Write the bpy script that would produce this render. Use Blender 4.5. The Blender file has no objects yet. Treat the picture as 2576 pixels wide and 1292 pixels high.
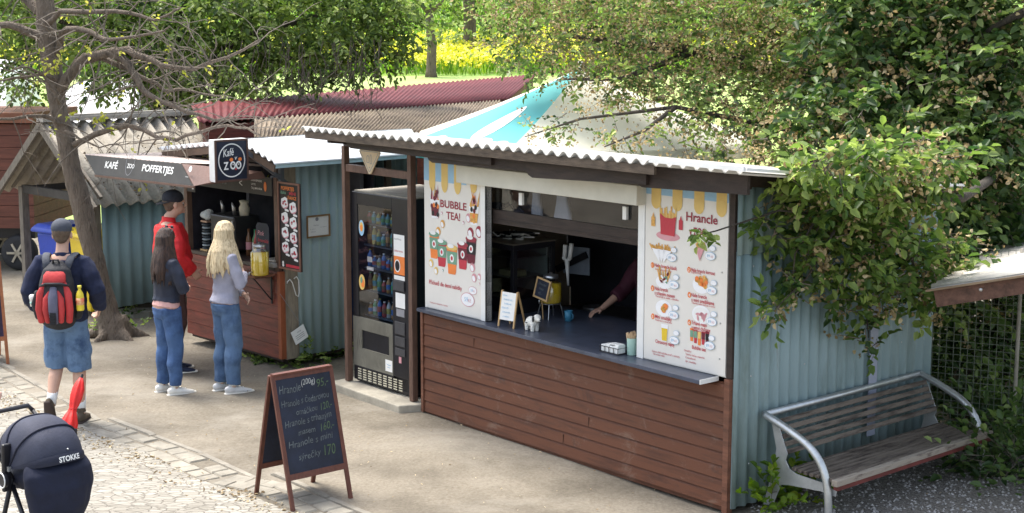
import bpy, bmesh, math, random
import numpy as np
from mathutils import Vector, Matrix, noise
R=math.radians; V=Vector; rnd=random.Random(7)
S=bpy.context.scene; COL=S.collection
# ---------------------------------------------------------------- camera model used for surveying the place
FP=3800; PITCH=R(8.77); CH=3.5
cP,sP=math.cos(PITCH),math.sin(PITCH)
def ray(x,y):
    u=(x-1288)/FP; v=-(y-646)/FP
    return V((u,cP+v*sP,-sP+v*cP))
def G(x,y,z=0.0):
    d=ray(x,y); t=(z-CH)/d.z; return V((d.x*t,d.y*t,z))
def At(x,y,Y):
    d=ray(x,y); t=Y/d.y; return V((d.x*t,Y,CH+d.z*t))
class Fr:
    def __init__(s,A,B):
        s.A=V((A[0],A[1],0)); e=V((B[0]-A[0],B[1]-A[1],0)); s.W=e.length; s.ex=e.normalized()
        s.ey=V((-s.ex.y,s.ex.x,0)); s.ang=math.atan2(s.ex.y,s.ex.x)
    def inv(s,p): q=V(p)-s.A; return V((q.dot(s.ex),q.dot(s.ey),p[2]))
    def w(s,x,y,z=0): return s.A+s.ex*x+s.ey*y+V((0,0,z))
    def on(s,px,py,ly=0):
        d=ray(px,py); q=s.A+s.ey*ly; t=(q.dot(s.ey))/d.dot(s.ey)
        return s.inv(V((d.x*t,d.y*t,CH+d.z*t)))
    def onx(s,px,py,lx=0):
        d=ray(px,py); q=s.A+s.ex*lx; t=(q.dot(s.ex))/d.dot(s.ex)
        return s.inv(V((d.x*t,d.y*t,CH+d.z*t)))
    def loc(s,px,py,z=0): return s.inv(G(px,py,z))
# ---------------------------------------------------------------- materials
MATS={}
def M(name,col,rough=.6,var=.18,scale=6,bump=.25,bscale=50,metal=0,col2=None,st=(1,1,1),spec=.4,amt=.5,dist=.01,trans=0,coord='Object',sheen=0):
    if name in MATS: return MATS[name]
    m=bpy.data.materials.new(name); m.use_nodes=True; nt=m.node_tree; N=nt.nodes; L=nt.links; b=N['Principled BSDF']
    tc=N.new('ShaderNodeTexCoord'); mp=N.new('ShaderNodeMapping'); mp.inputs['Scale'].default_value=st
    L.new(tc.outputs[coord],mp.inputs['Vector'])
    n1=N.new('ShaderNodeTexNoise'); n1.inputs['Scale'].default_value=scale; n1.inputs['Detail'].default_value=6; n1.inputs['Roughness'].default_value=.65
    L.new(mp.outputs[0],n1.inputs['Vector'])
    cr=N.new('ShaderNodeValToRGB'); e=cr.color_ramp.elements
    c=col; lo=tuple(max(0,k*(1-var*1.4)) for k in c); hi=tuple(min(1,k*(1+var*1.4)) for k in (c if not col2 else c))
    e[0].position=.3; e[1].position=.72
    if col2: e[0].color=(*col2,1); e[1].color=(*c,1); e[0].position=amt-.12; e[1].position=amt+.08
    else: e[0].color=(*lo,1); e[1].color=(*hi,1)
    L.new(n1.outputs['Fac'],cr.inputs['Fac']); L.new(cr.outputs['Color'],b.inputs['Base Color'])
    b.inputs['Roughness'].default_value=rough; b.inputs['Metallic'].default_value=metal
    b.inputs['Specular IOR Level'].default_value=spec
    if trans: b.inputs['Transmission Weight'].default_value=trans
    if bump:
        n2=N.new('ShaderNodeTexNoise'); n2.inputs['Scale'].default_value=bscale; n2.inputs['Detail'].default_value=5
        L.new(mp.outputs[0],n2.inputs['Vector']); bp=N.new('ShaderNodeBump'); bp.inputs['Strength'].default_value=bump; bp.inputs['Distance'].default_value=dist
        L.new(n2.outputs['Fac'],bp.inputs['Height']); L.new(bp.outputs[0],b.inputs['Normal'])
    MATS[name]=m; return m
def leafmat(name,cols,trans=.35,rough=.45):
    m=bpy.data.materials.new(name); m.use_nodes=True; nt=m.node_tree; N=nt.nodes; L=nt.links; b=N['Principled BSDF']
    a=N.new('ShaderNodeAttribute'); a.attribute_name='rnd'; cr=N.new('ShaderNodeValToRGB'); e=cr.color_ramp.elements
    while len(e)<len(cols): e.new(.5)
    for i,c in enumerate(cols): e[i].position=i/(len(cols)-1); e[i].color=(*c,1)
    L.new(a.outputs['Fac'],cr.inputs['Fac']); L.new(cr.outputs[0],b.inputs['Base Color'])
    b.inputs['Roughness'].default_value=rough; b.inputs['Specular IOR Level'].default_value=.35
    t=N.new('ShaderNodeBsdfTranslucent'); mx=N.new('ShaderNodeMixShader'); mx.inputs[0].default_value=trans
    hs=N.new('ShaderNodeHueSaturation'); hs.inputs['Saturation'].default_value=1.15; hs.inputs['Value'].default_value=1.5
    L.new(cr.outputs[0],hs.inputs['Color']); L.new(hs.outputs[0],t.inputs['Color'])
    L.new(b.outputs[0],mx.inputs[1]); L.new(t.outputs[0],mx.inputs[2]); L.new(mx.outputs[0],N['Material Output'].inputs['Surface'])
    MATS[name]=m; return m
def glass(name,col=(1,1,1),alpha=.12,rough=.03):
    m=bpy.data.materials.new(name); m.use_nodes=True; nt=m.node_tree; N=nt.nodes; L=nt.links
    N.remove(N['Principled BSDF']); tr=N.new('ShaderNodeBsdfTransparent'); tr.inputs[0].default_value=(*col,1)
    g=N.new('ShaderNodeBsdfGlossy'); g.inputs['Roughness'].default_value=rough; fr=N.new('ShaderNodeFresnel'); fr.inputs[0].default_value=1.5
    ad=N.new('ShaderNodeMath'); ad.operation='ADD'; ad.inputs[1].default_value=alpha; L.new(fr.outputs[0],ad.inputs[0])
    ge=N.new('ShaderNodeNewGeometry'); iv=N.new('ShaderNodeMath'); iv.operation='SUBTRACT'; iv.inputs[0].default_value=1; L.new(ge.outputs['Backfacing'],iv.inputs[1]); mu=N.new('ShaderNodeMath'); mu.operation='MULTIPLY'; mu.use_clamp=True; L.new(ad.outputs[0],mu.inputs[0]); L.new(iv.outputs[0],mu.inputs[1])
    mx=N.new('ShaderNodeMixShader'); L.new(mu.outputs[0],mx.inputs[0]); L.new(tr.outputs[0],mx.inputs[1]); L.new(g.outputs[0],mx.inputs[2])
    L.new(mx.outputs[0],N['Material Output'].inputs['Surface']); MATS[name]=m; return m
def dust(m,col,scale,lo,hi,st=(1,1,1),mx_=.7,seed=0):
    nt=m.node_tree; N=nt.nodes; L=nt.links; b=N['Principled BSDF']; src=b.inputs['Base Color'].links[0].from_socket
    tc=N.new('ShaderNodeTexCoord'); mp=N.new('ShaderNodeMapping'); mp.inputs['Scale'].default_value=st; mp.inputs['Location'].default_value=(seed,seed*.7,0); L.new(tc.outputs['Object'],mp.inputs[0])
    n=N.new('ShaderNodeTexNoise'); n.inputs['Scale'].default_value=scale; n.inputs['Detail'].default_value=9; n.inputs['Roughness'].default_value=.72; n.inputs['Distortion'].default_value=.4; L.new(mp.outputs[0],n.inputs['Vector'])
    r=N.new('ShaderNodeMapRange'); r.inputs[1].default_value=lo; r.inputs[2].default_value=hi; r.inputs[4].default_value=mx_; L.new(n.outputs[0],r.inputs[0])
    mx=N.new('ShaderNodeMix'); mx.data_type='RGBA'; L.new(r.outputs[0],mx.inputs[0]); L.new(src,mx.inputs[6]); mx.inputs[7].default_value=(*col,1); L.new(mx.outputs[2],b.inputs['Base Color']); return m
# ---------------------------------------------------------------- mesh builder
class MB:
    def __init__(s): s.v=[]; s.f=[]; s.mi=[]; s.m=0
    def add(s,vs,fs):
        o=len(s.v); s.v+= [tuple(p) for p in vs]
        for f in fs: s.f.append(tuple(i+o for i in f)); s.mi.append(s.m)
    def hexa(s,p): # 8 pts: bottom 4 ccw, top 4
        s.add(p,[(3,2,1,0),(4,5,6,7),(0,1,5,4),(1,2,6,5),(2,3,7,6),(3,0,4,7)])
    def box(s,x0,x1,y0,y1,z0,z1):
        s.hexa([(x0,y0,z0),(x1,y0,z0),(x1,y1,z0),(x0,y1,z0),(x0,y0,z1),(x1,y0,z1),(x1,y1,z1),(x0,y1,z1)])
    def bar(s,a,b,w,h,up=(0,0,1)):
        a=V(a);b=V(b);d=(b-a).normalized();u=V(up); sd=d.cross(u)
        if sd.length<1e-4: sd=d.cross(V((1,0,0)))
        sd.normalize(); u=sd.cross(d)
        sd*=w/2;u=u*(h/2)
        s.hexa([a-sd-u,a+sd-u,b+sd-u,b-sd-u,a-sd+u,a+sd+u,b+sd+u,b-sd+u])
    def obox(s,O,U,Vv,N): # oriented box from corner O
        O=V(O);U=V(U);Vv=V(Vv);N=V(N)
        s.hexa([O,O+U,O+U+N,O+N,O+Vv,O+U+Vv,O+U+Vv+N,O+N+Vv])
    def ring(s,pts_list,close=True,cap=True):
        n=len(pts_list[0]); o=len(s.v)
        for r in pts_list: s.v+=[tuple(p) for p in r]
        for i in range(len(pts_list)-1):
            for j in range(n if close else n-1):
                k=(j+1)%n; s.f.append((o+i*n+j,o+i*n+k,o+(i+1)*n+k,o+(i+1)*n+j)); s.mi.append(s.m)
        if cap:
            s.f.append(tuple(o+j for j in range(n-1,-1,-1))); s.mi.append(s.m)
            e=o+(len(pts_list)-1)*n; s.f.append(tuple(e+j for j in range(n))); s.mi.append(s.m)
    def tube(s,pts,r,n=8,side=None,cap=True,rnd_end=False):
        pts=[V(p) for p in pts]; m=len(pts)
        rr=[r]*m if not isinstance(r,(list,tuple)) else list(r)
        rr=[(q,q) if not isinstance(q,(list,tuple)) else q for q in rr]
        if rnd_end:
            a,b=pts[0],pts[1]; d=(a-b).normalized(); c=pts[-1]; e=(c-pts[-2]).normalized()
            r0=min(rr[0]); r1=min(rr[-1])
            pts=[a+d*r0*.8,a+d*r0*.5]+pts+[c+e*r1*.5,c+e*r1*.8]
            rr=[tuple(k*.45 for k in rr[0]),tuple(k*.82 for k in rr[0])]+rr+[tuple(k*.82 for k in rr[-1]),tuple(k*.45 for k in rr[-1])]
            m=len(pts)
        rings=[]; prev=V(side) if side else None
        for i,p in enumerate(pts):
            d=(pts[min(i+1,m-1)]-pts[max(i-1,0)]).normalized()
            if prev is None:
                prev=d.cross(V((0,0,1)));
                if prev.length<.1: prev=d.cross(V((1,0,0)))
            sd=(V(side) if side else prev); sd=sd-d*sd.dot(d)
            if sd.length<1e-3: sd=d.orthogonal()
            sd.normalize(); prev=sd; u=d.cross(sd)
            rings.append([p+sd*math.cos(6.2832*j/n)*rr[i][0]+u*math.sin(6.2832*j/n)*rr[i][1] for j in range(n)])
        s.ring(rings,True,cap)
    def lathe(s,c,prof,n=16,ax=(0,0,1)):
        c=V(c); ax=V(ax).normalized(); a=ax.orthogonal().normalized(); b=ax.cross(a)
        s.ring([[c+ax*z+a*math.cos(6.2832*j/n)*r+b*math.sin(6.2832*j/n)*r for j in range(n)] for r,z in prof])
    def ell(s,c,rx,ry,rz,n=14,m=9,X=(1,0,0),Y=(0,1,0),Z=(0,0,1)):
        c=V(c);X=V(X);Y=V(Y);Z=V(Z); rs=[]
        for i in range(m+1):
            t=math.pi*(i+.04*(i==0)-.04*(i==m))/m; z=-math.cos(t); q=math.sin(t)
            rs.append([c+X*(math.cos(6.2832*j/n)*rx*q)+Y*(math.sin(6.2832*j/n)*ry*q)+Z*(rz*z) for j in range(n)])
        s.ring(rs)
    def corr(s,O,U,Vv,per,amp,N=None,th=.006,q=6,rows=1,sag=0,box=False):
        O=V(O);U=V(U);Vv=V(Vv); w=U.length; N=V(N) if N else U.cross(Vv).normalized()
        s.corrq(O,O+U,O+U+Vv,O+Vv,w/per,amp,N,th,q,rows)
    def corrq(s,a,b,c,d,waves,amp,N,th=.006,q=6,rows=1):
        a,b,c,d,N=V(a),V(b),V(c),V(d),V(N); n=max(2,int(waves*q)); o=len(s.v); 
        for lay in (0,1):
            for r in range(rows+1):
                tv=r/rows
                for i in range(n+1):
                    t=i/n; p=a.lerp(b,t).lerp(d.lerp(c,t),tv)
                    s.v.append(tuple(p+N*(amp*math.sin(6.2832*waves*t)-lay*th)))
        K=(n+1)*(rows+1)
        for r in range(rows):
            for i in range(n):
                p=o+r*(n+1)+i
                s.f.append((p,p+1,p+n+2,p+n+1)); s.f.append((p+K,p+K+n+1,p+K+n+2,p+K+1)); s.mi+=[s.m,s.m]
        for i in range(n):
            s.f.append((o+i,o+K+i,o+K+i+1,o+i+1)); e=o+rows*(n+1)
            s.f.append((e+i,e+i+1,e+K+i+1,e+K+i)); s.mi+=[s.m,s.m]
    def build(s,name,mat,parent=None,smooth=False,bevel=0):
        me=bpy.data.meshes.new(name); me.from_pydata(s.v,[],s.f); 
        mats=mat if isinstance(mat,(list,tuple)) else [mat]
        for m in mats: me.materials.append(m)
        if len(mats)>1: me.polygons.foreach_set('material_index',s.mi)
        if smooth: me.polygons.foreach_set('use_smooth',[True]*len(s.f))
        o=bpy.data.objects.new(name,me); COL.objects.link(o)
        if parent: o.parent=parent
        if bevel:
            md=o.modifiers.new('b','BEVEL'); md.width=bevel; md.segments=2; md.limit_method='ANGLE'
        return o
def tag(o,label=None,cat=None,group=None,kind=None):
    for k,v in (('label',label),('category',cat),('group',group),('kind',kind)):
        if v: o[k]=v
    return o
def thing(name,label,cat,loc=(0,0,0),rz=0,group=None):
    o=bpy.data.objects.new(name,None); COL.objects.link(o); o.location=loc; o.rotation_euler=(0,0,rz); o.empty_display_size=.2
    return tag(o,label,cat,group)
TMP=bpy.data.scenes.new('bench')
def bake(o):
    COL.objects.unlink(o); TMP.collection.objects.link(o); 
    with bpy.context.temp_override(scene=TMP,view_layer=TMP.view_layers[0]): dg=bpy.context.evaluated_depsgraph_get()
    dg.update(); ev=o.evaluated_get(dg)
    me=bpy.data.meshes.new_from_object(ev); TMP.collection.objects.unlink(o); COL.objects.link(o); old=o.data; o.modifiers.clear(); o.data=me; me.name=o.name; bpy.data.meshes.remove(old); return o
def organic(name,mb,mat,parent,vox=.009,sm=4,fold=0,fs=(9,9,5),seed=0):
    o=mb.build(name,mat,None); md=o.modifiers.new('r','REMESH'); md.mode='VOXEL'; md.voxel_size=vox
    if sm: ms=o.modifiers.new('s','SMOOTH'); ms.factor=.5; ms.iterations=sm
    bake(o); me=o.data
    if fold:
        nv_=len(me.vertices); co=np.empty(nv_*3,np.float32); me.vertices.foreach_get('co',co); no=np.empty(nv_*3,np.float32); me.vertex_normals.foreach_get('vector',no); co=co.reshape(-1,3); no=no.reshape(-1,3)
        for i_ in range(nv_):
            q=V([float(t) for t in co[i_]]); k=noise.noise(V((q.x*fs[0]+seed,q.y*fs[1],q.z*fs[2]+seed*3)))+.5*noise.noise(V((q.x*22+seed,q.y*22,q.z*12)))
            co[i_]+=no[i_]*(k*fold)
        me.vertices.foreach_set('co',co.ravel())
    me.polygons.foreach_set('use_smooth',[True]*len(me.polygons))
    if not me.materials: me.materials.append(mat)
    o.parent=parent; return o
# flat printed artwork on a plane
_tc={}
def textgeo(t,bold,shear):
    k=(t,bold,shear)
    if k in _tc: return _tc[k]
    c=bpy.data.curves.new('t','FONT'); c.body=t; c.size=1; c.offset=bold; c.shear=shear; c.resolution_u=3
    o=bpy.data.objects.new('t',c); me=bpy.data.meshes.new_from_object(o)
    vs=[tuple(v.co) for v in me.vertices]; fs=[tuple(p.vertices) for p in me.polygons]
    bpy.data.objects.remove(o); bpy.data.curves.remove(c); bpy.data.meshes.remove(me)
    _tc[k]=(vs,fs); return _tc[k]
class Cv:
    def __init__(s,mb,O,U,Vv,st=.0012):
        s.mb=mb;s.O=V(O);s.U=V(U).normalized();s.V=V(Vv).normalized();s.N=s.U.cross(s.V);s.st=st
    def P(s,u,v,l=1): return s.O+s.U*u+s.V*v+s.N*(l*s.st)
    def poly(s,pts,m,l=1): s.mb.m=m; s.mb.add([s.P(u,v,l) for u,v in pts],[tuple(range(len(pts)))])
    def rect(s,u0,u1,v0,v1,m,l=1): s.poly([(u0,v0),(u1,v0),(u1,v1),(u0,v1)],m,l)
    def disc(s,u,v,a,b,m,l=1,n=16,r=0):
        c,q=math.cos(r),math.sin(r)
        s.poly([(u+a*math.cos(6.2832*i/n)*c-b*math.sin(6.2832*i/n)*q,v+a*math.cos(6.2832*i/n)*q+b*math.sin(6.2832*i/n)*c) for i in range(n)],m,l)
    def line(s,pts,w,m,l=1):
        for a,b in zip(pts,pts[1:]):
            d=V((b[0]-a[0],b[1]-a[1]));
            if d.length<1e-6: continue
            d.normalize(); q=V((-d.y,d.x))*w/2
            s.poly([(a[0]-q.x,a[1]-q.y),(b[0]-q.x,b[1]-q.y),(b[0]+q.x,b[1]+q.y),(a[0]+q.x,a[1]+q.y)],m,l)
    def ringo(s,u,v,a,b,w,m,l=1,n=24,t0=0,t1=6.2832):
        s.line([(u+a*math.cos(t0+(t1-t0)*i/n),v+b*math.sin(t0+(t1-t0)*i/n)) for i in range(n+1)],w,m,l)
    def text(s,t,u,v,size,m,l=2,bold=0,shear=0,width=None,rot=0,jit=0):
        vs,fs=textgeo(t,bold,shear)
        if not vs: return
        x0=min(p[0] for p in vs);x1=max(p[0] for p in vs); k=size; kx=size
        if width: kx=width/(x1-x0)
        c,q=math.cos(rot),math.sin(rot); out=[]
        for p in vs:
            a=(p[0]-x0)*kx; b=p[1]*k+ (jit*size*math.sin(a*9/size*.3+len(t)) if jit else 0)
            out.append(s.P(u+a*c-b*q,v+a*q+b*c,l))
        s.mb.m=m; s.mb.add(out,fs)
# ---------------------------------------------------------------- foliage
def leafobj(name,P,D,N,Ls,Ws,mat,parent=None,curl=.18,rn=None,seed=1):
    n=len(P); rg=np.random.default_rng(seed)
    D=D/np.linalg.norm(D,axis=1,keepdims=True); S_=np.cross(D,N); S_/=np.linalg.norm(S_,axis=1,keepdims=True)+1e-9; N=np.cross(S_,D)
    Ls=Ls[:,None]; Ws=Ws[:,None]
    v=np.empty((n,6,3)); v[:,0]=P; up=N*Ws*curl*2
    v[:,1]=P+D*Ls*.32+S_*Ws*.5+up; v[:,2]=P+D*Ls*.72+S_*Ws*.38+up*.7; v[:,3]=P+D*Ls-N*Ls*.08; v[:,4]=P+D*Ls*.72-S_*Ws*.38+up*.7; v[:,5]=P+D*Ls*.32-S_*Ws*.5+up
    me=bpy.data.meshes.new(name); me.vertices.add(n*6); me.vertices.foreach_set('co',v.astype(np.float32).ravel())
    idx=np.array([0,1,2,3,0,3,4,5])[None]+np.arange(n)[:,None]*6
    me.loops.add(n*8); me.loops.foreach_set('vertex_index',idx.ravel().astype(np.int32))
    me.polygons.add(n*2); me.polygons.foreach_set('loop_start',(np.arange(n*2)*4).astype(np.int32)); me.polygons.foreach_set('loop_total',np.full(n*2,4,np.int32))
    me.update(calc_edges=True)
    at=me.attributes.new('rnd','FLOAT','POINT'); r=rg.random(n) if rn is None else rn
    at.data.foreach_set('value',np.repeat(r,6).astype(np.float32)); me.materials.append(mat)
    o=bpy.data.objects.new(name,me); COL.objects.link(o); 
    if parent: o.parent=parent
    return o
def sprays(clumps,dens,L,per=7,droop=.25,seed=1,tw=.28,flat=.75,shell=.45,sx=1,out=.8,center=(0,0,0)):
    """clumps: (x,y,z,r[,rz]) -> leaf arrays + twig list"""
    rg=np.random.default_rng(seed); P=[];D=[];N=[];rn=[];tws=[]; O=np.array(center)
    for c in clumps:
        r=c[3]; rz=c[4] if len(c)>4 else r*.8; n=max(4,int(dens*r*r)); tone=rg.normal(0,.1)
        for _ in range(n):
            d=rg.normal(size=3); d/=np.linalg.norm(d); q=rg.random()**shell
            p=np.array([c[0]+d[0]*r*q*sx,c[1]+d[1]*r*q,c[2]+d[2]*rz*q])-O
            t=d*out+rg.normal(size=3)*.6+np.array([0,0,-droop]); t/=np.linalg.norm(t); ln=tw*(.6+.8*rg.random())
            sp=tone+rg.normal(0,.13)
            side=np.cross(t,[0,0,1.0]); side/=np.linalg.norm(side)+1e-9
            tws.append((p-t*.05,p+t*ln))
            for k in range(per):
                s=(k+.5)/per; sg=1 if k%2 else -1
                pp=p+t*ln*s+np.array([0,0,-.12*ln*s*s]); dd=t*.6+side*sg*.9+rg.normal(size=3)*.3
                if k==per-1: dd=t+rg.normal(size=3)*.2
                dd[2]-=droop*.8*rg.random()
                nn=np.array([0,0,1.0])*flat+rg.normal(size=3)*.42+d*.25
                P.append(pp);D.append(dd);N.append(nn); rn.append(min(1,max(0,.42+sp+.3*s*rg.random()+rg.normal(0,.17))))
    P,D,N=map(np.array,(P,D,N)); n=len(P); Ls=L*(.6+.65*rg.random(n)); Ws=Ls*(.5+.12*rg.random(n))
    return P,D,N,Ls,Ws,np.array(rn),tws
def twigmesh(name,tws,r,mat,parent,keep=1.0,seed=3):
    rr=random.Random(seed); mb=MB()
    for a,b in tws:
        if rr.random()>keep: continue
        a=V(a);b=V(b);d=(b-a).normalized();u=d.orthogonal().normalized()*r;w=d.cross(u)
        mb.add([a+u,a-u*.5+w*.87,a-u*.5-w*.87,b],[(0,1,3),(1,2,3),(2,0,3)])
    return tag(mb.build(name,mat,parent),kind='stuff')
def wander(a,b,n,amp,seed):
    rr=random.Random(seed); a=V(a);b=V(b); out=[]
    for i in range(n+1):
        t=i/n; q=V((rr.uniform(-1,1),rr.uniform(-1,1),rr.uniform(-1,1)))*amp*math.sin(math.pi*t)
        out.append(a.lerp(b,t)+q)
    return out
def taper(r0,r1,n): return [r0+(r1-r0)*i/(n-1) for i in range(n)]
# ---------------------------------------------------------------- shared materials
wht=M('white_paint',(.78,.78,.76),.45,.05,5,.08)
cream=M('cream_print',(.74,.71,.66),.4,.03,3,.03)
beige=M('cream_box_paint',(.62,.60,.52),.5,.06,5,.08)
dkwood=M('dark_brown_wood',(.032,.020,.016),.6,.4,5,.4,60,st=(1,6,6))
brnwood=M('red_brown_boards',(.155,.062,.036),.5,.28,3,.35,55,st=(1,5,9))
redwood=dust(M('mahogany_boards',(.17,.036,.022),.45,.35,3,.3,45,st=(1,4,8)),(.06,.02,.015),2.5,.5,.65,(1,3,5),.7)
postwood=M('weathered_post',(.24,.20,.15),.75,.25,5,.5,40,st=(5,5,1))
greywood=M('grey_weathered_wood',(.16,.14,.115),.85,.3,6,.5,50,st=(6,6,1))
rustpost=M('brown_painted_post',(.13,.075,.055),.55,.25,7,.3,st=(5,5,1))
bluesheet=dust(dust(M('blue_grey_sheet_paint',(.25,.34,.36),.5,.14,2.6,.15,30,spec=.4,st=(3,3,.5),col2=(.19,.265,.27),amt=.36),(.10,.125,.09),1.6,.50,.72,(2,2,.35),.65),(.16,.10,.06),9,.66,.74,(1,1,.25),.6,3)
bluesheet2=M('light_blue_sheet_paint',(.33,.44,.46),.45,.12,2.6,.12,30,spec=.4,st=(3,3,.5),col2=(.27,.37,.385),amt=.36)
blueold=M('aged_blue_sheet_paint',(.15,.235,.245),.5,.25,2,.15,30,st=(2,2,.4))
roofwht=M('pale_roof_sheet',(.80,.82,.84),.35,.06,4,.08,30)
roofedge=M('white_roof_fibre',(.58,.565,.53),.7,.16,5,.3,50)
asb=M('lichened_fibre_sheet',(.33,.30,.25),.9,.3,5,.6,45,col2=(.16,.14,.11),amt=.42,dist=.02)
redroof=M('burgundy_roof_sheet',(.125,.018,.022),.7,.2,4,.15,30)
slate=M('slate_worktop',(.06,.07,.10),.32,.2,8,.05,60)
black=M('black_plastic',(.012,.012,.016),.4,.2,8,.05)
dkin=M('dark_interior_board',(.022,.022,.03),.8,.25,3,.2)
tanin=M('tan_interior_panel',(.28,.22,.16),.7,.15,3,.1)
steel=M('brushed_steel',(.48,.49,.50),.32,.12,20,.12,90,metal=.9)
alu=M('galvanised_tube',(.50,.52,.53),.38,.12,14,.15,60,metal=.75)
navy=M('navy_blackboard',(.012,.017,.035),.55,.35,5,.06)
chalk=M('chalk',(.42,.42,.40),.9,.25,40,0); chalkf=M('faded_chalk',(.12,.135,.14),.9,.35,30,0); chalkg=M('green_chalk',(.085,.125,.07),.9,.3,30,0)
redink=M('red_print',(.50,.04,.06),.5,.05); darkred=M('dark_red_print',(.30,.03,.05),.5,.05)
yel=M('yellow_print',(.72,.50,.16),.5,.05); blu=M('light_blue_print',(.30,.50,.68),.5,.05)
gold=M('golden_fries',(.68,.36,.09),.5,.25,60,.1); orange=M('orange_print',(.80,.22,.05),.5,.1)
pink=M('pink_print',(.62,.30,.33),.5,.1); green=M('green_print',(.16,.32,.22),.5,.1); maroon=M('maroon_print',(.14,.015,.03),.5,.1)
paper=M('paper',(.80,.80,.78),.6,.03); plate=M('plate_white',(.84,.84,.86),.4,.02); greyink=M('grey_print',(.25,.25,.27),.6,.1)
lemon=M('lemonade',(.72,.50,.03),.15,.08,3,0,spec=.6)
clear=glass('clear_glass'); dkglass=glass('window_glass',(.75,.78,.78),.05)
bark=M('grey_brown_bark',(.17,.135,.105),.9,.35,9,1.0,28,col2=(.075,.06,.048),amt=.42,st=(2.2,2.2,.6),dist=.03)
barkd=M('dark_bark',(.06,.05,.04),.95,.3,8,.8,20,st=(3,3,.6),dist=.02)
twigm=M('twig_bark',(.15,.125,.10),.9,.3,10,.3)
LG=leafmat('fresh_green_leaves',[(.024,.052,.015),(.09,.145,.038),(.21,.285,.078),(.44,.52,.20)],.45)
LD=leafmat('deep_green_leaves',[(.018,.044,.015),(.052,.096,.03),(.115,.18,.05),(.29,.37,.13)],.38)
LY=leafmat('yellow_green_leaves',[(.05,.10,.01),(.10,.18,.02),(.18,.27,.03),(.34,.40,.06)],.45)
LB=leafmat('bright_spring_leaves',[(.028,.065,.02),(.09,.155,.04),(.20,.28,.075),(.42,.50,.18)],.5)
LT=leafmat('tan_seed_clusters',[(.18,.13,.06),(.32,.24,.12),(.46,.36,.20),(.60,.50,.32)],.3,.7)
# ================================================================= ground and setting
def sm(a,b,x): t=min(1,max(0,(x-a)/(b-a))); return t*t*(3-2*t)
def gz(X,Y):
    return 2.1*sm(27,36,Y)+max(0,Y-40)*.07+(.035*noise.noise(V((X*.6,Y*.6,0))) if Y<26 else .12*noise.noise(V((X*.2,Y*.2,3)))*sm(40,50,Y))
def sheet(name,x0,x1,y0,y1,nx,ny,mat,dz=0,f=gz):
    mb=MB(); xs=[x0+(x1-x0)*i/nx for i in range(nx+1)]; ys=[y0+(y1-y0)*j/ny for j in range(ny+1)]
    mb.v=[(x,y,f(x,y)+dz) for y in ys for x in xs]
    for j in range(ny):
        for i in range(nx):
            p=j*(nx+1)+i; mb.f.append((p,p+1,p+nx+2,p+nx+1)); mb.mi.append(0)
    return mb.build(name,mat,None,True)
dirt=M('packed_dirt',(.225,.20,.16),.95,.2,1.1,.5,22,col2=(.15,.132,.104),amt=.5,coord='Object',dist=.02)
def dirtmat():
    m=dirt; nt=m.node_tree; N=nt.nodes; L=nt.links; b=N['Principled BSDF']; cr=[n for n in N if n.type=='VALTORGB'][0]
    n=N.new('ShaderNodeTexNoise'); n.inputs['Scale'].default_value=38; n.inputs['Detail'].default_value=8; n.inputs['Roughness'].default_value=.75
    tc=[q for q in N if q.type=='TEX_COORD'][0]; L.new(tc.outputs['Object'],n.inputs['Vector'])
    r=N.new('ShaderNodeValToRGB'); r.color_ramp.elements[0].position=.36; r.color_ramp.elements[0].color=(.74,.71,.67,1); r.color_ramp.elements[1].position=.6; r.color_ramp.elements[1].color=(1.07,1.06,1.04,1)
    mx=N.new('ShaderNodeMix'); mx.data_type='RGBA'; mx.blend_type='MULTIPLY'; mx.inputs[0].default_value=1
    L.new(n.outputs[0],r.inputs[0]); L.new(cr.outputs[0],mx.inputs[6]); L.new(r.outputs[0],mx.inputs[7]); L.new(mx.outputs[2],b.inputs['Base Color'])
dirtmat()
gr=sheet('ground',-60,60,4,26.5,160,60,dirt); tag(gr,kind='structure')
grass=M('meadow_grass',(.16,.28,.05),.9,.3,.5,.8,9,col2=(.19,.30,.035),amt=.5,dist=.1)
lawnm=M('mown_lawn',(.33,.43,.13),.9,.15,1.2,.5,20,dist=.03)
tag(sheet('lawn',-60,60,26.5,40.4,60,40,lawnm),kind='structure')
tag(sheet('meadow_hill',-140,140,40.4,170,60,80,grass),kind='structure')
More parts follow.
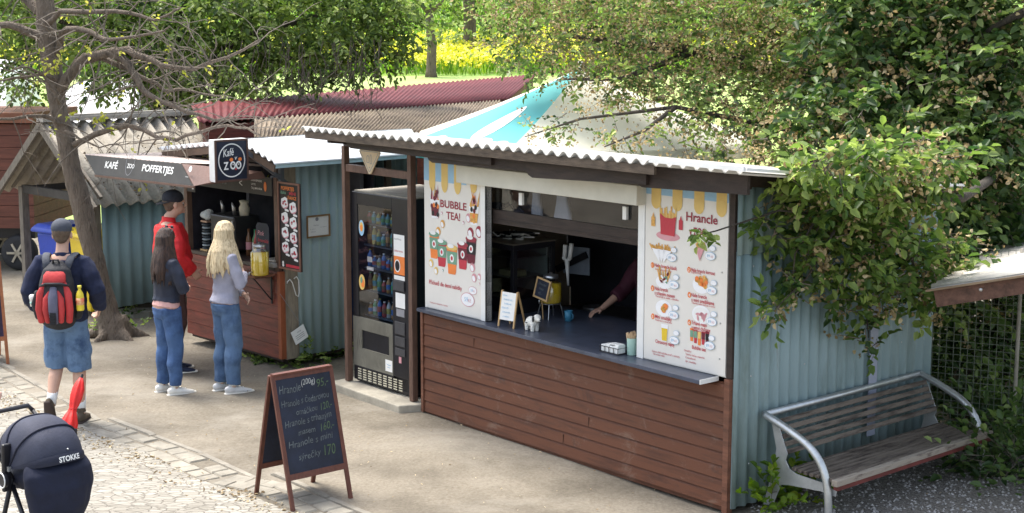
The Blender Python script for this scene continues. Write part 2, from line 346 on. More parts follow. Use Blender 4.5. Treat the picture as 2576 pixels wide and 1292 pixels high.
# cobbled path: voronoi stones
def cobble(name,sc,c1,c2,mort,st=(1,1,1),rot=0,edge=.06,z=.6):
    m=bpy.data.materials.new(name); m.use_nodes=True; nt=m.node_tree; N=nt.nodes; L=nt.links; b=N['Principled BSDF']
    tc=N.new('ShaderNodeTexCoord'); mp=N.new('ShaderNodeMapping'); mp.inputs['Scale'].default_value=st; mp.inputs['Rotation'].default_value=(0,0,rot)
    L.new(tc.outputs['Object'],mp.inputs[0]); nz=N.new('ShaderNodeTexNoise'); nz.inputs['Scale'].default_value=7; L.new(mp.outputs[0],nz.inputs['Vector'])
    mv=N.new('ShaderNodeMix'); mv.data_type='VECTOR'; mv.inputs[0].default_value=.07; L.new(mp.outputs[0],mv.inputs[4]); L.new(nz.outputs['Color'],mv.inputs[5])
    ve=N.new('ShaderNodeTexVoronoi'); ve.feature='DISTANCE_TO_EDGE'; ve.inputs['Scale'].default_value=sc; L.new(mv.outputs[1],ve.inputs['Vector'])
    vc=N.new('ShaderNodeTexVoronoi'); vc.inputs['Scale'].default_value=sc; L.new(mv.outputs[1],vc.inputs['Vector'])
    sp=N.new('ShaderNodeSeparateColor'); L.new(vc.outputs['Color'],sp.inputs[0])
    cr=N.new('ShaderNodeValToRGB'); cr.color_ramp.elements[0].color=(*c1,1); cr.color_ramp.elements[1].color=(*c2,1); L.new(sp.outputs[0],cr.inputs[0])
    er=N.new('ShaderNodeMapRange'); er.inputs[1].default_value=.0; er.inputs[2].default_value=edge; L.new(ve.outputs['Distance'],er.inputs[0])
    n3=N.new('ShaderNodeTexNoise'); n3.inputs['Scale'].default_value=1.3; n3.inputs['Detail'].default_value=4; L.new(tc.outputs['Object'],n3.inputs['Vector'])
    mm=N.new('ShaderNodeMapRange'); mm.inputs[1].default_value=.45; mm.inputs[2].default_value=.62; mm.inputs[3].default_value=1; mm.inputs[4].default_value=.62; L.new(n3.outputs[0],mm.inputs[0])
    mu=N.new('ShaderNodeMath'); mu.operation='MULTIPLY'; L.new(er.outputs[0],mu.inputs[0]); L.new(mm.outputs[0],mu.inputs[1])
    mx=N.new('ShaderNodeMix'); mx.data_type='RGBA'; L.new(mu.outputs[0],mx.inputs[0]); mx.inputs[6].default_value=(*mort,1); L.new(cr.outputs[0],mx.inputs[7]); L.new(mx.outputs[2],b.inputs['Base Color'])
    n4=N.new('ShaderNodeTexNoise'); n4.inputs['Scale'].default_value=30; L.new(tc.outputs['Object'],n4.inputs['Vector'])
    ad=N.new('ShaderNodeMath'); ad.operation='MULTIPLY_ADD'; ad.inputs[1].default_value=.25; L.new(n4.outputs[0],ad.inputs[0]); L.new(er.outputs[0],ad.inputs[2])
    bp=N.new('ShaderNodeBump'); bp.inputs['Strength'].default_value=z; bp.inputs['Distance'].default_value=.02; L.new(ad.outputs[0],bp.inputs['Height']); L.new(bp.outputs[0],b.inputs['Normal'])
    b.inputs['Roughness'].default_value=.85; return m
cobm=cobble('pale_cobbles',16,(.24,.222,.185),(.35,.33,.285),(.18,.16,.13),st=(.62,1.25,1),rot=R(-38),edge=.07)
edge=[(-420,820),(-150,915),(0,977),(131,1032),(245,1089),(373,1137),(482,1203),(652,1264),(850,1340),(1100,1440),(1500,1640),(2200,2100)]
mb=MB(); EG=[G(*p) for p in edge]
n=len(EG); mb.v=[]; K=24
for p in EG:
    for j in range(K+1):
        q=p+V((-.62,-.78,0))*(j/K*7.0)
        mb.v.append((q.x,q.y,gz(q.x,q.y)+.012))
for i in range(n-1):
    for j in range(K):
        a=i*(K+1)+j; mb.f.append((a,a+K+1,a+K+2,a+1)); mb.mi.append(0)
tag(mb.build('cobbled_path',cobm,None,True),kind='structure')
# kerb strip: rows of cut stones
ce=[(-420,770),(-150,855),(0,913),(131,984),(210,1030),(329,1067),(482,1123),(636,1194),(763,1222),(874,1272),(990,1320),(1300,1450),(2000,1800)]
CG=[G(*p) for p in ce]
def along(PG,s):
    for a,b in zip(PG,PG[1:]):
        L=(b-a).length
        if s<=L: return a.lerp(b,s/L),(b-a).normalized()
        s-=L
    return PG[-1],(PG[-1]-PG[-2]).normalized()
tot=sum((b-a).length for a,b in zip(CG,CG[1:])); kb=MB(); s=0; rk=random.Random(3)
def stone(mb,s,w,off,dp,h,sink=.05):
    p,d=along(CG,s+w/2); nrm=V((d.y,-d.x,0)); c=p+nrm*off; z=gz(c.x,c.y)
    j=lambda k:rk.uniform(-k,k)
    a=[c+d*(-w/2+j(.008))+nrm*(-dp/2+j(.008)),c+d*(w/2+j(.008))+nrm*(-dp/2+j(.008)),c+d*(w/2+j(.008))+nrm*(dp/2+j(.008)),c+d*(-w/2+j(.008))+nrm*(dp/2+j(.008))]
    z1=z+h+j(.004); m=sum(a,V((0,0,0)))/4
    lo=[V((q.x,q.y,z-sink)) for q in a]; mi=[V((q.x,q.y,z1-.012)) for q in a]; hi=[V((q.x,q.y,z1))*.88+V((m.x,m.y,z1))*.12 for q in a]
    mb.ring([lo,mi,hi])
while s<tot-.3:
    w=rk.uniform(.5,.95); kb.m=0; stone(kb,s,w-.01,0.03,.055,.014); s+=w
for row in range(2):
    s=0
    while s<tot-.3:
        w=rk.uniform(.11,.24); 
        if rk.random()<.93: kb.m=1; stone(kb,s,w-.014,.15+row*.165,.15,.010+rk.uniform(-.008,.005))
        s+=w
kst=M('kerb_stone',(.25,.228,.19),.9,.22,5,.5,35); kst2=M('kerb_setts',(.27,.248,.205),.9,.28,2.5,.6,30)
tag(kb.build('kerb_strip',[kst,kst2],None),kind='structure')
# dry litter strip between kerb and path, grit, pebbles and leaf crumbs on the dirt
rg=np.random.default_rng(5)
def litter(name,n,fn,Lr,mat,seed,up=.02,kind='stuff'):
    P=[]; 
    for i in range(n):
        q=fn(); P.append((q.x,q.y,gz(q.x,q.y)+rg.uniform(.012,up)))
    P=np.array(P); D=rg.normal(size=(n,3)); D[:,2]*=.25; N=rg.normal(size=(n,3))*.4; N[:,2]=1
    Ls=rg.uniform(Lr[0],Lr[1],n); o=leafobj(name,P,D,N,Ls,Ls*rg.uniform(.25,.6,n),mat,None,seed=seed); tag(o,kind=kind); return o
drym=leafmat('dry_litter',[(.16,.11,.06),(.30,.22,.12),(.44,.35,.22),(.60,.52,.38)],.1,.8)
def inlit():
    p,d=along(CG,rg.random()*tot); return p+V((d.y,-d.x,0))*(.38+abs(rg.normal())*.16)
litter('dry_leaf_litter',1700,inlit,(.012,.045),drym,2)
def ongr():
    return V((rg.uniform(-6,4),rg.uniform(9.5,18),0))
litter('ground_crumbs',1000,ongr,(.008,.028),drym,3)
gravm=M('grey_gravel',(.24,.22,.195),.95,.4,40,1.0,60,col2=(.10,.09,.078),amt=.48,dist=.03)
mb=MB(); qa,qb,qc,qd=G(1790,1330),G(2900,1500),G(2900,1090),G(2330,1130); NX,NY=44,26
for j in range(NY+1):
    for i in range(NX+1):
        u_=i/NX; v_=j/NY; p=qa.lerp(qb,u_).lerp(qd.lerp(qc,u_),v_)
        if j==0 or i==0: p=p+V((rk.uniform(-.07,.07),rk.uniform(-.07,.07),0))
        mb.v.append((p.x,p.y,gz(p.x,p.y)+(.009 if (i and j) else -.01)))
for j in range(NY):
    for i in range(NX):
        p=j*(NX+1)+i; mb.f.append((p,p+1,p+NX+2,p+NX+1)); mb.mi.append(0)
mb.build('gravel_bed',gravm,None,True)['kind']='structure'
dust(dirt,(.30,.275,.23),.55,.50,.66,(1,1.6,1),.55,2); dust(dirt,(.13,.115,.085),2.4,.60,.74,(1,1,1),.45,7)
# small stones over the gravel
pm=MB()
for i in range(2600):
    p=G(rk.uniform(1890,2700),rk.uniform(1130,1400)); r=rk.uniform(.006,.017); z=gz(p.x,p.y)+.010
    a=rk.random()*6; v=[(p.x+math.cos(a+k*1.57)*r*rk.uniform(.7,1.3),p.y+math.sin(a+k*1.57)*r*rk.uniform(.7,1.3),z) for k in range(4)]
    pm.add(v+[(p.x,p.y,z+r*.8)],[(0,1,4),(1,2,4),(2,3,4),(3,0,4)])
tag(pm.build('gravel_stones',M('gravel_chips',(.30,.29,.28),.9,.5,30,.2),None),kind='stuff')
# meadow flowers and tall grass
def inmead(y0,y1,x0=-16,x1=6):
    Y=y0+(y1-y0)*rg.random()**1.3; return V((rg.uniform(x0,x1)*Y/45,Y,0))
def blades(name,n,fn,h,w,mat,seed,patch=None):
    P=[]
    while len(P)<n:
        q=fn()
        if patch and noise.noise(V((q.x*.35,q.y*.12,5)))+rg.normal()*.12<patch: continue
        P.append((q.x,q.y,gz(q.x,q.y)+(h[0]*.6 if patch is not None else 0)))
    P=np.array(P); P[:,2]+=(rg.random(n)*.35+.1 if patch is not None else 0); D=rg.normal(size=(n,3))*.25; D[:,2]=1; N=rg.normal(size=(n,3)); Ls=rg.uniform(h[0],h[1],n)
    if patch is not None: D=rg.normal(size=(n,3)); D[:,2]*=.3; 
    return tag(leafobj(name,P,D,N,Ls,np.full(n,w)*rg.uniform(.6,1.3,n),mat,None,seed=seed),kind='stuff')
mgl=leafmat('meadow_blades',[(.07,.15,.02),(.12,.24,.03),(.20,.33,.05),(.30,.42,.08)],.4)
flw=leafmat('buttercup_yellow',[(.50,.52,.06),(.68,.64,.08),(.78,.72,.12),(.84,.80,.24)],.3)
blades('meadow_tall_grass',26000,lambda:inmead(40.3,76,-34,12),(.2,.42),.055,mgl,4)
blades('meadow_flowers',23000,lambda:inmead(41.0,53,-26,8),(.06,.11),.09,flw,5,patch=.03)
# weeds by the café hut
def weeds(name,spots,L,mat,label,cat,seed,per=7,group=None,h=.12):
    for i,(px,py,r,n) in enumerate(spots):
        c=G(px,py); cl=[(0,0,h*.6,r,h)]
        t=thing(name,label[i] if isinstance(label,list) else label,cat,(c.x,c.y,gz(c.x,c.y)),0,group)
        P,D,N,Ls,Ws,rn,tw=sprays(cl,n/(r*r),L,per,-.35,seed+i,tw=h*1.1,shell=.6)
        P[:,2]=np.maximum(P[:,2],.012); leafobj('foliage',P,D,N,Ls,Ws,mat,t,rn=rn,seed=seed+i); twigmesh('stem',tw,.003,twigm,t,.6)
weeds('weed_clump',[(690,905,.22,34),(750,918,.26,40),(812,905,.2,24),(865,893,.15,14),(640,893,.13,10)],.055,LG,
 ['low green weeds at the foot of the red boarded hut front','leafy weed patch under the hut corner post','weeds along the hut side wall bottom','small weed tuft beside the dark doorway gap','sparse weeds behind the light haired woman'],'weeds',20)
weeds('weed_clump',[(325,800,.16,16),(345,845,.1,8),(222,862,.08,6)],.05,LG,['green weeds between tree trunk and blue grey shed wall','few weeds on the dirt right of the tree base','tiny weed tuft left of the tree foot'],'weeds',40)
weeds('leafy_plant',[(2000,1262,.17,22),(1940,1292,.12,14)],.085,LY,['bright green sapling under the left end of the bench','low dark green plant at the foot of the bench plate'],'plant',50,6,h=.17)
weeds('fence_shrub',[(2500,1130,.36,100),(2560,1210,.4,120),(2480,1060,.3,60),(2600,1080,.45,140)],.085,LD,['dark leafy shrub beside the right bench leg','low shrub at the right edge below the mesh fence','small shrub in front of the planks by the fence','shrub rising at the right edge beside the fence post'],'shrub',60,7,h=.34)
mb=MB(); c=G(345,795); rr=[ [c+V((math.cos(a)*.27*(1+.12*math.sin(3*a)),math.sin(a)*.16,z)) for a in [k*.785 for k in range(8)]] for z in (0,.07)]
rr.append([p*.9+(c+V((0,0,.08)))*.1 for p in rr[1]]); mb.ring(rr); tag(mb.build('flat_stone',M('grey_stone',(.2,.2,.17),.9,.3,6,.4),None),'flat grey stone lying under the blue grey shed wall','stone')
# ================================================================= haze-free trees
def tree(name,label,cat,base,trunk,limbs,clumps,dens,L,mat,seed,per=7,bm=None,droop=.25,tw=.28,tans=0,group=None,keep=.35,shell=.45,twr=.005,flat=.75):
    bm=bm or barkd; t=thing(name,label,cat,base,0,group); b=V(base); mb=MB()
    if trunk: mb.tube([V(p)-b for p,_ in trunk],[r for _,r in trunk],10)
    for pts,r0,r1 in limbs: mb.tube([V(p)-b for p in pts],taper(r0,r1,len(pts)),6)
    if trunk or limbs: mb.build('trunk',bm,t,True)
    P,D,N,Ls,Ws,rn,tws=sprays(clumps,dens,L,per,droop,seed,tw,flat,shell,center=base)
    if tans:
        rg2=np.random.default_rng(seed+9); k=rg2.random(len(P)//per)<tans; k=np.repeat(k,per); k=np.append(k,np.zeros(len(P)-len(k),bool))
        q=[a[k] for a in (P,D,N,Ls,Ws,rn)]; reps=2
        Pt=np.concatenate([q[0]+rg2.normal(size=q[0].shape)*.035 for _ in range(reps)]); n=len(Pt); Dt=rg2.normal(size=(n,3)); Nt=rg2.normal(size=(n,3)); Nt[:,2]+=.5
        Lt=rg2.uniform(.3,.6,n)*L; leafobj('seed_clusters',Pt,Dt,Nt,Lt,Lt*.7,LT,t,seed=seed)
        P,D,N,Ls,Ws,rn=[a[~k] for a in (P,D,N,Ls,Ws,rn)]
    leafobj('crown',P,D,N,Ls,Ws,mat,t,rn=rn,seed=seed)
    twigmesh('twigs',tws,twr,twigm,t,keep)
    return t
def C(lst): return [(*At(px,py,Y),r,*rest) for px,py,Y,r,*rest in lst]
# --- left background tree with hanging leafy twigs
B=V((-5.0,22.5,0))
lim=[([B+V((0,0,1.8)),At(300,120,22),At(120,40,21.5)],.12,.03),([B+V((0,0,2)),At(560,110,22),At(800,40,22)],.12,.03),([B+V((0,0,2.4)),At(450,40,22.5),At(520,-60,22)],.1,.03),([At(560,110,22),At(700,150,22),At(900,130,22)],.05,.015)]
cl=C([(20,60,22.5,.75),(60,150,22,.45),(210,50,22,.8),(330,110,22,.75),(250,170,21.5,.5),(450,50,22,.85),(470,170,21.8,.6),(590,60,22,.85),(600,165,21.6,.55),(730,40,22,.8),(720,150,21.7,.55),(860,50,22,.7),(830,150,21.7,.45),(960,60,22,.5),(930,130,22,.4),(1010,110,22,.3),(520,225,21.6,.35),(390,215,21.8,.4),(330,-60,22,1),(640,-60,22,1),(60,-60,22,1),(900,-60,22,.9),(990,10,22,.4),(820,205,21.8,.22),(60,220,23,.3)])
tree('broadleaf_tree','dense green tree with drooping twigs behind the shed and bare trunk','tree',tuple(B),[(B,.2),(B+V((.02,0,1)),.17),(B+V((0,0,2.2)),.15),(B+V((.1,0,3.3)),.08)],lim,cl,230,.10,LG,11,droop=.4,tw=.32,per=8,keep=.5,flat=.9)
cl=C([(100,60,27,1.2),(400,40,27,1.4),(700,30,27,1.3),(480,200,26,.9),(650,170,26,.8),(300,140,26,.9),(860,90,27,.8)])
tree('broadleaf_tree','darker tree further back at the upper left','tree',tuple(V((-6.5,27.5,0))),[(V((-6.5,27.5,0)),.22),(V((-6.3,27.5,4)),.12)],[],cl,100,.12,LD,12,droop=.3,tw=.35,per=8)
# hanging bare vines/twigs over the burgundy roof belong to the tree as sprays of thin twigs
mb=MB(); rv=random.Random(4)
for i in range(120):
    px=rv.uniform(330,960); py=rv.uniform(90,190); Y=rv.uniform(18.2,21.5); a=At(px,py,Y); ln=rv.uniform(.3,.85)*(1 if px>480 else .6)
    pts=[a+V((rv.uniform(-.05,.05)*k,0,-ln*k/4)) for k in range(5)]
    mb.tube([p-B for p in pts],taper(.006,.0025,5),4)
tt=[o for o in bpy.data.objects if o.name=='broadleaf_tree'][0]; tag(mb.build('hanging_twigs',barkd,tt),kind='stuff')
# --- meadow trees
def mtree(px,py,Y,r,top,label,seed,crown,lean=0):
    b=G(px,py,0); b=V((At(px,py,Y).x,Y,0)); b.z=gz(b.x,Y)-.05; h=At(px+lean,top,Y)
    tree('meadow_tree',label,'tree',tuple(b),[(b,r*1.35),(b.lerp(h,.12),r),(b.lerp(h,.5)+V((.05,0,0)),r*.9),(h,r*.75)],[([h,h+V((-.5,0,.6))],r*.5,.03),([h,h+V((.6,0,.5))],r*.5,.03)],crown,55,.16,LG,seed,bm=bark,per=8,tw=.5,twr=.012)
mtree(1085,193,40,.14,35,'thin pollarded tree with a broken top in the yellow meadow',31,C([(1040,8,40,.5),(1120,75,40,.22),(1060,60,40,.2),(1090,-20,40,.7)]),-6)
mtree(1182,120,47,.22,-60,'thicker dark trunk further up the yellow meadow',32,C([(1130,95,46,.4),(1230,110,46,.5),(1190,-30,47,1.2),(1110,-10,47,.8),(1160,60,46,.35)]),-8)
for i,(px,Y,h,r) in enumerate([(700,78,9,4.5),(980,84,10,4.8),(1250,90,11,5),(1500,82,10,5),(350,80,10,5)]):
    x=(px-1288)/FP*Y; b=V((x,Y,gz(x,Y)-.1)); cl=[(x+rv.uniform(-.6,.6)*r,Y+rv.uniform(-.4,.4)*r,b.z+h*.62+rv.uniform(-.45,.3)*h*.6,r*.5) for _ in range(9)]
    tree('hillside_tree',['round green tree on the hill above the meadow, left','second green tree on the hill above the meadow','middle tree on the hillcrest behind the meadow trunks','hill tree partly behind the tan seeded branches','far left hill tree above the shed'][i],'tree',tuple(b),[(b,.3),(b+V((0,0,h*.6)),.2)],[],cl,16,.5,LG,70+i,per=7,tw=1,twr=.03)
# --- seed laden tree over the parasol
B=V((5.2,17.5,0))
cl=C([(1300,20,16,.42),(1290,110,16,.33),(1400,60,15.8,.5),(1400,140,15.6,.34),(1330,165,15.8,.2),(1530,60,15.5,.55),(1520,170,15.3,.38),(1450,185,15.2,.22),
 (1660,60,15.2,.6),(1640,180,15,.42),(1800,90,15,.62),(1770,220,14.8,.42),(1930,80,14.8,.65),(1900,230,14.5,.48),(2050,120,14.6,.65),(2010,300,14.2,.45),(1560,235,14.8,.22),(1500,262,14.6,.2),(1440,300,14.4,.17),(1380,322,14.2,.12),(1340,338,14.1,.09),
 (1660,270,14.6,.2),(1740,300,14.4,.22),(1800,330,14.2,.26),(1880,340,14,.3),(1560,330,14.2,.16),(1640,352,14,.16),(1720,370,13.8,.18),(1800,390,13.6,.16),(1520,365,13.9,.08),(1950,385,13.4,.26),(2060,370,13.2,.35),
 (1350,-60,16,.8),(1600,-60,15.5,.9),(1850,-50,15,.9),(2100,-40,15,1)])
lim=[([B+V((0,0,2.4)),At(2050,200,15.3),At(1750,130,15.2),At(1420,90,15.7)],.14,.02),([B+V((0,0,2.0)),At(2000,330,14.6),At(1700,270,14.5),At(1460,300,14.4),At(1320,345,14.1)],.04,.005),([B+V((0,0,2.8)),At(2200,60,15),At(2120,-80,15)],.12,.05),([At(1750,130,15.2),At(1560,200,15),At(1420,200,15.2)],.04,.01),([At(1700,270,14.5),At(1620,330,14.2),At(1520,370,13.9)],.025,.006)]
tree('elm_tree','tall tree covered in tan seed clusters arching over the parasol','tree',tuple(B),[(B,.25),(B+V((-.1,-.2,1.5)),.2),(B+V((-.2,-.4,3)),.16)],lim,cl,400,.064,LG,13,tans=.5,per=7,tw=.2,droop=.15,keep=.4)
cl=C([(1500,60,19,.9),(1750,80,18.5,1.1),(2000,150,18,1.2),(1900,260,18,.8),(2250,200,17.5,1.3),(2500,200,17,1.3),(2500,450,16,1.1),(2250,420,16,1.0)])
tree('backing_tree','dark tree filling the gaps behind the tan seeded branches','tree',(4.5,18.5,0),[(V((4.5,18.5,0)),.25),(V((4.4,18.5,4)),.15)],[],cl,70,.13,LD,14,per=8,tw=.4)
# --- big right tree
B=V((4.9,14.6,0))
cl=C([(2130,60,14,.6),(2280,60,13.8,.65),(2430,70,13.6,.65),(2560,60,13.5,.6),(2150,210,13.6,.6),(2300,210,13.4,.62),(2450,220,13.2,.62),(2590,230,13.2,.6),
 (2110,330,13.2,.5),(2230,350,13,.55),(2370,360,12.9,.6),(2510,370,12.9,.6),(2200,460,12.7,.42),(2320,480,12.7,.55),(2460,500,12.7,.55),(2560,490,12.8,.5),(2300,590,12.6,.45),(2420,610,12.8,.45),(2340,700,12.9,.35),(2420,730,13.3,.4),(2250,-60,14,.9),(2500,-60,13.6,.9),(2090,440,12.7,.3)])
lim=[([B+V((0,0,1.8)),At(2380,420,13.3),At(2200,300,13.5)],.1,.02),([B+V((0,0,2)),At(2500,250,13.6),At(2400,60,13.7)],.12,.03),([B+V((0,0,1.6)),At(2300,520,12.9),At(2120,470,12.6)],.06,.012),([At(2576,30,13),At(2500,70,13.2),At(2420,120,13.3)],.04,.012)]
tree('hazel_tree','broad leafy tree with large dark green leaves at the right','tree',tuple(B),[(B,.2),(B+V((0,0,2.2)),.15)],lim,cl,290,.10,LD,15,tans=.17,per=7,tw=.24,droop=.35)
cl=C([(2230,250,15,.9),(2450,250,14.6,1),(2300,480,14.2,.8),(2500,560,14,.8),(2400,760,14.2,.7),(2560,780,13.9,.7),(2480,900,14,.6),(2600,960,13.6,.5),(2380,960,14.2,.5),(2350,850,13.9,.45),(2440,820,13.8,.5),(2560,1060,13.4,.45),(2450,1080,13.9,.4)])
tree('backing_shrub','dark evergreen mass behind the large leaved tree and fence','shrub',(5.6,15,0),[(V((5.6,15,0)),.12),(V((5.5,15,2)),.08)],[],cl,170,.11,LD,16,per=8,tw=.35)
# --- branch hanging over the kiosk side wall
B=V((4.6,13.9,0))
def yw(p,off):  # distance of the vertical plane `off` metres outside the kiosk side wall along pixel column p
    r=(p-1288)/FP; bx,by=1.58+.645*off,10.51-.764*off; t=(by*r-bx)/(.764-.645*r); return by+t*.645
cl=[]
for x,y,r,o in [(1950,508,.07,.12),(2020,480,.13,.3),(2060,470,.2,.5),(2140,460,.24,.55),(2230,460,.28,.6),(2330,470,.32,.6),(2015,545,.14,.2),(2090,560,.24,.3),(2190,570,.3,.35),(2290,600,.33,.35),(1985,610,.15,.2),(2050,660,.19,.22),(2140,655,.26,.3),(2230,685,.28,.3),(2330,690,.3,.35),(2390,640,.28,.3),
 (2010,700,.13,.2),(2000,745,.10,.2),(1955,778,.07,.2),(2110,725,.15,.2),(2120,780,.09,.2),(2190,765,.16,.25),(2270,760,.17,.25),(2340,780,.14,.25),(2180,825,.09,.2),(2160,855,.08,.2),(2200,868,.06,.2),(1925,560,.06,.15),(1950,590,.06,.2),(2030,760,.07,.2),(1915,775,.04,.2),
 (2020,428,.10,.5),(2070,415,.18,.65),(2160,405,.22,.7),(2260,400,.27,.75),(2360,410,.3,.75),(1985,445,.04,.4),(2120,500,.2,.5),(2220,520,.25,.5),(2060,610,.2,.3),(2150,610,.26,.35)]: cl.append((*At(x,y,yw(x,o)),r))
def W(x,y,o): return At(x,y,yw(x,o))
lim=[([B+V((0,0,2.2)),W(2420,500,.8),W(2220,500,.5),W(2060,540,.35)],.045,.008),([W(2220,500,.5),W(2170,680,.3),W(2185,850,.2)],.016,.004),([W(2060,540,.35),W(1960,530,.25),At(1800,582,10.32),At(1765,590,10.2)],.010,.0035),([W(2100,580,.4),W(2030,700,.25),W(1950,778,.2)],.012,.003),([W(2220,500,.5),W(2290,640,.4),W(2330,770,.3)],.016,.005),([W(2060,540,.35),W(2000,640,.25),W(1990,740,.2)],.010,.003)]
t=tree('overhanging_branches','bright leafy branches hanging in front of the kiosk blue side wall','branch',tuple(B),[(B,.09),(B+V((0,0,2.3)),.06)],lim,cl,500,.086,LB,17,tans=.22,per=6,tw=.16,droop=.3,keep=.7,shell=.75)
cl=C([(1765,590,10.22,.05)]); P,D,N,Ls,Ws,rn,tws=sprays(cl,2400,.075,5,.1,18,tw=.07,center=tuple(B)); leafobj('leaf_tip',P,D,N,Ls,Ws,LG,t,rn=rn*.6+.3)
# ================================================================= bare foreground tree, left
B=At(285,848,16.73); B.z=0
def A2(pts,Y=16.7,dy=0): return [At(x,y,Y+dy*i) for i,(x,y) in enumerate(pts)]
t=thing('bare_tree','leaning nearly bare tree with cracked grey bark by the shed','tree',tuple(B))
mb=MB(); tr=[(292,862,.22),(285,835,.175),(270,790,.135),(252,720,.118),(235,640,.112),(215,560,.112),(196,480,.112),(180,420,.105),(163,340,.098),(150,290,.095),(140,220,.1),(128,150,.11),(120,100,.115),(116,50,.105),(112,0,.10),(108,-60,.095)]
mb.tube([At(x,y,16.73)-B for x,y,r in tr],[r for *_,r in tr],18)
rr2=random.Random(8)
for k in range(6):
    a=k*1.05+.2; mb.tube([(math.cos(a)*.08,math.sin(a)*.06,.22),(math.cos(a)*.17,math.sin(a)*.13,.07),(math.cos(a)*.34,math.sin(a)*.26,.0),(math.cos(a)*.45,math.sin(a)*.34,-.05)],[.08,.07,.045,.02],8)
tr_o=organic('trunk',mb,bark,t,.018,3,.012,(14,14,3),2)
BR=[([(120,60),(151,29),(286,29),(353,40),(387,52),(454,20)],.035,.010,16.6,-.06),([(138,140),(152,95),(168,74),(229,81),(263,99),(296,99),(387,84),(427,67)],.045,.008,16.7,-.12),
([(150,235),(188,175),(215,145),(286,130),(320,125),(363,145),(404,165),(488,175),(572,145),(652,101)],.068,.012,16.7,-.05),([(270,132),(323,162),(347,202),(363,232),(404,256),(471,283),(538,303),(600,300)],.05,.010,16.55,-.06),
([(205,155),(252,145),(330,178),(370,202),(414,229),(448,225),(505,236),(572,242)],.036,.010,16.6,.04),([(185,365),(236,340),(286,323),(323,316),(363,328),(397,347),(444,353),(505,333),(572,316),(623,323),(652,340)],.036,.010,16.6,-.1),
([(120,100),(94,91),(50,71),(0,64),(-70,45)],.06,.03,16.7,-.05),([(118,52),(108,34),(77,10),(40,-35)],.07,.05,16.7,.05),([(150,315),(118,293),(67,293),(0,300),(-50,306)],.028,.012,16.6,-.06),([(140,200),(98,188),(50,195),(0,204)],.022,.01,16.6,-.1),([(150,262),(122,210),(105,185),(70,170),(30,178)],.018,.008,16.5,-.1),([(163,330),(200,350),(250,372),(300,365)],.014,.006,16.5,-.08)]
mb=MB(); ends=[]
for pts,r0,r1,Y,dy in BR:
    q=A2(pts,Y,dy); fine=[]
    for a,b in zip(q,q[1:]):
        fine+= [a,a.lerp(b,.5)+V((rr2.uniform(-.02,.02),rr2.uniform(-.03,.03),rr2.uniform(-.02,.02)))]
    fine.append(q[-1]); rad=taper(r0,r1,len(fine)); mb.tube([p-B for p in fine],rad,7)
    for k in range(2,len(fine)):
        for _ in range(1 if k%3 else 2):
            d=V((rr2.uniform(-1,1),rr2.uniform(-.7,.7),rr2.uniform(-.9,.7))); ends.append((fine[k],d.normalized(),min(rad[k]*.55,.012)))
mb.build('limbs',bark,t,True)
mb=MB(); lp=[]
for p,d,r in ends:
    L=rr2.uniform(.35,1.0); q=[p]; dd=V(d)
    for k in range(5):
        dd=(dd+V((rr2.uniform(-.35,.35),rr2.uniform(-.35,.35),rr2.uniform(-.3,.22)))).normalized(); q.append(q[-1]+dd*L/5)
    mb.tube([x-B for x in q],taper(r*.9,.0028,6),4)
    for k in range(2,6):
        if rr2.random()<.6:
            e=(dd+V((rr2.uniform(-1,1),rr2.uniform(-1,1),rr2.uniform(-1,.6)))).normalized(); z=q[k]+e*rr2.uniform(.1,.32); mb.tube([q[k]-B,q[k].lerp(z,.5)-B+V((0,0,.015)),z-B],[.005,.0035,.0022],3); 
            if rr2.random()<.12: lp.append(z-B)
tag(mb.build('twigs',twigm,t),kind='stuff')
P=[];
for p in lp:
    for k in range(rr2.randint(2,5)): P.append(tuple(p+V((rr2.gauss(0,.025),rr2.gauss(0,.025),rr2.gauss(0,.02)))))
for px,py in [(250,300),(262,296),(240,305),(175,290),(285,322),(140,170),(110,165),(130,185),(145,150)]:
    for k in range(9): P.append(tuple(At(px,py,16.4)-B+V((rr2.gauss(0,.035),rr2.gauss(0,.04),rr2.gauss(0,.025)))))
P=np.array(P); n=len(P); D=rg.normal(size=(n,3)); N=rg.normal(size=(n,3))*.5; N[:,2]+=1; Ls=rg.uniform(.035,.07,n)
LYY=leafmat('young_yellow_leaves',[(.20,.24,.04),(.30,.33,.06),(.42,.42,.09),(.52,.50,.16)],.4)
leafobj('young_leaves',P,D,N,Ls,Ls*.6,LYY,t)
# ================================================================= main kiosk
K=Fr(G(1068,1042),G(1838,1292)); KW=K.W; KD=2.42
kr=thing('food_kiosk','brown boarded food kiosk with blue corrugated side and open serving window','kiosk',tuple(K.A),K.ang)
mb=MB(); z=.04; i=0
while z<.93:
    h=min(.101,.945-z); mb.m=0
    mb.obox((0.03,-.022,z),(KW-.09,0,0),(0,.006,h-.014),(0,.022,0)) if 0 else mb.hexa([(0.03,-.026,z),(KW-.06,-.026,z),(KW-.06,0,z),(0.03,0,z),(0.03,-.020,z+h-.02),(KW-.06,-.020,z+h-.02),(KW-.06,0,z+h-.02),(0.03,0,z+h-.02)])
    mb.hexa([(0.03,-.020,z+h-.02),(KW-.06,-.020,z+h-.02),(KW-.06,0,z+h-.02),(0.03,0,z+h-.02),(0.03,-.008,z+h-.004),(KW-.06,-.008,z+h-.004),(KW-.06,0,z+h-.004),(0.03,0,z+h-.004)])
    z+=.101; i+=1
mb.box(.02,KW-.05,.001,.03,.0,.95)
brn2=M('kiosk_front_boards',(.128,.047,.024),.6,.22,2.2,.35,55,col2=(.08,.031,.018),amt=.44,st=(1,5,10),dist=.006)
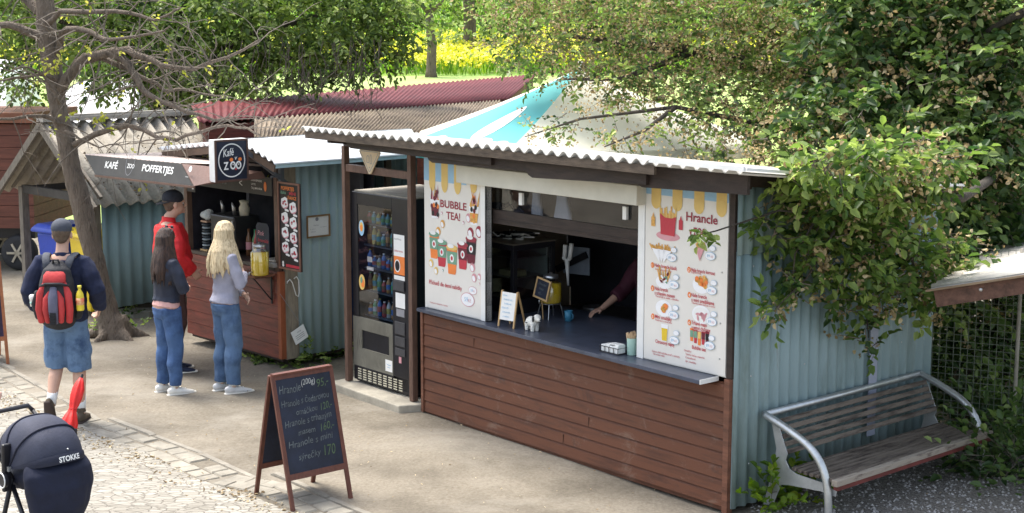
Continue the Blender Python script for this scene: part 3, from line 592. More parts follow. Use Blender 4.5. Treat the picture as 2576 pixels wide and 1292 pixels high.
dust(brn2,(.24,.185,.145),3.2,.56,.74,(1,1,1.6),.6); dust(brn2,(.045,.022,.018),2,.56,.68,(1.5,1,3),.6,5); mb.build('front_panel',brn2,kr)
mb=MB()
for zz,xx in ((.141,1.9),(.343,2.2),(.747,.75)): mb.box(xx,xx+.002,-.0275,-.02,zz,zz+.075)
mb.build('butt_joints',M('dark_joint',(.06,.03,.02),.9,.1),kr)  # thin dark strips mark the butt joints of the front boards
mb=MB(); mb.box(-.005,.028,-.034,.02,.03,.955); mb.build('corner_batten',brnwood,kr); mb=MB(); mb.box(KW-.058,KW-.008,-.036,.02,.0,.99); mb.build('corner_batten',brnwood,kr)
mb=MB(); mb.box(KW-.055,KW-.004,-.02,.05,.992,2.36); mb.build('corner_post',dkwood,kr); mb=MB(); mb.box(0,.03,.02,.06,.95,2.36); mb.build('corner_post',dkwood,kr)
# counter
mb=MB(); a=[(0.0,-.075),(3.53,-.2),(3.53,.004),(3.0,.75),(0.06,.75),(0.0,.004)]
a=[(0.0,-.08),(3.53,-.2),(3.53,.0),(2.9,.001),(2.9,.98),(.05,.98),(.05,.001),(0,0)]
mb.ring([[(x,y,.958) for x,y in a],[(x,y,.988) for x,y in a]]); mb.build('worktop',slate,kr,bevel=.003)
mb=MB(); mb.hexa([(3.531,-.195,.957),(3.539,-.195,.957),(3.539,0,.957),(3.531,0,.957),(3.531,-.195,.99),(3.539,-.195,.99),(3.539,0,.99),(3.531,0,.99)]); mb.build('worktop_end_cap',wht,kr)
# wall around window
x1,x2=.83,2.78; xo1,xo2=.905,2.71
mb=MB(); mb.box(.02,x1,.004,.03,.99,2.42); mb.box(x2,KW-.06,.004,.03,.99,2.42); mb.box(x1,x2,.02,.05,2.19,2.42); mb.build('front_wall_panel',wht,kr)
mb=MB(); mb.box(x1,xo1,-.012,.05,.989,2.19); mb.build('window_frame',wht,kr,bevel=.004); mb=MB(); mb.box(xo2,x2,-.012,.05,.989,2.19); mb.build('window_frame',wht,kr,bevel=.004)
mb=MB(); mb.box(.62,2.79,-.11,.018,2.165,2.315); mb.build('shutter_box',beige,kr,bevel=.006)
mb=MB(); mb.box(xo1-.012,xo1,-.014,.055,.99,2.18); mb.box(xo1,xo2,.03,.055,2.14,2.164); mb.build('window_seal',black,kr)
zr1=K.on(1230,526,.06).z; zr0=K.on(1230,560,.06).z
mb=MB(); mb.box(xo1+.005,xo2-.005,.06,.10,zr0,zr1); mb.box(xo1+.005,xo2-.005,.055,.06,zr0+.03,zr0+.04); mb.build('window_rail',dkwood,kr)
mb=MB(); mb.box(xo1+.005,xo2-.005,.075,.082,zr1,2.17); mb.build('window_pane',dkglass,kr)
for px in (1310,1572):
    x=K.on(px,500,.05).x; mb=MB(); mb.box(x-.02,x+.02,.045,.07,2.02,2.12); mb.build('window_clip',paper,kr)
# sides, back
def cwall(root,name,O,U,zh,mat,per=.11,amp=.014,N=None,rows=1): 
    mb=MB(); mb.corr(O,U,(0,0,zh),per,amp,N,rows=rows); return mb.build(name,mat,root,True)
side=bluesheet
cwall(kr,'side_wall',(KW,.0,.03),(0,KD,0),1.88,side,.112,.015,(1,0,0))
mb=MB(); mb.corrq((KW+.008,0,1.885),(KW+.008,KD,1.885),(KW+.008,KD,2.19),(KW+.008,0,2.475),KD/.112,.015,(1,0,0)); mb.build('side_wall_upper',side,kr,True)
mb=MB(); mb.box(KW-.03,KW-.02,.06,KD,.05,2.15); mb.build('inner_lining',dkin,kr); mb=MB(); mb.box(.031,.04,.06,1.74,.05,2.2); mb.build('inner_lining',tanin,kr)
mb=MB(); y0=K.onx(2190,900,KW).y; mb.box(KW+.022,KW+.03,y0-.05,y0+.05,.3,1.45); mb.build('joint_strip',M('lilac_sheet',(.30,.33,.42),.5,.08),kr)
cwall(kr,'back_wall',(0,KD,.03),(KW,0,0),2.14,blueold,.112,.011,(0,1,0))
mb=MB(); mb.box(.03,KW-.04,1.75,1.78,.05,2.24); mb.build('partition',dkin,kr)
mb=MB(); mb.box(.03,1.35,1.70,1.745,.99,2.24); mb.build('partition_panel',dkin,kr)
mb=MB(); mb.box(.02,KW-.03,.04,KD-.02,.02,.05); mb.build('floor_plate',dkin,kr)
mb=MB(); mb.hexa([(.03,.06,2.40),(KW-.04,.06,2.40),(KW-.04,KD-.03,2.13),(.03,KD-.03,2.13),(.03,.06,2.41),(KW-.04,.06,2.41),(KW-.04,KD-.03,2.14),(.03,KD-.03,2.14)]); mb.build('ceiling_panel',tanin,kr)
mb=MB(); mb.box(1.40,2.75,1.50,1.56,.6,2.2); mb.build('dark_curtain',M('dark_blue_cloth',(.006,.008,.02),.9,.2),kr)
mb=MB()
for zz in(.35,1.0,1.8,2.1):
    for k in range(4): mb.lathe((KW+.03,.15+.6*k,zz),[(.007,0),(.005,.004)],8,(1,0,0))
mb.build('screw_heads',steel,kr)
# vending recess
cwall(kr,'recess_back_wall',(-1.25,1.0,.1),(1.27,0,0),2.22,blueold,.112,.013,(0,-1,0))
cwall(kr,'recess_side_wall',(-.27,.30,.20),(.27,-.16,0),2.08,M('blue_green_sheet',(.17,.27,.27),.5,.15,2,.1),.10,.012,(0,-1,0))  # recess side sheet in its own blue-green colour
mb=MB(); mb.box(-.25,0,.32,.36,.0,.3); mb.build('recess_footing',dkwood,kr)
mb=MB(); pl=K.on(875,960,0).x
mb.box(-1.235,-1.185,-.03,.03,.09,2.36); mb.build('roof_post',rustpost,kr,bevel=.004)
mb=MB(); mb.box(-.19,-.135,-.03,.03,.09,2.36); mb.build('roof_post',rustpost,kr,bevel=.004)
mb=MB(); zc=K.on(950,432,0).z; mb.box(-1.185,-.19,-.02,.02,zc-.035,zc+.035); mb.build('cross_bar',rustpost,kr,bevel=.004)
# roof: corrugated sheet falling to the back
rz0=2.545
mb=MB(); xl,xr=-1.25,4.12; xrb=3.82; yb=KD+.12; RS=.112; zb_=rz0-RS*(yb+.46)
mb.corrq((xl,-.46,rz0),(xr,-.46,rz0),(xrb,yb,zb_),(xl,yb,zb_),(xr-xl)/.128,.021,(0,0,1),.009,8)
mb.build('roof_sheet',[roofedge],kr,True)
mb=MB(); mb.box(xl+.05,3.3,-.45,-.425,2.455,2.52); mb.build('eave_strip',M('eave_strip_brown',(.10,.075,.055),.8,.35,5,.5,40,st=(1,4,4)),kr)
mb=MB(); mb.bar((3.28,-.475,rz0+.014),(xr+.03,-.475,rz0+.014),.02,.032); mb.build('edge_flashing',wht,kr); mb=MB(); mb.bar((xr+.01,-.46,rz0+.012),(xrb+.01,yb,zb_+.012),.05,.02); mb.build('roof_verge',wht,kr)
# fascia boards (overlapping, rounded lower left corner)
bs=[(-1.22,-.02,2.47,2.30),(-.02,1.28,2.47,2.31),(1.24,2.62,2.47,2.28),(2.58,4.02,2.47,2.28)]
px=[(862,1232),(1075,1345),(1325,1610),(1600,1880)]
fq=[((882,374),(1073,398),(1235,410)),((1087,410),(1321,431),(1350,436)),((1339,448),(1612,464),(1625,465)),((1615,472),(1840,487),(1885,489))]
for i,(a,b,e) in enumerate(fq):
    yy=-.36+.03*(i%2); p=K.on(*a,yy); q=K.on(*b,yy); xe=K.on(*e,yy).x if i<3 else 4.05; x0=p.x-.08; zt=2.50; z0=p.z; z1=q.z
    mb=MB(); prof=[(x0,zt),(x0,z0+.06),(x0+.03,z0+.02),(x0+.08,z0),(xe,z1),(xe,zt)]
    mb.ring([[(x,yy,zz) for x,zz in prof],[(x,yy+.028,zz) for x,zz in prof]]); mb.build('fascia_board',dkwood,kr)
for x in (-1.0,-.1,.9,1.9,2.9,3.75):
    mb=MB(); mb.bar((x,-.32,2.455),(x,KD-.05,2.455-RS*(KD+.27)),.05,.08); mb.build('rafter',dkwood,kr)
mb=MB(); mb.box(-1.2,KW+.1,-.03,.03,2.36,2.40) ; mb.build('wall_plate',dkwood,kr)
# concrete pad
mb=MB(); pts=[(-1.32,-.16),(-.12,-.2),(.0,.05),(0,1.0),(-1.4,1.0)]
mb.ring([[tuple(K.w(x,y,zz)) for x,y in pts] for zz in (-.02,.085)]); o=mb.build('concrete_pad',M('old_concrete',(.36,.33,.27),.95,.2,5,.6,40),None,bevel=.012); tag(o,kind='structure')
mb=MB(); pts=[(-1.0,-.34),(-.25,-.42),(-.12,-.2),(-1.32,-.16)]
# ----- posters
def canvas(root,name,mats): 
    mb=MB(); return mb
def poster(name,label,x0,x1,z0,z1):
    t=thing(name,label,'poster',tuple(K.w(x0,-.003,z0)),K.ang); mb=MB(); mb.box(0,x1-x0,-.004,0,0,z1-z0); mb.build('board',cream,t)
    return t
PM=[redink,darkred,yel,blu,gold,orange,pink,green,maroon,paper,plate,greyink,black,lemon]
RI,DR,YE,BL,GO,OR,PI,GN,MA,PA,PL,GY,BK,LE=range(14)
def art(t,x0,z0):
    mb=MB(); cv=Cv(mb,(0,-.0045,0),(1,0,0),(0,0,1))
    def q(px,py): p=K.on(px,py,-.008); return (p.x-x0,p.z-z0)
    return mb,cv,q
P1=poster('bubble_tea_poster','cream poster reading BUBBLE TEA! with five coloured cups, left of the window',.035,.83,1.0,2.335); X0,Z0=.035,1.0
def Z1(x,y): return (1051+x*.3647,362.4+y*.3647)
mb,cv,q=art(P1,X0,Z0)
W1=.795
k=0; u=0
top=1.335
for i,(a,b) in enumerate([(0,.075),(.075,.165),(.165,.25),(.25,.345),(.345,.43),(.43,.53),(.53,.60)]):
    c=BL if i%2==0 else YE
    cv.rect(a,b,top-.20,top-.002,c,1)
    if c==YE: cv.disc((a+b)/2,top-.2,(b-a)/2,.09,YE,2)
cv.disc(.70,top-.2,.045,.06,YE,2)
mb.build('awning_print',PM,P1)
mb,cv,q=art(P1,X0,Z0)
u,v=q(1108,521); u2,_=q(1174,531); cv.text('BUBBLE',u,v-.0,.092,DR,2,.018,0,u2-u)
u,v=q(1123,551); u2,_=q(1158,553); cv.text('TEA!',u,v,.092,DR,2,.018,0,u2-u)
u,v=q(1080,714); u2,_=q(1162,714); cv.text('Příchutě dle denní nabídky',u,v,.052,RI,2,.012,0,u2-u)
u,v=q(1082,762); cv.text('Podrobnosti o alergenech na vyžádání',u,v,.018,RI,2,0,0,.26)
mb.build('lettering',PM,P1)
def cup(t,u,v,w,h,c1,c2,c3,name='printed_cup'):
    mb=MB(); cv=Cv(mb,(0,-.0045,0),(1,0,0),(0,0,1)); 
    cv.poly([(u-w*.36,v),(u-w*.28,v-.0),(u+w*.28,v),(u+w*.36,v+.02),(u+w*.5,v+h),(u-w*.5,v+h),(u-w*.38,v+.02)],c1,2)
    cv.poly([(u-w*.42,v+h*.38),(u+w*.42,v+h*.38),(u+w*.48,v+h*.85),(u-w*.48,v+h*.85)],c2,3)
    cv.disc(u,v+h*.6,w*.2,w*.24,PA,4); cv.disc(u,v+h*.6,w*.1,w*.13,RI,5); cv.disc(u,v+h,w*.54,.025,c3,4); cv.disc(u-w*.1,v+h+.012,w*.3,.018,PA,5)
    mb.build(name,PM,t)
for x,y,c in [(115,790,(OR,GN,GN)),(168,847,(RI,GN,GN)),(238,900,(OR,GN,YE)),(312,866,(RI,MA,DR)),(370,828,(MA,BK,DR))]:
    px,py=Z1(x,y); u,v=q(px,py); cup(P1,u,v,.14 if x!=238 else .15,.215 if x!=238 else .235,*c)
def splash(t,u,v,h,c):
    mb=MB(); cv=Cv(mb,(0,-.0045,0),(1,0,0),(0,0,1)); 
    cv.poly([(u-.045,v),(u+.045,v),(u+.07,v+h*.62),(u-.07,v+h*.62)],PL,2); cv.poly([(u-.045,v+.02),(u+.045,v+.02),(u+.06,v+h*.35),(u-.055,v+h*.35)],c,3)
    for k in range(9): cv.disc(u+rk.uniform(-.045,.045),v+rk.uniform(.03,h*.8),.018,.022,[BK,c,OR,MA][k%4],4,10)
    for k in range(6): a=rk.uniform(-.8,.8); cv.poly([(u+.02*k-.06,v+h*.55),(u+.02*k-.035,v+h*.55),(u+.02*k-.05+a*.09,v+h*rk.uniform(.8,1.12))],[c,PI,GO][k%3],3)
    mb.build('printed_splash_cup',PM,t)
px,py=Z1(110,512); u,v=q(px,py); splash(P1,u+.02,v,.30,MA); px,py=Z1(388,560); u,v=q(px,py); splash(P1,u,v,.29,GO)
mb,cv,q=art(P1,X0,Z0)
for x,y,r,c in [(172,553,.032,GO),(142,603,.034,GO),(365,615,.042,DR),(423,608,.045,DR),(315,545,.014,PI),(350,512,.035,PI),(137,497,.02,PI),(166,478,.012,PI),(93,823,.032,YE),(127,875,.03,YE),(378,853,.036,PI),(390,925,.034,PI),(436,920,.025,PI),(436,968,.01,PI),(174,873,.01,GN)]:
    px,py=Z1(x,y); u,v=q(px,py); u=min(u,.775); 
    cv.disc(u,v,r,r*1.15,c,2); cv.disc(u-r*.15,v-r*.2,r*.6,r*.8,PL,3,12,.5)
for x,y,a,b in [(345,1075,.095,.062),(380,1013,.058,.036)]:
    px,py=Z1(x,y); u,v=q(px,py); cv.disc(u,v,a,b,PI,2,24); cv.disc(u,v,a*.92,b*.9,PL,3,24); cv.text('59',u-a*.45,v-b*.3,b*.9,BL,4); cv.text('Kč',u+a*.1,v-b*.3,b*.6,PI,4,.01)
mb.build('printed_bubbles',PM,P1)
# menu poster
X0,Z0=2.785,1.0; P2=poster('menu_poster','cream chips menu poster with food pictures and prices, right of the window',X0,3.605,Z0,2.335)
def Z2(x,y): return (1558.3+x*.4208,434.9+y*.4208)
mb,cv,q=art(P2,X0,Z0); cv.rect(0,.82,1.335-.085,1.333,BL,1)
for i in range(4): u=.06+.215*i; cv.rect(u,u+.1,1.335-.13,1.334,YE,2); cv.disc(u+.05,1.335-.13,.05,.06,YE,3)
mb.build('awning_print',PM,P2)
mb,cv,q=art(P2,X0,Z0)
def tx(s,x,y,x2,size,c,bold=.01):
    u,v=q(*Z2(x,y)); u2,_=q(*Z2(x2,y)); cv.text(s,u,v,size,c,3,bold,0,u2-u)
tx('Hrancle',400,286,588,.092,DR,.018); tx('v ZOO',418,372,520,.085,DR,.018)
for s,n,x,y,x2 in [('Naše hrancle klasik','1',212,562,345),('Naše hrancle','3',212,700,290),('s trhaným masem','',212,727,332),('Mini smažáky','5',214,868,314),('Naše hrancle kornout','2',430,590,572),('Naše hrancle','4',432,740,524),('s mini smažákama','',432,768,568),('Trhané maso','6',432,905,524),('v jemné chuťovce','',432,932,544),('Citronový nápoj','',216,1016,328),('Bubble tea','',435,1052,517)]:
    tx(s,x,y,x2,.038,RI,.016)
    if n: u,v=q(*Z2(x-14,y)); cv.disc(u,v+.012,.017,.022,OR,2); cv.text(n,u-.006,v,.03,PA,3,.01)
for s,x,y,x2 in [('Kelímek hranolek, kečup',215,580,312),('Tatarka a salát, cibulka',216,742,355),('Podávané s omáčkou',216,884,315),('Do papírového kornoutu',430,600,490),('Tatarka nebo kečup k tomu',432,782,572),('Podávané v misce',434,944,540),
 ('Ceny a další nabídka uvnitř u obsluhy',196,1070,362),('*vše vratné obaly',200,1086,272),('Omáčky',388,1066,432),('Tatarka, kečup, majonéza',396,1088,510),('Česneková',396,1108,456),('Sýr, smažáky',396,1130,460)]: tx(s,x,y,x2,.02,RI,.004)
mb.build('lettering',PM,P2)
def food(kind,x,y,s=1):
    mb=MB(); cv=Cv(mb,(0,-.0045,0),(1,0,0),(0,0,1)); 
    _,_,q=art(P2,X0,Z0); u,v=q(*Z2(x,y)); r=random.Random(x*7+y)
    if kind in('cone','cones'):
        for du,ro in ((0,0),) if kind=='cone' else ((-.06,.25),(.0,0),(.06,-.3)):
            for k in range(9): a=du+r.uniform(-.035,.035); cv.line([(u+a,v+.0),(u+a*1.4+r.uniform(-.01,.01),v+r.uniform(.03,.06))],.012,GO,2+k%3)
            cv.poly([(u+du-.042,v+.015),(u+du+.042,v+.01),(u+du*.3,v-.085)],PI if kind=='cone' else PL,6)
    elif kind=='bowl':
        cv.disc(u,v-.01,.085,.062,PL,2,20); cv.disc(u,v-.006,.07,.045,GY,3,20) if 0 else None
        for k in range(16): cv.disc(u+r.uniform(-.055,.055),v+r.uniform(-.025,.05),.02,.017,[GO,GO,OR][k%3],4+k%3,9,r.random()*3)
    elif kind=='mix':
        cv.disc(u,v-.03,.085,.05,PL,2,20)
        for k in range(14): a=r.uniform(-.07,.07); cv.line([(u+a*.6,v-.02),(u+a,v+r.uniform(.02,.09))],.012,GO,3+k%2)
        for k in range(9): cv.disc(u+r.uniform(-.05,.05),v+r.uniform(-.03,.04),.018,.009,[GN,PL,MA][k%3],6+k%3,8,r.random()*3)
    elif kind=='meat':
        cv.disc(u,v,.09,.068,PL,2,20); cv.disc(u,v,.075,.055,PA,3,20)
        for k in range(12): cv.disc(u+r.uniform(-.045,.045),v+r.uniform(-.03,.02),.022,.009,PI,4+k%3,8,r.random()*3)
    elif kind=='nug':
        cv.disc(u,v,.085,.062,PL,2,20)
        for k in range(9): cv.disc(u+r.uniform(-.04,.04),v+r.uniform(-.025,.025),.022,.017,OR if k%2 else GO,4+k%3,9)
    elif kind=='glass':
        cv.poly([(u-.028,v-.06),(u+.028,v-.06),(u+.036,v+.07),(u-.036,v+.07)],PL,2); cv.poly([(u-.025,v-.055),(u+.025,v-.055),(u+.031,v+.04),(u-.031,v+.04)],LE,3)
    elif kind=='cups':
        for k,(c,d) in enumerate([(GN,OR),(GN,RI),(YE,OR),(MA,RI),(BK,MA)]): a=-.075+.038*k; cv.poly([(u+a-.013,v-.05+.01*abs(k-2)),(u+a+.013,v-.05+.01*abs(k-2)),(u+a+.018,v+.05+.008*abs(k-2)),(u+a-.018,v+.05+.008*abs(k-2))],d,2); cv.rect(u+a-.015,u+a+.015,v,v+.05,c,3)
    a,b=u+.105,v-.035; cv.disc(a,b-.0,.05,.03,BL,7,20); cv.disc(a,b,.047,.027,PL,8,20); cv.text('89',a-.03,b-.01,.03,BL,9); cv.text('Kč',a+.006,b-.01,.022,PI,9); cv.disc(a+.02,b+.058,.03,.02,BL,7,16); cv.disc(a+.02,b+.058,.028,.018,PL,8,16)
    mb.build('food_picture',PM,P2)
for k,x,y in [('cones',255,470),('cone',483,460),('mix',268,632),('bowl',490,665),('nug',266,812),('meat',490,850),('glass',270,962),('cups',478,992)]: food(k,x,y)
# plain red chip box with sauce bottles (no face)
mb,cv,q=art(P2,X0,Z0); u,v=q(*Z2(290,380)); cv.disc(u,v-.0,.12,.035,PI,1,24); cv.poly([(u-.07,v+.01),(u+.07,v+.005),(u+.085,v+.15),(u+.04,v+.135),(u-.03,v+.137),(u-.08,v+.165)],RI,5)
for k in range(11): a=-.075+.015*k; cv.line([(u+a,v+.12),(u+a*1.1,v+.195+.03*math.sin(k*1.9+1))],.015,GO if k%2 else YE,3)
for du,c in((-.15,GO),(.13,RI)): cv.rect(u+du-.02,u+du+.02,v+.06,v+.13,c,4); cv.poly([(u+du-.012,v+.13),(u+du+.012,v+.13),(u+du,v+.165)],c,4)
mb.build('chip_box_print',PM,P2)
mb=MB()
for x,z in [(.765,.12),(.77,.75),(.765,.38)]: mb.lathe((x,-.005,z),[(.007,0),(.006,.003)],10,(0,-1,0))
mb.build('screw',steel,P2)
# triangle sign on the recess bar
p=K.on(932,404,-.035); t=thing('triangle_sign','cream triangular sign with bottle symbols hung over the vending machine','sign',tuple(K.w(p.x,-.035,p.z)),K.ang)
mb=MB()
def tri(s,y): return [(-.14*s,y,.065*s),(-.115*s,y,.08*s),(.115*s,y,.08*s),(.14*s,y,.065*s),(.012*s,y,-.105*s),(-.012*s,y,-.105*s)]
tan=M('cream_sign',(.62,.50,.33),.55,.08,8,.1)
mb.ring([tri(1.2,0),tri(1.2,-.012)]); mb.build('board',tan,t)
mb=MB(); cv=Cv(mb,(0,-.0125,0),(1,0,0),(0,0,1)); pts=[(-.12,.06),(-.108,.068),(.108,.068),(.12,.06),(.006,-.085),(-.006,-.085),(-.12,.06)]; cv.line([(a*1.2,b*1.2) for a,b in pts],.006,GY)
cv.line([(-.04,-.02),(-.04,.03),(-.03,.042),(-.015,.042),(-.005,.03),(-.005,-.02),(-.04,-.02)],.006,GY); cv.line([(.012,-.03),(.012,.03),(.018,.052),(.03,.052),(.036,.03),(.036,-.03),(.012,-.03)],.006,GY); cv.disc(0,-.065,.006,.006,GY)
mb.build('symbol',PM,t)
# ----- vending machine
vx0,vx1,vz0,vz1=-1.165,-.235,.095,1.93; VW=vx1-vx0
t=thing('vending_machine','black drinks vending machine with tall glass front under the kiosk roof','vending machine',tuple(K.w(vx0,.06,vz0)),K.ang)
H=vz1-vz0; vmb=M('vending_black',(.013,.013,.017),.35,.2,6,.04); vgr=dust(M('vending_grey',(.15,.145,.12),.42,.22,3,.1),(.30,.28,.23),4,.55,.75,(2,2,.6),.5)
gw=.60*VW; g0=.09; gz0,gz1=.66,1.72
mb=MB(); mb.box(0,VW,.72,.75,0,H); mb.box(0,.03,0,.72,0,H); mb.box(VW-.03,VW,0,.72,0,H); mb.box(.03,VW-.03,0,.72,H-.04,H); mb.box(.03,VW-.03,0,.72,0,.04); mb.box(g0+gw+.02,VW-.03,.0,.7,.04,H-.04); mb.box(.03,g0+gw+.02,.0,.7,.04,.18)
mb.build('body',vmb,t,bevel=.006)
mb=MB(); mb.box(.02,VW+.01,-.01,.76,H+.001,H+.014); mb.build('top_sheet',M('dusty_top',(.33,.30,.25),.9,.2,8,.3),t)
mb=MB(); mb.box(.0,g0,-.03,-.002,gz0-.02,H); mb.box(g0,g0+gw,-.03,-.002,gz1,H); mb.box(g0+gw,VW,-.03,-.002,.16,H); mb.box(0,g0+gw,-.03,-.002,.02,.16); mb.build('door_frame',vmb,t,bevel=.005)
mb=MB(); mb.box(0,g0+gw,-.034,-.002,.161,.34); mb.box(0,g0+.05,-.034,-.002,.34,.52); mb.box(g0+gw-.06,g0+gw,-.034,-.002,.34,.52); mb.box(0,g0+gw,-.034,-.002,.52,gz0-.021); mb.build('lower_panel',vgr,t)
mb=MB(); mb.box(g0+.05,g0+gw-.06,-.018,-.008,.34,.52); mb.build('delivery_flap',black,t); 
mb=MB(); mb.box(g0,g0+gw,-.022,-.016,gz0-.02,gz1); mb.build('glass_door',glass('vending_glass',(.75,.8,.85),.05),t)
mb=MB()
for r in range(2):
    pass
for c in range(9):
    for r in range(5):
        u=.07+c*.083; v=.035+r*.023; mb.box(u,u+.055,-.0335,-.0305,v,v+.011)
mb.build('vent_slots',M('vent_cream',(.55,.52,.40),.5,.1),t)
mb=MB(); cv=Cv(mb,(0,-.0345,0),(1,0,0),(0,0,1))
for k in range(3): u=.06+.03*k; cv.poly([(u,.28+.03*k),(u+.012,.40),(u+.05,.55-.02*k),(u+.022,.42)],BK,1)
cv.rect(g0+gw-.12,g0+gw-.01,.19,.30,PA,1); cv.line([(g0+gw-.10,.26),(g0+gw-.06,.25),(g0+gw-.03,.255)],.006,BL,2); cv.line([(g0+gw-.09,.23),(g0+gw-.04,.228)],.005,BL,2)
mb.build('panel_marks',PM,t)
sh=MB()
for z in (.66,.90,1.12,1.34,1.54): sh.box(g0+.02,g0+gw-.01,.03,.6,z-.012,z)
sh.build('shelf',M('shelf_dark',(.05,.06,.08),.4,.1),t)
mb=MB(); mb.box(g0,g0+gw,.64,.66,.6,gz1); mb.build('cabinet_lining',M('cabinet_navy',(.03,.05,.10),.5,.2),t)
# control column details
cx=g0+gw+.03; cw=VW-cx-.03
mb=MB(); cv=Cv(mb,(0,-.0305,0),(1,0,0),(0,0,1))
cv.rect(cx,cx+cw*.75,1.30,1.50,PA,1); cv.text('cashless',cx+.01,1.45,.03,GY,2,0,0,cw*.5); cv.text('platba kartou',cx+.01,1.34,.03,RI,2,0,0,cw*.6); cv.rect(cx,cx+cw*.75,1.13,1.30,OR,1); cv.disc(cx+cw*.25,1.21,.045,.06,PA,2); cv.disc(cx+cw*.25,1.21,.035,.048,BK,3); cv.rect(cx,cx+cw*.75,1.08,1.12,PA,1)
cv.rect(cx+.02,cx+cw*.75,.82,.96,PA,1); cv.rect(cx+.03,cx+cw*.7,.74,.81,GY,1); cv.rect(cx+.06,cx+.10,.30,.36,PI,1); cv.rect(cx+.04,cx+cw*.7,.61,.64,PA,2)
mb.build('control_labels',PM,t)
mb=MB(); mb.box(cx,cx+cw*.75,-.045,-.031,.98,1.075); mb.box(cx+.01,cx+cw*.75,-.04,-.031,.57,.69); mb.box(cx+.01,cx+cw*.75,-.04,-.031,.46,.55); mb.box(cx+.01,cx+cw*.75,-.04,-.031,.37,.44)
mb.build('coin_panel',M('panel_grey',(.06,.06,.065),.4,.1),t,bevel=.004)
mb=MB(); cv=Cv(mb,(0,-.0225,0),(1,0,0),(0,0,1)); cv.disc(g0+.06,1.50,.045,.075,BL,1); cv.disc(g0+.06,1.51,.03,.045,YE,2); cv.disc(g0+.06,1.50,.018,.03,OR,3)
cv.disc(g0+.055,.98,.05,.075,YE,1); cv.disc(g0+.07,.97,.028,.04,OR,2); cv.disc(g0+.05,1.0,.018,.03,GN,3)
cv.rect(g0+.15,g0+.23,1.19,1.24,GY,1); cv.rect(g0+.14,g0+.25,1.11,1.145,GY,1); cv.text('NAPOJE',g0+.15,1.12,.02,PA,2)
mb.build('glass_stickers',PM,t)
bcol=[(.45,.22,.07),(.09,.30,.13),(.06,.16,.42),(.5,.5,.5),(.40,.06,.06),(.45,.36,.08),(.2,.10,.05),(.12,.32,.36)]
bm_=[M('bottle_%s'%n,c,.15,.05,5,0,spec=.6) for n,c in zip(['amber','green','blue','silver','red','gold','cola','teal'],bcol)]
bn=['amber','green','blue','silver','red','gold','cola brown','teal']
rowz=[.66,.90,1.12,1.34,1.54]; rn_=['bottom','second','middle','fourth','top']
rb=random.Random(2)
for ri,z in enumerate(rowz):
    for c in range(7):
        ci=rb.randrange(8); u=g0+.05+c*(gw-.08)/6.4; h=rb.choice([.11,.15,.17]) if ri<4 else .11
        b=thing('drink_bottle','%s drink on the %s vending shelf, position %d from the left'%(bn[ci],rn_[ri],c+1),'bottle',tuple(K.w(vx0+u,.06+.08,vz0+z+.001)),K.ang,'drinks in the vending machine')
        mb=MB(); mb.lathe((0,0,0),[(.02,0),(.026,.006),(.026,h*.62),(.022,h*.72),(.010,h*.86),(.010,h*.92)],12); mb.build('body',bm_[ci],b,True)
        mb=MB(); mb.lathe((0,0,h*.92),[(.012,0),(.012,h*.08)],10); mb.build('cap',paper if c%2 else bm_[(ci+3)%8],b)
        mb=MB(); mb.lathe((0,0,h*.25),[(.0265,0),(.0268,h*.01),(.0268,h*.3),(.0265,h*.31)],12); mb.build('label_band',bm_[(ci+2)%8],b)
# ----- things on the kiosk worktop
def kt(name,label,cat,px,py,rz=0,z=.989,group=None):
    l=K.loc(px,py,z); return thing(name,label,cat,tuple(K.w(l.x,l.y,z)),K.ang+rz,group),l
t,l=kt('counter_whiteboard','small white A-shaped board with blue handwriting on the worktop','board',1283,822,R(8))
pine=M('pine_wood',(.52,.34,.16),.5,.15,6,.1)
mb=MB(); 
for sx in(-.085,.085):
    mb.bar((sx,-.05,0),(sx,.0,.30),.014,.012); mb.bar((sx,.10,0),(sx,.005,.30),.014,.012)
mb.build('frame',pine,t)
mb=MB(); mb.hexa([(-.078,-.046,.06),(.078,-.046,.06),(.078,-.042,.06),(-.078,-.042,.06),(-.078,-.008,.29),(.078,-.008,.29),(.078,-.004,.29),(-.078,-.004,.29)]); mb.build('board',paper,t)
mb=MB(); U=V((1,0,0)); Vv=V((0,.038,.23)).normalized(); cv=Cv(mb,(-.078,-.047,.06),U,Vv)
for k,s in enumerate(['Dnes','Polévka 65,-','hrášková','Káva 45,-','Limonáda','s mátou']): cv.text(s,.015+.01*(k%3),.20-.035*k,.022,BL,1,.004,.2)
mb.build('handwriting',PM,t)
t,l=kt('plush_sheep','small white plush sheep with black ears on the worktop','plush toy',1338,832,R(-5))
fl=M('white_fleece',(.80,.78,.72),.95,.06,30,1,70)
mb=MB(); mb.ell((0,0,.075),.065,.045,.045); mb.ell((.075,0,.115),.038,.033,.034); mb.ell((.105,-.005,.105),.022,.02,.018)
for sx in(-.04,.04):
    for sy in(-.022,.022): mb.tube([(sx,sy,.07),(sx,sy,.0)],[.02,.017],8)
organic('body',mb,fl,t,.006,2,.002)
for sy in (-1,1):
    mb=MB(); mb.ell((.065,sy*.036,.11),.012,.008,.028); mb.build('ear',black,t,True)
mb=MB(); mb.ell((.128,-.006,.108),.007,.008,.006); mb.build('nose',black,t,True)
mb=MB(); mb.tube([(-.03,-.045,.07),(.0,-.05,.07)],.004,6) ; mb.build('stitched_tag',black,t)
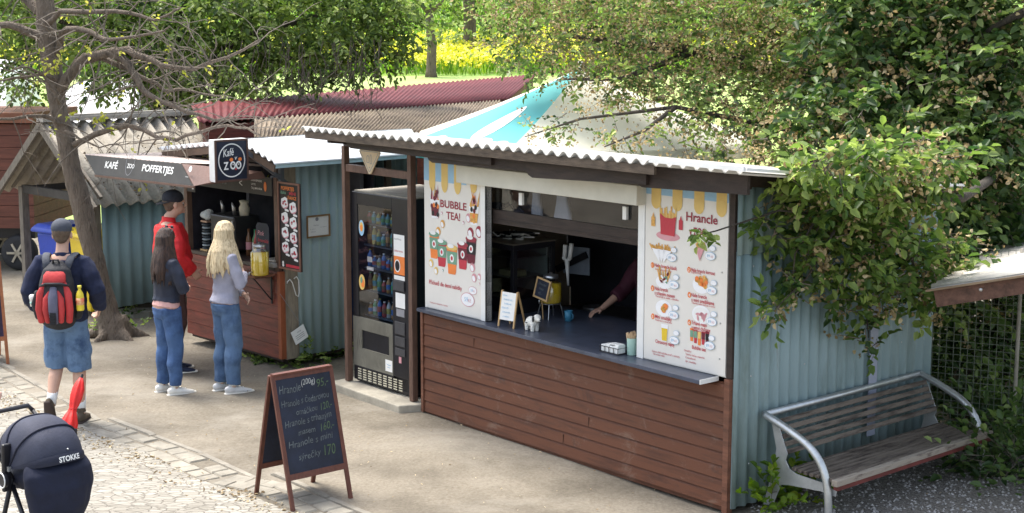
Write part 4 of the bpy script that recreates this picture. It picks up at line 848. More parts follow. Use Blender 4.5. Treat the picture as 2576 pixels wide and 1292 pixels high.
# little lavender tags
t,l=kt('napkin_tray','white paper napkins in a black wire tray on the worktop','napkin holder',1543,888,R(0))
mb=MB()
for zz in(.005,.05):
    pts=[(-.10,-.05,zz),(.10,-.05,zz),(.10,.05,zz),(-.10,.05,zz),(-.10,-.05,zz)]; mb.tube(pts,.003,6)
for x in(-.1,-.05,0,.05,.1):
    for y in(-.05,.05): mb.tube([(x,y,.005),(x,y,.05)],.0025,6)
mb.build('wire_frame',black,t)
for k in range(4):
    mb=MB(); mb.box(-.095+.048*k,-.052+.048*k,-.04,.04,.008,.06+.01*(k%2)); mb.build('napkin_stack',paper,t,bevel=.004)
mb=MB(); mb.box(-.01,.09,-.03,.03,.071,.078); mb.build('loose_napkin',paper,t)
t,l=kt('stick_cup','mint green cup full of wooden picks on the worktop','cup',1590,893)
mint=M('mint_plastic',(.42,.62,.54),.4,.05); mb=MB(); mb.lathe((0,0,0),[(.036,0),(.038,.003),(.042,.13),(.042,.132),(.039,.132),(.036,.02)],20); mb.build('cup',mint,t,True)
mb=MB()
for k in range(38):
    a=rk.random()*6.28; r=.032*math.sqrt(rk.random()); x,y=math.cos(a)*r,math.sin(a)*r; mb.bar((x*.6,y*.6,.02),(x*1.5,y*1.5,.165+rk.uniform(-.01,.02)),.008,.0025,(x+.01,y,.1))
mb.build('wooden_picks',M('pale_birch',(.66,.48,.30),.6,.12),t)
# lemonade dispenser with stand
def jar(name,label,loc,rz,R_=.085,Hh=.22,stand=0,group=None):
    t=thing(name,label,'drink dispenser',loc,rz,group); s=stand
    if s:
        mb=MB()
        for a in(.6,2.2,3.8,5.4): mb.tube([(math.cos(a)*R_*.9,math.sin(a)*R_*.9,s),(math.cos(a)*R_*1.25,math.sin(a)*R_*1.25,0)],.004,6)
        mb.tube([(math.cos(k*.5236)*R_*.95,math.sin(k*.5236)*R_*.95,s) for k in range(13)],.004,6); mb.build('wire_stand',steel,t)
    mb=MB(); mb.lathe((0,0,s+.004),[(R_*.85,0),(R_*.97,.012),(R_*.97,Hh*.86)],22); mb.build('lemonade',lemon,t,True)
    mb=MB(); mb.lathe((0,0,s+.002),[(R_*.88,0),(R_,.012),(R_,Hh*.88),(R_*.62,Hh),(R_*.62,Hh+.02)],22); mb.build('glass_jar',clear,t,True)
    mb=MB(); mb.lathe((0,0,s+Hh+.018),[(R_*.68,0),(R_*.70,.006),(R_*.68,.028),(R_*.2,.034),(.012,.05)],20); mb.build('metal_lid',steel,t,True)
    mb=MB(); mb.tube([(0,-R_,s+.04),(0,-R_-.035,s+.04),(0,-R_-.035,s+.01)],.008,8); mb.build('tap',steel,t,True); return t
l=K.loc(1385,800,.989); jar('lemonade_dispenser','yellow lemonade dispenser on a wire stand inside the serving window',tuple(K.w(l.x,l.y,.989)),K.ang,.095,.20,.13)
l2=K.on(1364,728,l.y-.14); t=thing('small_chalkboard','tilted small chalkboard with pine frame in front of the dispenser','chalkboard',tuple(K.w(l2.x,l2.y,l2.z)),K.ang); 
t.rotation_euler=(R(-8),R(9),K.ang)
mb=MB(); mb.box(-.075,.075,-.0,.006,-.075,.075); mb.build('slate',navy,t)
mb=MB(); 
for a in((-.09,-.075),(.075,.09)): mb.box(a[0],a[1],-.006,.010,-.09,.09); mb.box(-.0748,.0748,-.006,.010,a[0],a[1])
mb.build('frame',pine,t); mb=MB(); mb.tube([(0,.008,-.05),(0,.11,-.33)],.005,6); mb.build('prop',pine,t)
mb=MB(); cv=Cv(mb,(0,-.001,0),(1,0,0),(0,0,1)); cv.text('Domácí',-.055,.03,.032,0,1,.003,.25); cv.text('limo',-.04,-.01,.034,0,1,.003,.25); cv.text('45,-',-.04,-.052,.032,0,1,.003,.2); mb.build('chalk_text',[chalkf],t)
# display case
l=K.on(1292,619,.36); dx=l.x; dz=l.z; far=K.onx(1397,598,dx)
t=thing('display_case','black framed glass display fridge at the left of the serving window','display case',tuple(K.w(dx-.62,.36,.989)),K.ang); dw=.62; dd=min(max(far.y-.36,.35),.8); dh=dz-.989
mb=MB()
for x in(0,dw-.045):
    for y in(0,dd-.045): mb.box(x,x+.045,y,y+.045,.13,dh-.05)
mb.box(0,dw,0,dd,0,.13); mb.box(0,dw,0,dd,dh-.05,dh); mb.build('frame',black,t,bevel=.004)
mb=MB(); mb.box(-.01,dw+.01,-.01,dd+.01,dh+.001,dh+.012); mb.build('steel_top',M('worn_steel_top',(.30,.27,.22),.35,.2,5,.1,metal=.6),t)
mb=MB(); mb.box(.046,dw-.046,.01,.016,.13,dh-.05); mb.box(dw-.016,dw-.010,.046,dd-.046,.13,dh-.05); mb.build('pane',dkglass,t)
mb=MB()
for z in(.3,.48): mb.box(.05,dw-.05,.06,dd-.06,z,z+.008)
mb.build('wire_shelf',steel,t)
mb=MB(); mb.box(.05,dw-.05,dd-.05,dd-.046,.14,dh-.06); mb.build('back_lining',M('pale_lining',(.35,.37,.36),.4,.1),t)
mb=MB(); mb.box(.12,.22,.08,.2,.135,.26); mb.box(.3,.5,.1,.25,.31,.36); mb.box(.1,.2,.1,.2,.49,.54); mb.build('stored_goods',M('cold_goods',(.4,.35,.2),.6,.4,15),t)
g=thing('cable_bundle','tangle of white and black cables lying on the display case','cables',tuple(K.w(dx-.28,.55,.989+dh+.012)),K.ang); mb=MB(); mw=MB()
for k in range(7):
    pts=[(rk.uniform(-.2,.25),rk.uniform(-.1,.15),rk.uniform(.01,.07)) for _ in range(6)]; (mb if k%2 else mw).tube(pts,.006,6)
mb.build('black_cable',black,g,True); mw.box(-.06,.02,-.03,.01,.0,.035); mw.box(.06,.12,.02,.06,.0,.03); mw.build('white_cable_and_plugs',paper,g)
p=K.on(1262,515,.14); g=thing('power_strip','black power box with cables lying on the window rail','power strip',tuple(K.w(p.x,.13,zr1+.001)),K.ang); mb=MB(); mb.box(-.09,.03,-.03,.03,0,.05); mb.build('box',black,g,bevel=.006)
mb=MB(); mb.tube([(.03,0,.03),(.09,.01,.06),(.16,0,.01),(.23,.01,.03),(.30,0,.004)],.006,6); mb.tube([(.03,.01,.02),(.08,-.01,.02),(.13,.01,.05),(.2,0,.006)],.005,6); mb.build('cable',black,g,True)
# hanging work shirts seen through the upper pane
shm=M('pale_lilac_cloth',(.62,.64,.82),.85,.1,4,.2); shw=M('off_white_cloth',(.62,.56,.46),.85,.1,4,.2)
for i,(px,w,m,lb) in enumerate([(1350,.13,shm,'pale lilac cloth hanging behind the upper window pane, the left one'),(1415,.20,shm,'wider pale lilac cloth hanging behind the upper window pane, the right one'),(1275,.16,shw,'off white cloth hanging at the left behind the upper window pane')]):
    x=K.on(px,490,.27).x; g=thing('hanging_cloth',lb,'cloth',tuple(K.w(x,.27,1.83)),K.ang,'cloths hung inside the kiosk'); mb=MB(); rs=[]
    for k in range(7):
        z=.36*k/6; rs.append([(w*(.42+.1*math.sin(k))*math.cos(a*.5236)*(1.15-.05*k),.02*math.sin(a*.5236)+.012*math.sin(a*2+k*.5),z) for a in range(12)])
    mb.ring(rs); mb.build('cloth',m,g,True); mb=MB(); mb.tube([(0,0,.36),(0,0,.42)],.006,6); mb.build('hook',steel,g)
# hanging scissors-like squeezer tool and monitor
p=K.on(1428,640,.9); g=thing('hanging_whisk','white handled mixer hanging in the middle of the serving window','mixer',tuple(K.w(p.x,.9,p.z-.12)),K.ang); mb=MB(); mb.tube([(-.03,0,.2),(-.04,0,.09)],.02,8); mb.tube([(.05,0,.22),(.03,0,.08)],.02,8); mb.tube([(-.01,0,.08),(.01,0,-.16)],[.022,.008],8); mb.ell((-.045,0,.08),.02,.02,.02); mb.ell((.02,0,.08),.02,.02,.02); mb.build('handles',paper,g,True); mb=MB(); mb.tube([(.0,0,.22),(.0,0,.45)],.012,6); mb.build('cord',black,g)
p=K.on(1450,655,1.2); g=thing('wall_monitor','grey paper sheet on a dark clip behind the hanging mixer','sheet',tuple(K.w(p.x,1.2,p.z)),K.ang+R(15)); mb=MB(); mb.box(-.14,.14,0,.01,-.13,.12); mb.build('sheet',M('grey_sheet',(.22,.25,.30),.6,.1),g); mb=MB(); mb.bar((-.2,-.02,-.1),(.12,-.02,.06),.03,.06); mb.build('clip',black,g)
g=thing('kitchen_bench','dark steel hob and work bench at the back of the kiosk interior','work bench',tuple(K.w(.55,1.1,.05)),K.ang); mb=MB(); mb.box(0,.9,0,.5,.82,.88); mb.build('top',M('dark_steel',(.12,.11,.10),.3,.2,metal=.7),g); mb=MB(); mb.box(.02,.88,.02,.48,0,.82); mb.build('cabinet',dkin,g); mb=MB(); mb.lathe((.25,.25,.881),[(.11,0),(.11,.012),(.02,.014)],20); mb.build('hob',steel,g)
l=K.loc(1408,812,.989); g=thing('blue_cup','small blue cup behind the lemonade dispenser','cup',tuple(K.w(l.x+.0,l.y+.1,.989)),K.ang); mb=MB(); mb.lathe((0,0,0),[(.03,0),(.036,.09),(.033,.09),(.028,.01)],16); mb.build('cup',M('blue_cup_plastic',(.05,.22,.35),.4,.05),g,True); mb=MB(); mb.tube([(.034,0,.075),(.06,0,.06),(.055,0,.03),(.032,0,.02)],.004,6); mb.build('handle',M('blue_cup_plastic',(.05,.22,.35)),g,True)
# ================================================================= café hut
HA=G(486,839,.12); HB=G(711,903,.12); Hf=Fr(HA,HB); 
# widen to the left behind the people
HX0=-.08; HW=Hf.W; HD=1.3
hr=thing('cafe_hut','small cafe hut with mahogany boarded front, blue corrugated side and pale roof','hut',tuple(Hf.A),Hf.ang)
zc=1.02
mb=MB(); z=.12
while z<zc-.03:
    h=min(.135,zc-z); mb.hexa([(HX0,-.024,z),(HW-.02,-.024,z),(HW-.02,0,z),(HX0,0,z),(HX0,-.016,z+h-.006),(HW-.02,-.016,z+h-.006),(HW-.02,0,z+h-.006),(HX0,0,z+h-.006)]); z+=.135
mb.box(HX0,HW-.02,.001,.02,.12,zc); mb.build('front_boards',redwood,hr)
mb=MB(); mb.box(HW-.02,HW+.03,-.03,.03,.12,1.02); mb.build('front_batten',M('orange_brown_wood',(.27,.075,.03),.5,.2,5,.2,st=(5,5,1)),hr)
y1=Hf.onx(753,893,HW+.03).y
mb=MB(); mb.box(HW+.0,HW+.032,.031,max(y1,.14),.11,2.15); mb.build('corner_post',postwood,hr)
ydoor=.80
cwall(hr,'side_wall',(HW+.02,max(y1,.14)+.005,.12),(0,ydoor-max(y1,.14),0),2.08,bluesheet2,.115,.014,(1,0,0))
mb=MB(); mb.box(HW-.02,HW+.02,ydoor+.55,ydoor+.62,.12,2.15); mb.build('door_post',dkwood,hr)
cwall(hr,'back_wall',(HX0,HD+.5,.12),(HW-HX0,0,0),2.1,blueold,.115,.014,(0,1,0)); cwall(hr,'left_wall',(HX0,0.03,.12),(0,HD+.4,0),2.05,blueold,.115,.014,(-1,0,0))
mb=MB(); mb.box(HX0+.03,HW-.03,.02,HD+.4,.08,.12); mb.build('floor_plate',dkwood,hr)
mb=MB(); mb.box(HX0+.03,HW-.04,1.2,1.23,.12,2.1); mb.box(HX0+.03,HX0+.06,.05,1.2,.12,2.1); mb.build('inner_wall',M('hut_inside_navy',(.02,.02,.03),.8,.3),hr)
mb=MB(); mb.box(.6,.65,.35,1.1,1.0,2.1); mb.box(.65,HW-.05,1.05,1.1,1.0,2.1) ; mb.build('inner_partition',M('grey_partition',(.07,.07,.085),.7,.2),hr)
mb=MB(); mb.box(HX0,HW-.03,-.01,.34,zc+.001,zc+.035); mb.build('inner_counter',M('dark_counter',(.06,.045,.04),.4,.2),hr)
mb=MB(); mb.box(HX0,HX0+.06,-.01,.05,zc+.04,2.1); mb.box(HW-.075,HW-.02,-.012,.03,zc+.0,2.1);  mb.build('opening_post',M('hut_post_wood',(.14,.085,.06),.6,.25,5,.3,st=(5,5,1)),hr)
# folding shelf
sx0=Hf.on(590,705,-.25).x
mb=MB(); mb.box(max(sx0,.9),HW-.06,-.27,-.026,.97,.995); mb.build('fold_out_shelf',M('shelf_brown',(.20,.085,.05),.5,.25,5,.2,st=(1,6,6)),hr)
mb=MB(); x=HW-.12; mb.bar((x,-.035,.97),(x,-.035,.68),.02,.012,(0,1,0)); mb.bar((x,-.26,.962),(x,-.03,.962),.02,.012); mb.bar((x,-.24,.955),(x,-.04,.72),.012,.01); mb.build('shelf_bracket',black,hr)
mb=MB(); x=HW+.052; mb.tube([(x,.12,.86),(x+.02,.10,.87),(x+.02,.13,.9),(x+.015,.17,.88),(x+.015,.165,.76),(x+.015,.15,.72),(x+.015,.13,.76),(x+.01,.12,.84)],.006,6)
g=thing('white_hook','white bent wire hook on the pale corner post of the cafe hut','hook',tuple(Hf.w(HW+.04,.1,.8)),Hf.ang); 
mb=MB(); mb.tube([(0,-.05,.10),(.02,-.06,.12),(.02,-.03,.14),(.02,.0,.10),(.02,.04,-.03),(.02,.07,-.05),(.02,.08,.0),(.02,.075,.12),(.02,.05,.16),(.02,.02,.14)],.006,6); mb.build('wire',paper,g,True)
# roof sheets: two
zf=2.185; xm_=Hf.on(600,354,-.33).x; zm_=Hf.on(600,354,-.33).z; xl_=Hf.on(400,374,-.33).x; zl_=Hf.on(400,374,-.33).z; yb_=HD+.55
for q_ in (((xl_,-.33,zl_),(xm_,-.33,zm_),(xm_,yb_,zm_-.0),(xl_,yb_,zl_)),((xm_,-.33,zm_),(HW+.43,-.33,zf-.005),(HW+.43,yb_,zf-.005),(xm_,yb_,zm_))):
    mb=MB(); mb.corrq(*q_,abs(q_[1][0]-q_[0][0])/.11,.018,(0,0,1),.01,8); mb.build('roof_sheet',roofwht,hr,True)
mb=MB(); mb.bar((xl_+.03,-.30,zl_-.07),(xm_,-.30,zm_-.07),.03,.07); mb.bar((xm_,-.30,zm_-.07),(HW+.40,-.30,zf-.075),.03,.07); mb.build('gable_board',M('gable_board_brown',(.10,.065,.045),.7,.2),hr)
mb=MB(); mb.ring([[(xl_+.1,.0,2.1),(HW+.0,.0,2.1),(xm_,.0,zm_-.05)],[(xl_+.1,.03,2.1),(HW+.0,.03,2.1),(xm_,.03,zm_-.05)]]); mb.build('gable_infill',dkwood,hr)
mb=MB(); mb.bar((HW+.40,-.3,zf-.045),(HW+.40,HD+.5,zf-.045),.03,.05); mb.build('verge_board',M('pale_blue_trim',(.36,.50,.54),.5,.1),hr)
mb=MB(); mb.box(HW+.02,HW+.045,.1,HD+.4,2.14,2.22); mb.build('wall_head',dkwood,hr)
# awning: sloped panel + valance board
awn=M('embossed_awning_sheet',(.52,.43,.39),.55,.12,4,.6,60)
TR=Hf.onx(455,412,HW-.03); 
# valance right end located on the line x=HW
e0=Hf.onx(485,468,HW-.05); d=-e0.y; vt=Hf.on(455,412,-d+.06); vb=Hf.on(485,468,-d); lt=Hf.on(213,390,-d+.06); lb=Hf.on(240,440,-d)
print('awning',d,vt,vb,lt,lb)
xR=min(vt.x,vb.x)
av=thing('awning_sign','long dark sign board reading KAFÉ and POFFERTJES on the awning edge','sign',tuple(Hf.w(0,0,0)),Hf.ang)
mb=MB(); N=V((0,-.012,0))
a_,b_,c_,d_=V((lb.x,-d,lb.z)),V((vb.x,-d,vb.z)),V((vt.x,-d+.06,vt.z)),V((lt.x,-d+.06,lt.z))
mb.hexa([a_,b_,b_-N,a_-N,d_,c_,c_-N,d_-N]); mb.build('board',M('dark_grey_sign',(.05,.047,.045),.6,.15,8,.05),av)
U=(b_-a_).normalized(); Hh=((d_-a_).length+(c_-b_).length)/2; Wd=(b_-a_).length; VV=(d_-a_); VV=(VV-U*VV.dot(U)).normalized()
mb=MB(); cv=Cv(mb,a_+N*.15,U,VV); s0=(d_-a_).dot(U)
def sk(v): return s0*v/Hh
cv.text('KAFÉ',Wd*.085,Hh*.22,.10,PA,1,.02,0,Wd*.135); cv.text('POFFERTJES',Wd*.48,Hh*.24,.10,PA,1,.02,0,Wd*.31); cv.ringo(Wd*.345,Hh*.5,.085,Hh*.42,.006,GY,1); cv.text('Kafé',Wd*.315,Hh*.55,.06,GY,1,.005,.2); cv.text('ZOO',Wd*.32,Hh*.28,.065,PA,1,.015); cv.disc(Wd*.945,Hh*.42,.028,.03,PA,1); cv.text('alergeny',Wd*.915,Hh*.2,.016,PA,1)
mb.build('lettering',PM,av)
mb=MB(); P_=[V((lt.x,-d+.062,lt.z+.005)),V((vt.x,-d+.062,vt.z+.005)),V((HW-.02,-.10,2.10)),V((lt.x+.25,-.10,2.10))]
NN=(P_[1]-P_[0]).cross(P_[3]-P_[0]).normalized(); mb.corrq(P_[0],P_[1],P_[2],P_[3],22,.004,NN,.008,6); mb.build('awning_sheet',awn,hr,True)
edge=M('awning_edge',(.13,.07,.055),.5,.1)
mb=MB(); q0=V((vb.x+.012,-d,vb.z)); q1=V((vt.x+.012,-d+.06,vt.z)); q2=V((HW-.0,-.2,2.05)); q3=V((HW,-.16,1.98))
mb.hexa([q0,q0+V((.012,0,0)),q3+V((.012,0,0)),q3,q1,q1+V((.012,0,0)),q2+V((.012,0,0)),q2]); mb.build('awning_side',edge,hr)
mb=MB(); mb.bar((lb.x,-d-.0,lb.z-.012),(vb.x+.03,-d,vb.z-.012),.02,.02); mb.build('valance_rail',edge,hr)
# lintel board with text
zt=Hf.on(560,460,-.02).z; zb=Hf.on(690,502,-.02).z; mb=MB(); lx0=.25; mb.box(lx0,HW-.08,-.03,-.015,1.78,1.965); 
g=thing('lintel_menu_board','dark grey menu strip with white arrow above the hut opening','sign',tuple(Hf.w(0,0,0)),Hf.ang); mb.build('board',M('dark_grey_sign',(.05,.047,.045)),g)
mb=MB(); cv=Cv(mb,(lx0,-.031,1.78),(1,0,0),(0,0,1)); w=HW-.08-lx0
cv.line([(w*.62,.12),(w*.58,.095),(w*.62,.07)],.01,PA)
for k,s in enumerate(['KÁVA ESPRESSO','LATTE','ČAJ LIMONÁDA']): cv.text(s,w*.74,.13-.04*k,.028,PA,1,.008)
cv.text('LÍVANEČKY',w*.08,.11,.05,GY,1,.008); cv.text('POFFERTJES',w*.3,.06,.03,GY,1); cv.disc(w*.92,.09,.025,.05,OR,1); mb.build('lettering',PM,g)
g=thing('small_price_card','small dark card with cups hanging at the left of the hut opening','sign',tuple(Hf.w(.02,-.02,1.70)),Hf.ang); mb=MB(); mb.box(0,.16,-.006,0,0,.19); mb.build('card',M('dark_grey_sign',(.05,.047,.045)),g); mb=MB(); cv=Cv(mb,(0,-.007,0),(1,0,0),(0,0,1)); cv.disc(.12,.14,.02,.028,PA); cv.rect(.1,.135,.03,.09,PA); cv.rect(.03,.06,.04,.08,GY); mb.build('print',PM,g)
# ZOO box sign on arm
zl,zr=Hf.onx(538,352,HW+.05),Hf.onx(622,350,HW+.05); zlb=Hf.onx(543,460,HW+.05)
print('zoo',zl,zr,zlb)
sy0,sy1=zl.y,zr.y; sz0,sz1=zlb.z+.0,Hf.onx(580,351,HW+.05).z
g=thing('box_sign','square dark box sign with white ring reading Kafé v ZOO on a bracket','sign',tuple(Hf.w(HW+.05,0,0)),Hf.ang)
mb=MB(); mb.box(-.10,0,sy0,sy1,sz0,sz1); mb.build('casing',wht,g,bevel=.004)
mb=MB(); fw=.018
mb.box(.001,.014,sy0,sy0+fw,sz0,sz1); mb.box(.001,.014,sy1-fw,sy1,sz0,sz1); mb.box(.001,.014,sy0+fw,sy1-fw,sz0,sz0+fw); mb.box(.001,.014,sy0+fw,sy1-fw,sz1-fw,sz1); mb.build('frame',M('dark_frame',(.09,.05,.04),.5,.1),g)
mb=MB(); mb.box(.001,.006,sy0+fw,sy1-fw,sz0+fw,sz1-fw); mb.build('face',navy,g)
mb=MB(); cy,cz=(sy0+sy1)/2,(sz0+sz1)/2; s=(sy1-sy0)/2; sv=(sz1-sz0)/2; cv=Cv(mb,(.007,cy,cz),(0,1,0),(0,0,1))
cv.ringo(0,0,s*.78,sv*.78,.012,PA,1,40); cv.ringo(.004,-.003,s*.74,sv*.80,.006,PA,1,40,-1,2)
cv.text('Kafé',-s*.50,sv*.18,sv*.5,PA,2,.01,.3,s*.66,.12); cv.text('v',s*.18,sv*.02,sv*.3,PA,2,.01,.2)
cv.text('Z',-s*.5,-sv*.42,sv*.5,PA,2,.035,0,s*.3)
for du in(.06,.40): cv.disc(s*(du-.0),-sv*.24,s*.17,sv*.2,PA,2); cv.disc(s*du,-sv*.24,s*.09,sv*.12,BK,3); cv.disc(s*du,-sv*.2,s*.03,sv*.04,PA,4)
for du in(-.02,.5): cv.disc(s*du,sv*.03,s*.11,sv*.09,OR,1)
cv.disc(s*.23,-sv*.43,s*.06,sv*.05,RI,3)
mb.build('emblem',PM,g)
mb=MB(); mb.bar((-.03,sy1,sz1-.13),(-.03,.10,1.90),.035,.035); mb.bar((-.03,.02,1.72),(-.03,.02,2.1),.045,.045); mb.bar((-.03,-.1,1.99),(-.03,.02,1.99),.02,.02) ; mb.build('bracket',M('grey_bracket',(.09,.10,.12),.4,.1),g)
# vertical picture board at the corner
a=Hf.on(700,458,-.06); b=Hf.on(757,462,-.06); c=Hf.on(706,674,-.06); e=Hf.on(758,686,-.06); print('board',a,b,c,e)
bx0,bx1,bz0,bz1=(a.x+c.x)/2,(b.x+e.x)/2,(c.z+e.z)/2,(a.z+b.z)/2
g=thing('waffle_menu_board','tall dark board with two columns of plates, at the hut corner','menu board',tuple(Hf.w(bx0,-.06,bz0)),Hf.ang); bw=bx1-bx0; bh=bz1-bz0
mb=MB(); mb.box(0,bw,-.008,.008,0,bh); mb.build('panel',M('menu_black',(.02,.016,.018),.5,.2),g)
mb=MB(); f=.018; mb.box(0,f,-.02,-.0082,0,bh); mb.box(bw-f,bw,-.02,-.0082,0,bh); mb.box(f,bw-f,-.02,-.0082,0,f); mb.box(f,bw-f,-.02,-.0082,bh-f,bh); mb.build('frame',M('frame_brown',(.2,.10,.07),.5,.2),g)
mb=MB(); cv=Cv(mb,(0,-.0085,0),(1,0,0),(0,0,1)); cv.text('POFFERTJES',bw*.15,bh*.91,.05,OR,1,.02,0,bw*.6); cv.text('láska',bw*.12,bh*.865,.045,GN,1,.02,.2,bw*.25); cv.text('MINI',bw*.52,bh*.86,.045,RI,1,.02,0,bw*.3); cv.text('LÍVANCE',bw*.42,bh*.81,.045,OR,1,.02,0,bw*.42)
for r in range(4):
    for c_ in range(2):
        u=bw*(.3 if c_==0 else .68); v=bh*(.765-.17*r-.045*c_); cv.disc(u,v-.012,bw*.17,.05,PI,1,16); cv.poly([(u-bw*.15,v-.02),(u-bw*.06,v-.055),(u+bw*.15,v-.03),(u+bw*.13,v+.045),(u+bw*.03,v+.06),(u-bw*.15,v+.035)],PA,2); 
        for k in range(5): cv.disc(u+rk.uniform(-.028,.028),v+rk.uniform(-.02,.02),.015,.012,[RI,DR,PI][k%3],3+k%2,8)
        cv.disc(u+bw*.08,v-.072,bw*.08,.012,PA,2); cv.disc(u+bw*.15,v-.076,bw*.05,.011,PA,3)
cv.rect(bw*.3,bw*.96,bh*.03,bh*.062,RI,1); cv.disc(bw*.17,bh*.07,.016,.02,PA,1); cv.disc(bw*.17,bh*.045,.018,.018,PA,1); mb.build('menu_print',PM,g)
# framed notice on side wall
a=Hf.onx(772,545,HW+.06); b=Hf.onx(830,541,HW+.06); c=Hf.onx(775,600,HW+.06); ny0,ny1,nz0,nz1=a.y,b.y,c.z,a.z
g=thing('framed_notice','white notice in a brown frame on the blue hut side','notice',tuple(Hf.w(HW+.045,ny0,nz0)),Hf.ang); w=ny1-ny0; h=nz1-nz0
mb=MB(); mb.box(0,.006,0,w,0,h); mb.build('sheet',paper,g); mb=MB(); f=.014; mb.box(.0065,.016,-.003,f,-.003,h+.003); mb.box(.0065,.016,w-f,w+.003,-.003,h+.003); mb.box(.0065,.016,f,w-f,-.003,f); mb.box(.0065,.016,f,w-f,h-f,h+.003); mb.build('frame',M('frame_tan',(.24,.14,.06),.5,.2),g)
mb=MB(); cv=Cv(mb,(.0065,0,0),(0,1,0),(0,0,1)); cv.disc(w*.45,h*.82,.02,.02,GY); cv.text('Otevřeno',w*.3,h*.52,.018,GY,1); cv.text('Po - Pá 9-17',w*.14,h*.36,.014,GY,1); cv.text('So - Ne 9-18',w*.6,h*.42,.014,GY,1); cv.text('Děkujeme',w*.18,h*.24,.014,GY,1); mb.build('print',PM,g)
p=Hf.onx(752,842,HW+.06); g=thing('hanging_card','white card dangling crooked from a string on the hut corner','notice',tuple(Hf.w(HW+.07,p.y,p.z)),Hf.ang); g.rotation_euler=(R(24),0,Hf.ang) 
mb=MB(); mb.box(0,.004,-.085,.085,-.075,.075); mb.build('card',paper,g); mb=MB(); cv=Cv(mb,(.0045,0,0),(0,1,0),(0,0,1)); cv.text('vstup',-.02,.03,.025,GY,1)
for k in range(3): cv.line([(-.055,.005-.02*k),(.055,.005-.02*k)],.005,GY)
mb.build('print',PM,g); mb=MB(); mb.tube([(.0,.06,.075),(-.0,.03,.25),(-.005,-.02,.5)],.0025,5); mb.build('string',greyink,g)
# things on the hut counter
def ht(name,label,cat,px,py,zz,rz=0,group=None):
    l=Hf.loc(px,py,zz); return thing(name,label,cat,tuple(Hf.w(l.x,l.y,zz)),Hf.ang+rz,group),l
l=Hf.loc(627,697,.996); jar('lemonade_dispenser','yellow lemonade jar on the fold out shelf beside the light haired woman',tuple(Hf.w(l.x,max(l.y,-.2),.996)),Hf.ang,.092,.27,0)
cz=zc+.036
def onh(name,label,cat,px,ly,rz=0,zz=cz,group=None):
    x=Hf.on(px,650,ly).x; return thing(name,label,cat,tuple(Hf.w(x,ly,zz)),Hf.ang+rz,group)
g=onh('chalk_menu_sign','arched dark sign with pink handwriting standing on the hut counter','sign',662,.12); mb=MB()
pts=[(-.12,0),(.12,0),(.12,.33),(.09,.37),(-.09,.37),(-.12,.33)]; mb.ring([[(x,0,z) for x,z in pts],[(x,.015,z) for x,z in pts]][::-1]); mb.build('board',navy,g)
mb=MB(); cv=Cv(mb,(0,-.001,0),(1,0,0),(0,0,1)); cv.text('Pink',-.09,.24,.07,PI,1,.01,.2); cv.text('limonáda',-.09,.17,.055,RI,1,.01,.2); cv.text('frozen',-.09,.10,.055,PI,1,.01,.2); cv.text('jen zajedno',-.10,.045,.04,PA,1,.01,.1); mb.build('handwriting',PM,g); mb=MB(); mb.box(-.13,.13,-.03,.03,-.03,-.001); mb.build('stand',M('orange_foot',(.5,.17,.05),.5,.1),g); g.location.z+=.03
g=onh('cup_stack','stack of grey lids and cups on the hut counter','cups',523,.1)
for k in range(9):
    mb=MB(); mb.lathe((rk.uniform(-.004,.004),0,.02+.032*k),[(.05,0),(.055,.004),(.055,.016),(.045,.02)],16); mb.build('lid',M('lid_grey',(.28,.33,.36),.4,.15) if k%2 else M('lid_dark',(.04,.05,.06),.4,.2),g,True)
mb=MB(); mb.box(-.07,.07,-.05,.05,0,.018); mb.build('tray',pine,g)
mb=MB(); mb.box(-.06,.06,-.04,.04,.312,.33); mb.build('top_tray',M('tan_tray',(.4,.26,.18),.6,.1),g)
g=thing('plastic_bag','crumpled pale plastic bag lying on top of the cup stack','bag',(g.location.x,g.location.y,cz+.332),Hf.ang); mb=MB(); mb.ell((0,0,.055),.10,.06,.05); mb.ell((.03,.01,.08),.06,.05,.045); organic('bag',mb,M('grey_plastic_bag',(.42,.46,.47),.3,.15,8,.6,20),g,.01,1,.012)
g=onh('espresso_machine','dark espresso machine with two steel levers behind the light haired woman','coffee machine',585,.2); mb=MB(); mb.box(-.24,.24,-.12,.2,.05,.42); mb.build('body',M('machine_dark',(.05,.05,.055),.3,.1,metal=.6),g,bevel=.02)
for x in(-.12,.1):
    mb=MB(); mb.tube([(x,-.02,.42),(x,-.03,.50),(x,-.05,.56)],[.022,.02,.008],8); mb.build('lever',steel,g,True)
mb=MB(); mb.lathe((.18,.05,.42),[(.05,0),(.06,.08),(.04,.12),(.055,.16)],14); mb.build('hopper',M('cream_enamel',(.6,.55,.42),.4,.2,12),g,True)
mb=MB(); mb.tube([(.2,-.12,.34),(.25,-.15,.38),(.26,-.15,.30),(.22,-.15,.2)],.007,6); mb.build('steam_pipe',paper,g,True)
g=onh('syrup_bottles','row of dark syrup bottles with labels on the hut counter','bottles',640,.22)
for k in range(4):
    mb=MB(); mb.lathe((-.1+.075*k,.03*(k%2),0),[(.03,0),(.032,.18),(.012,.24),(.012,.29)],12); mb.build('bottle',bm_[[6,1,4,7][k]],g,True); mb=MB(); mb.lathe((-.1+.075*k,.03*(k%2),.07),[(.0325,0),(.033,.08)],12); mb.build('bottle_label',[pink,paper,yel,green][k],g)
g=onh('cake_tray','covered tray at the right end of the hut counter','tray',690,.02); mb=MB(); mb.box(-.13,.1,-.08,.1,0,.05); mb.build('tray',M('grey_tray',(.30,.29,.27),.4,.1),g,bevel=.01); mb=MB(); mb.box(-.11,.08,-.06,.08,.051,.075); mb.build('lid',M('clear_lid',(.45,.42,.36),.3,.2,15),g,bevel=.01)
